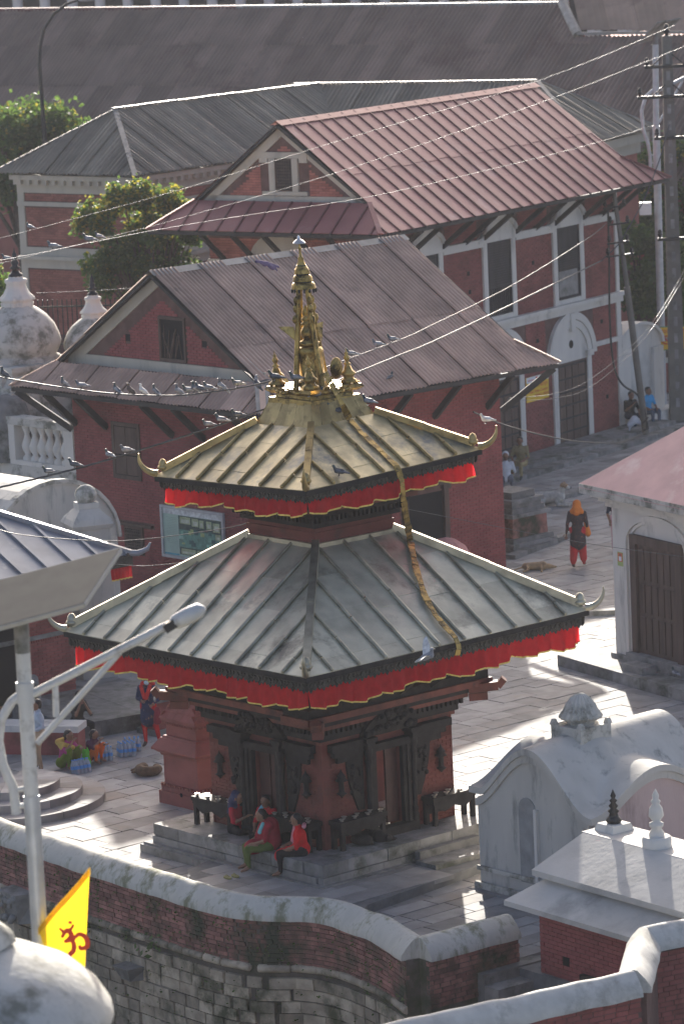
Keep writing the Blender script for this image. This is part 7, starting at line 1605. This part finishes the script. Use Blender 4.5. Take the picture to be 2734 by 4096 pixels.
# pigeons
PG = [M('pigeon_' + n, c, .6, .25, 14) for n, c in (('slate', (.10, .11, .13)), ('pale', (.26, .27, .29)), ('dark', (.045, .05, .06)), ('white', (.62, .61, .58)), ('brown', (.09, .065, .055)))]
BEAK = M('pigeon_bill', (.06, .05, .05), .5); PFOOT = M('pigeon_foot', (.35, .10, .08), .6); NECKP = M('pigeon_neck', (.05, .07, .07), .3, .3, 20, metal=.3)
def pigeon_mesh(body, wing, neck, fly=False):
    V3 = Vector; c = [(V3((-.06, 0, .085)), V3((.05, 0, .10)), .048, .052, 0), (V3((.06, 0, .11)), V3((.095, 0, .165)), .04, .026, 2), (V3((.10, 0, .185)), V3((.108, 0, .187)), .027, .025, 2), (V3((-.09, 0, .078)), V3((-.20, 0, .055)), .03, .014, 1)]
    ex = MB()
    if not fly:
        for s in (-1, 1): c.append((V3((.03, s * .035, .10)), V3((-.13, s * .025, .075)), .034, .014, 1)); ex.tube([(.005, s * .02, .05), (.005, s * .022, 0)], .006, 5, 3); ex.tube([(.0, s * .022, .004), (.03, s * .025, .004)], .005, 5, 3)
    else:
        for s in (-1, 1):
            ex.add([(.06, s * .03, .11), (.05, s * .16, .20), (.0, s * .33, .24), (-.05, s * .30, .22), (-.07, s * .17, .17), (-.07, s * .03, .10)], [(0, 1, 4, 5), (1, 2, 3, 4)], 1); ex.add([(.06, s * .03, .104), (.05, s * .16, .194), (.0, s * .33, .236), (-.05, s * .30, .216), (-.07, s * .17, .164), (-.07, s * .03, .094)], [(5, 4, 1, 0), (4, 3, 2, 1)], 1)
    ex.tube([(.128, 0, .184), (.152, 0, .178)], [.008, .003], 5, 3)
    for s in (-1, 1): ex.ball((.118, s * .021, .192), .005, n=5, mi=3)
    return blob(c, .011, [body, wing, neck, BEAK], ex, 'body', 2)
pm = {k: pigeon_mesh(PG[a], PG[b], q) for k, a, b, q in (('slate', 0, 1, NECKP), ('dark', 2, 0, NECKP), ('pale', 1, 1, PG[0]), ('white', 3, 3, PG[3]), ('brown', 4, 4, PG[4]))}
kinds = ['slate', 'slate', 'pale', 'dark', 'slate']
grp = {'w5': ('grey pigeon perched on the sagging cable left of the gilded spire', 'pigeons on the sagging cable'), 'w6': ('grey pigeon perched on the thick twisted cable left of the pagoda', 'pigeons on the twisted cable'), 'w7': ('grey pigeon on the thin cable above the corrugated roof right of the spire', 'pigeons on the thin cable'),
       'w1': ('grey pigeon alone on the topmost thin wire', None), 'w2': ('grey pigeon on the second thin wire near the stupas', 'pigeons on the second wire'), 'w3': ('grey pigeon on the slack thin wire near the stupas', 'pigeons on the slack wire')}
for i, (p, w, x) in enumerate(WIRE_BIRDS):
    k = kinds[(i * 7) % 5]; lab, g_ = grp[w]
    if x == 297 and w == 'w5': k, lab, g_ = 'brown', 'brown pigeon on the sagging cable next to the white one', None
    if x == 325 and w == 'w5': k, lab, g_ = 'white', 'white pigeon crouching on the sagging cable', None
    t = thing('pigeon', lab, 'pigeon', (p[0], p[1], p[2] + .008), rad(R.choice((150, 165, 200, 185)) + R.uniform(-15, 15)) if x < 700 else rad(R.uniform(140, 210)), g_); t.scale = (R.uniform(.88, 1.02),) * 3; b_ = link('body', pm[k], t)
    if w == 'w5' and x < 520 and x % 2: b_.rotation_euler = (0, rad(-28), 0)
RL = ('dark pigeon standing low on the upper pagoda roof', 'grey pigeon at the gilded neck below the banner medallion', 'dark pigeon resting at the gilded neck beside the banner', 'grey pigeon between the spire bells', 'dark pigeon behind the left spire bell', 'grey pigeon below the lotus tray of the spire', 'grey pigeon on top of the right hip ridge', 'white breasted pigeon landing on the right eave horn of the upper roof', 'lone pigeon on the corrugated roof slope', 'pigeon walking on the stone platform of the pink roofed shrine')
for i, p in enumerate(ROOF_BIRDS):
    t = thing('pigeon', RL[i], 'pigeon', p, rad((160, 20, -10, 200, 170, 30, 150, 200, 60, 120)[i])); t.scale = (1.0,) * 3; link('body', pm[('dark', 'slate', 'dark', 'slate', 'dark', 'slate', 'slate', 'white', 'dark', 'slate')[i]], t)
for i, (p, lab, a) in enumerate(((FLY_BIRDS[0], 'grey pigeon flapping off the end of the sagging cable', 120), (FLY_BIRDS[1], 'pale pigeon flying past the lower red valance', -15))):
    t = thing('pigeon', lab, 'pigeon', p, rad(a)); t.scale = (1.25,) * 3; b_ = link('body', pigeon_mesh(PG[(0, 1)[i]], PG[(2, 3)[i]], PG[1], True), t); b_.rotation_euler = (rad(20), rad(-15), 0)

# ---------------------------------------------------------------- lamp stands, bottles, small things
def ltable(label, org, L, ang, nb, nlab):
    t = thing('lamp_stand', label, 'stand', org, ang, 'lamp stands round the pagoda')
    m_ = MB(); m_.box(0, L, -.38, -.04, .52, .60); m_.box(.02, L - .02, -.36, -.06, .46, .52); m_.build('top', WOOD, t)
    for x in (.04, L - .12):
        for y in (-.36, -.12): m_ = MB(); m_.box(x, x + .08, y, y + .08, 0, .46); m_.build('leg', WOOD, t)
    m_ = MB(); m_.prism([(.12, .46), (L - .12, .46), (L - .12, .40), (L - .3, .30), (L / 2, .38), (.3, .30), (.12, .40)], lambda a, b, d: (a, d, b), -.36, -.33); m_.build('apron', WOOD, t)
    for k in range(nb):
        q = Matrix.Rotation(ang, 3, 'Z') @ Vector((.1 + (L - .2) * k / (nb - 1), -.30 + .12 * (k % 2), .60)) + Vector(org)
        o = link('oil_lamp', lampmesh, None, q); tag(o, 'small brass oil lamp on ' + nlab, 'oil lamp', 'oil lamps on ' + nlab)
lm = MB(); lm.lathe([(.02, 0), (.035, .004), (.02, .015), (.05, .04), (.055, .05), (.04, .045), (.0, .03)], 10); lampmesh = lm.mesh('oil_lamp', M('lamp_brass', (.40, .36, .30), .35, .3, 12, metal=.6))
def TL(x, y, z=.5): v_ = Matrix.Rotation(AT, 3, 'Z') @ Vector((x, y, z)); return (v_.x, v_.y - 1.37, v_.z)
ltable('dark carved lamp stand at the front corner beside the doorway facing the domed shrine', TL(-H + .06, -H, .5), 1.15, AT, 7, 'the stand between front corner and right doorway')
ltable('dark carved lamp stand at the pagoda end nearest the domed shrine', TL(-H + 2.36, -H, .5), 1.12, AT, 7, 'the stand nearest the domed shrine')
ltable('dark carved lamp stand at the pagoda end beside the red pedestal', TL(-H, H + .18, .5), 1.15, AT - math.pi / 2, 7, 'the stand beside the red pedestal')
ltable('dark carved lamp stand at the front corner behind the seated women', TL(-H, -H + 1.16, .5), 1.15, AT - math.pi / 2, 7, 'the stand behind the seated women')
PET = M('clear_bottle', (.62, .70, .76), .15, .05, 5, trans=.6); BLB = M('blue_label', (.08, .25, .55), .5, .1)
bm_ = MB(); bm_.lathe([(.04, 0), (.045, .01), (.045, .19), (.03, .24), (.014, .27), (.014, .29)], 10); bm_.lathe([(.0462, .10), (.0462, .17)], 10, mi=1); bm_.lathe([(.017, .285), (.017, .31), (0, .31)], 8, mi=1)
bot = bm_.mesh('water_bottle', [PET, BLB])
def pack(label, loc, nx, ny, tilt=0., two=False):
    t = thing('bottle_pack', label, 'bottle pack', loc, rad(R.uniform(0, 40))); t.rotation_euler.x = tilt
    for i in range(nx):
        for j in range(ny): link('water_bottle', bot, t, (i * .095, j * .095, 0), (R.uniform(-.05, .05), R.uniform(-.05, .05), 0))
    if two: link('water_bottle', bot, t, (-.05, .1, .36), (0, rad(90), 0))
pack('shrink-wrapped pack of water bottles with one bottle lying on top', (-4.92, 6.35, 0), 4, 3, 0, True); pack('loose group of water bottles nearest the brown dog', (-4.45, 6.7, 0), 4, 3); pack('second row of water bottles standing behind the loose group', (-4.38, 7.15, 0), 4, 2); pack('slumped plastic bag of water bottles in front of the squatting woman', (-5.28, 5.35, 0), 4, 3, rad(-12))
gb = thing('carrier_bag', 'bright green carrier bag between the squatting woman and child', 'bag', (-5.15, 6.0, 0))
link('bag_body', blob([(Vector((0, 0, .08)), Vector((0, 0, .30)), .11, .07, 0), (Vector((-.06, 0, .3)), Vector((-.03, 0, .42)), .03, .015, 0), (Vector((.06, 0, .3)), Vector((.03, 0, .42)), .03, .015, 0)], .016, [cm('bag_green', (.10, .42, .04))], None, 'bag_body'), gb)
fp = thing('flip_flops', 'pair of pale sandals left on the paving by the plinth', 'sandals', (-1.98, -3.95, .18), rad(30))
for k in range(2):
    m_ = MB(); q = [(.055 * math.cos(a * math.pi / 6) * (1 if k == 0 else 1), .12 * math.sin(a * math.pi / 6)) for a in range(12)]; m_.prism([(a + k * .16, b) for a, b in q], lambda a, b, d: (a, b, d), 0, .025); m_.tube([(-.04 + k * .16, .0, .02), (k * .16, .05, .06), (.04 + k * .16, .0, .02)], .008, 5); m_.build('sandal', cm('sandal2', (.30, .28, .12)), fp)
# stone lion by the left temple, umbrella, rag, plastic bag
ln = thing('stone_lion', 'small dark stone lion seated beside the left temple doorway', 'statue', (-6.6, 10.6, 0), rad(-49))
m_ = MB(); m_.box(-.3, .3, -.3, .3, 0, .45); m_.build('pedestal', STON, ln)
link('lion', blob([(Vector((-.12, 0, .56)), Vector((.02, 0, .72)), .14, .15, 0), (Vector((.06, 0, .86)), Vector((.10, 0, .92)), .15, .13, 0), (Vector((.2, 0, .88)), Vector((.22, 0, .86)), .07, .06, 0)] + [(Vector((.12, s * .1, .7)), Vector((.16, s * .1, .48)), .06, .05, 0) for s in (-1, 1)] + [(Vector((-.08, s * .14, .52)), Vector((.08, s * .15, .50)), .08, .06, 0) for s in (-1, 1)], .02, [STON], None, 'lion'), ln)
um = thing('umbrella', 'faded pink umbrella open beside the dark doorway of the red hall', 'umbrella', (2.95, 21.9, 0), 0)
m_ = MB(); n = 8
for k in range(8):
    a0, a1 = k * math.pi / 4, (k + 1) * math.pi / 4; m_ = MB(); rr_ = [(0, 1.62), (.25, 1.56), (.48, 1.40), (.62, 1.16)]
    vs = [(r * math.cos(a), r * math.sin(a), z) for r, z in rr_ for a in (a0, a1)]; m_.add(vs, [(2 * i, 2 * i + 1, 2 * i + 3, 2 * i + 2) for i in range(3)], 0, True); m_.build('canopy_gore', cm('faded_pink', (.48, .24, .22)), um)
m_ = MB(); m_.tube([(0, 0, 0), (0, 0, 1.7)], .012, 6); m_.build('shaft', IRON, um)
rg = thing('rag', 'crumpled purple cloth lying near the ridge of the corrugated roof', 'cloth', (0, 0, 0))
link('cloth', blob([(Vector(RAG[0]) + Vector((0, 0, .05)), Vector(RAG[1]) + Vector((0, -.02, .06)), .05, .09, 0), (Vector(RAG[1]) + Vector((0, 0, .06)), Vector(RAG[2]) + Vector((0, 0, .05)), .08, .05, 0), (Vector(RAG[1]) + Vector((.1, -.1, .0)), Vector(RAG[2]) + Vector((-.05, -.12, -.02)), .06, .05, 0)], .025, [cm('purple_rag', (.17, .12, .2))], None, 'cloth'), rg)
pb_ = thing('plastic_bag', 'crumpled white plastic bag caught at the foot of the leaning pole', 'bag', (9.5, 46.4, 0))
link('bag', blob([(Vector((0, 0, .45)), Vector((.15, 0, .6)), .1, .14, 0), (Vector((.15, 0, .6)), Vector((.42, 0, .42)), .12, .05, 0), (Vector((0, 0, .42)), Vector((-.05, 0, .15)), .05, .02, 0)], .03, [cm('white_plastic', (.6, .63, .68))], None, 'bag'), pb_)
# ---------------------------------------------------------------- morning haze
hz_ = MB(); hz_.box(-75, 75, -78, 185, -6.2, 19.6)
hm = bpy.data.materials.new('haze_air'); hm.use_nodes = True; hn_ = hm.node_tree.nodes; hn_.remove(hn_['Principled BSDF'])
pv = hn_.new('ShaderNodeVolumePrincipled'); pv.inputs['Color'].default_value = (.93, .95, 1, 1); pv.inputs['Density'].default_value = .00024; pv.inputs['Anisotropy'].default_value = .0
hm.node_tree.links.new(pv.outputs[0], hn_['Material Output'].inputs['Volume'])
hz_.build('haze', hm, kind='stuff')
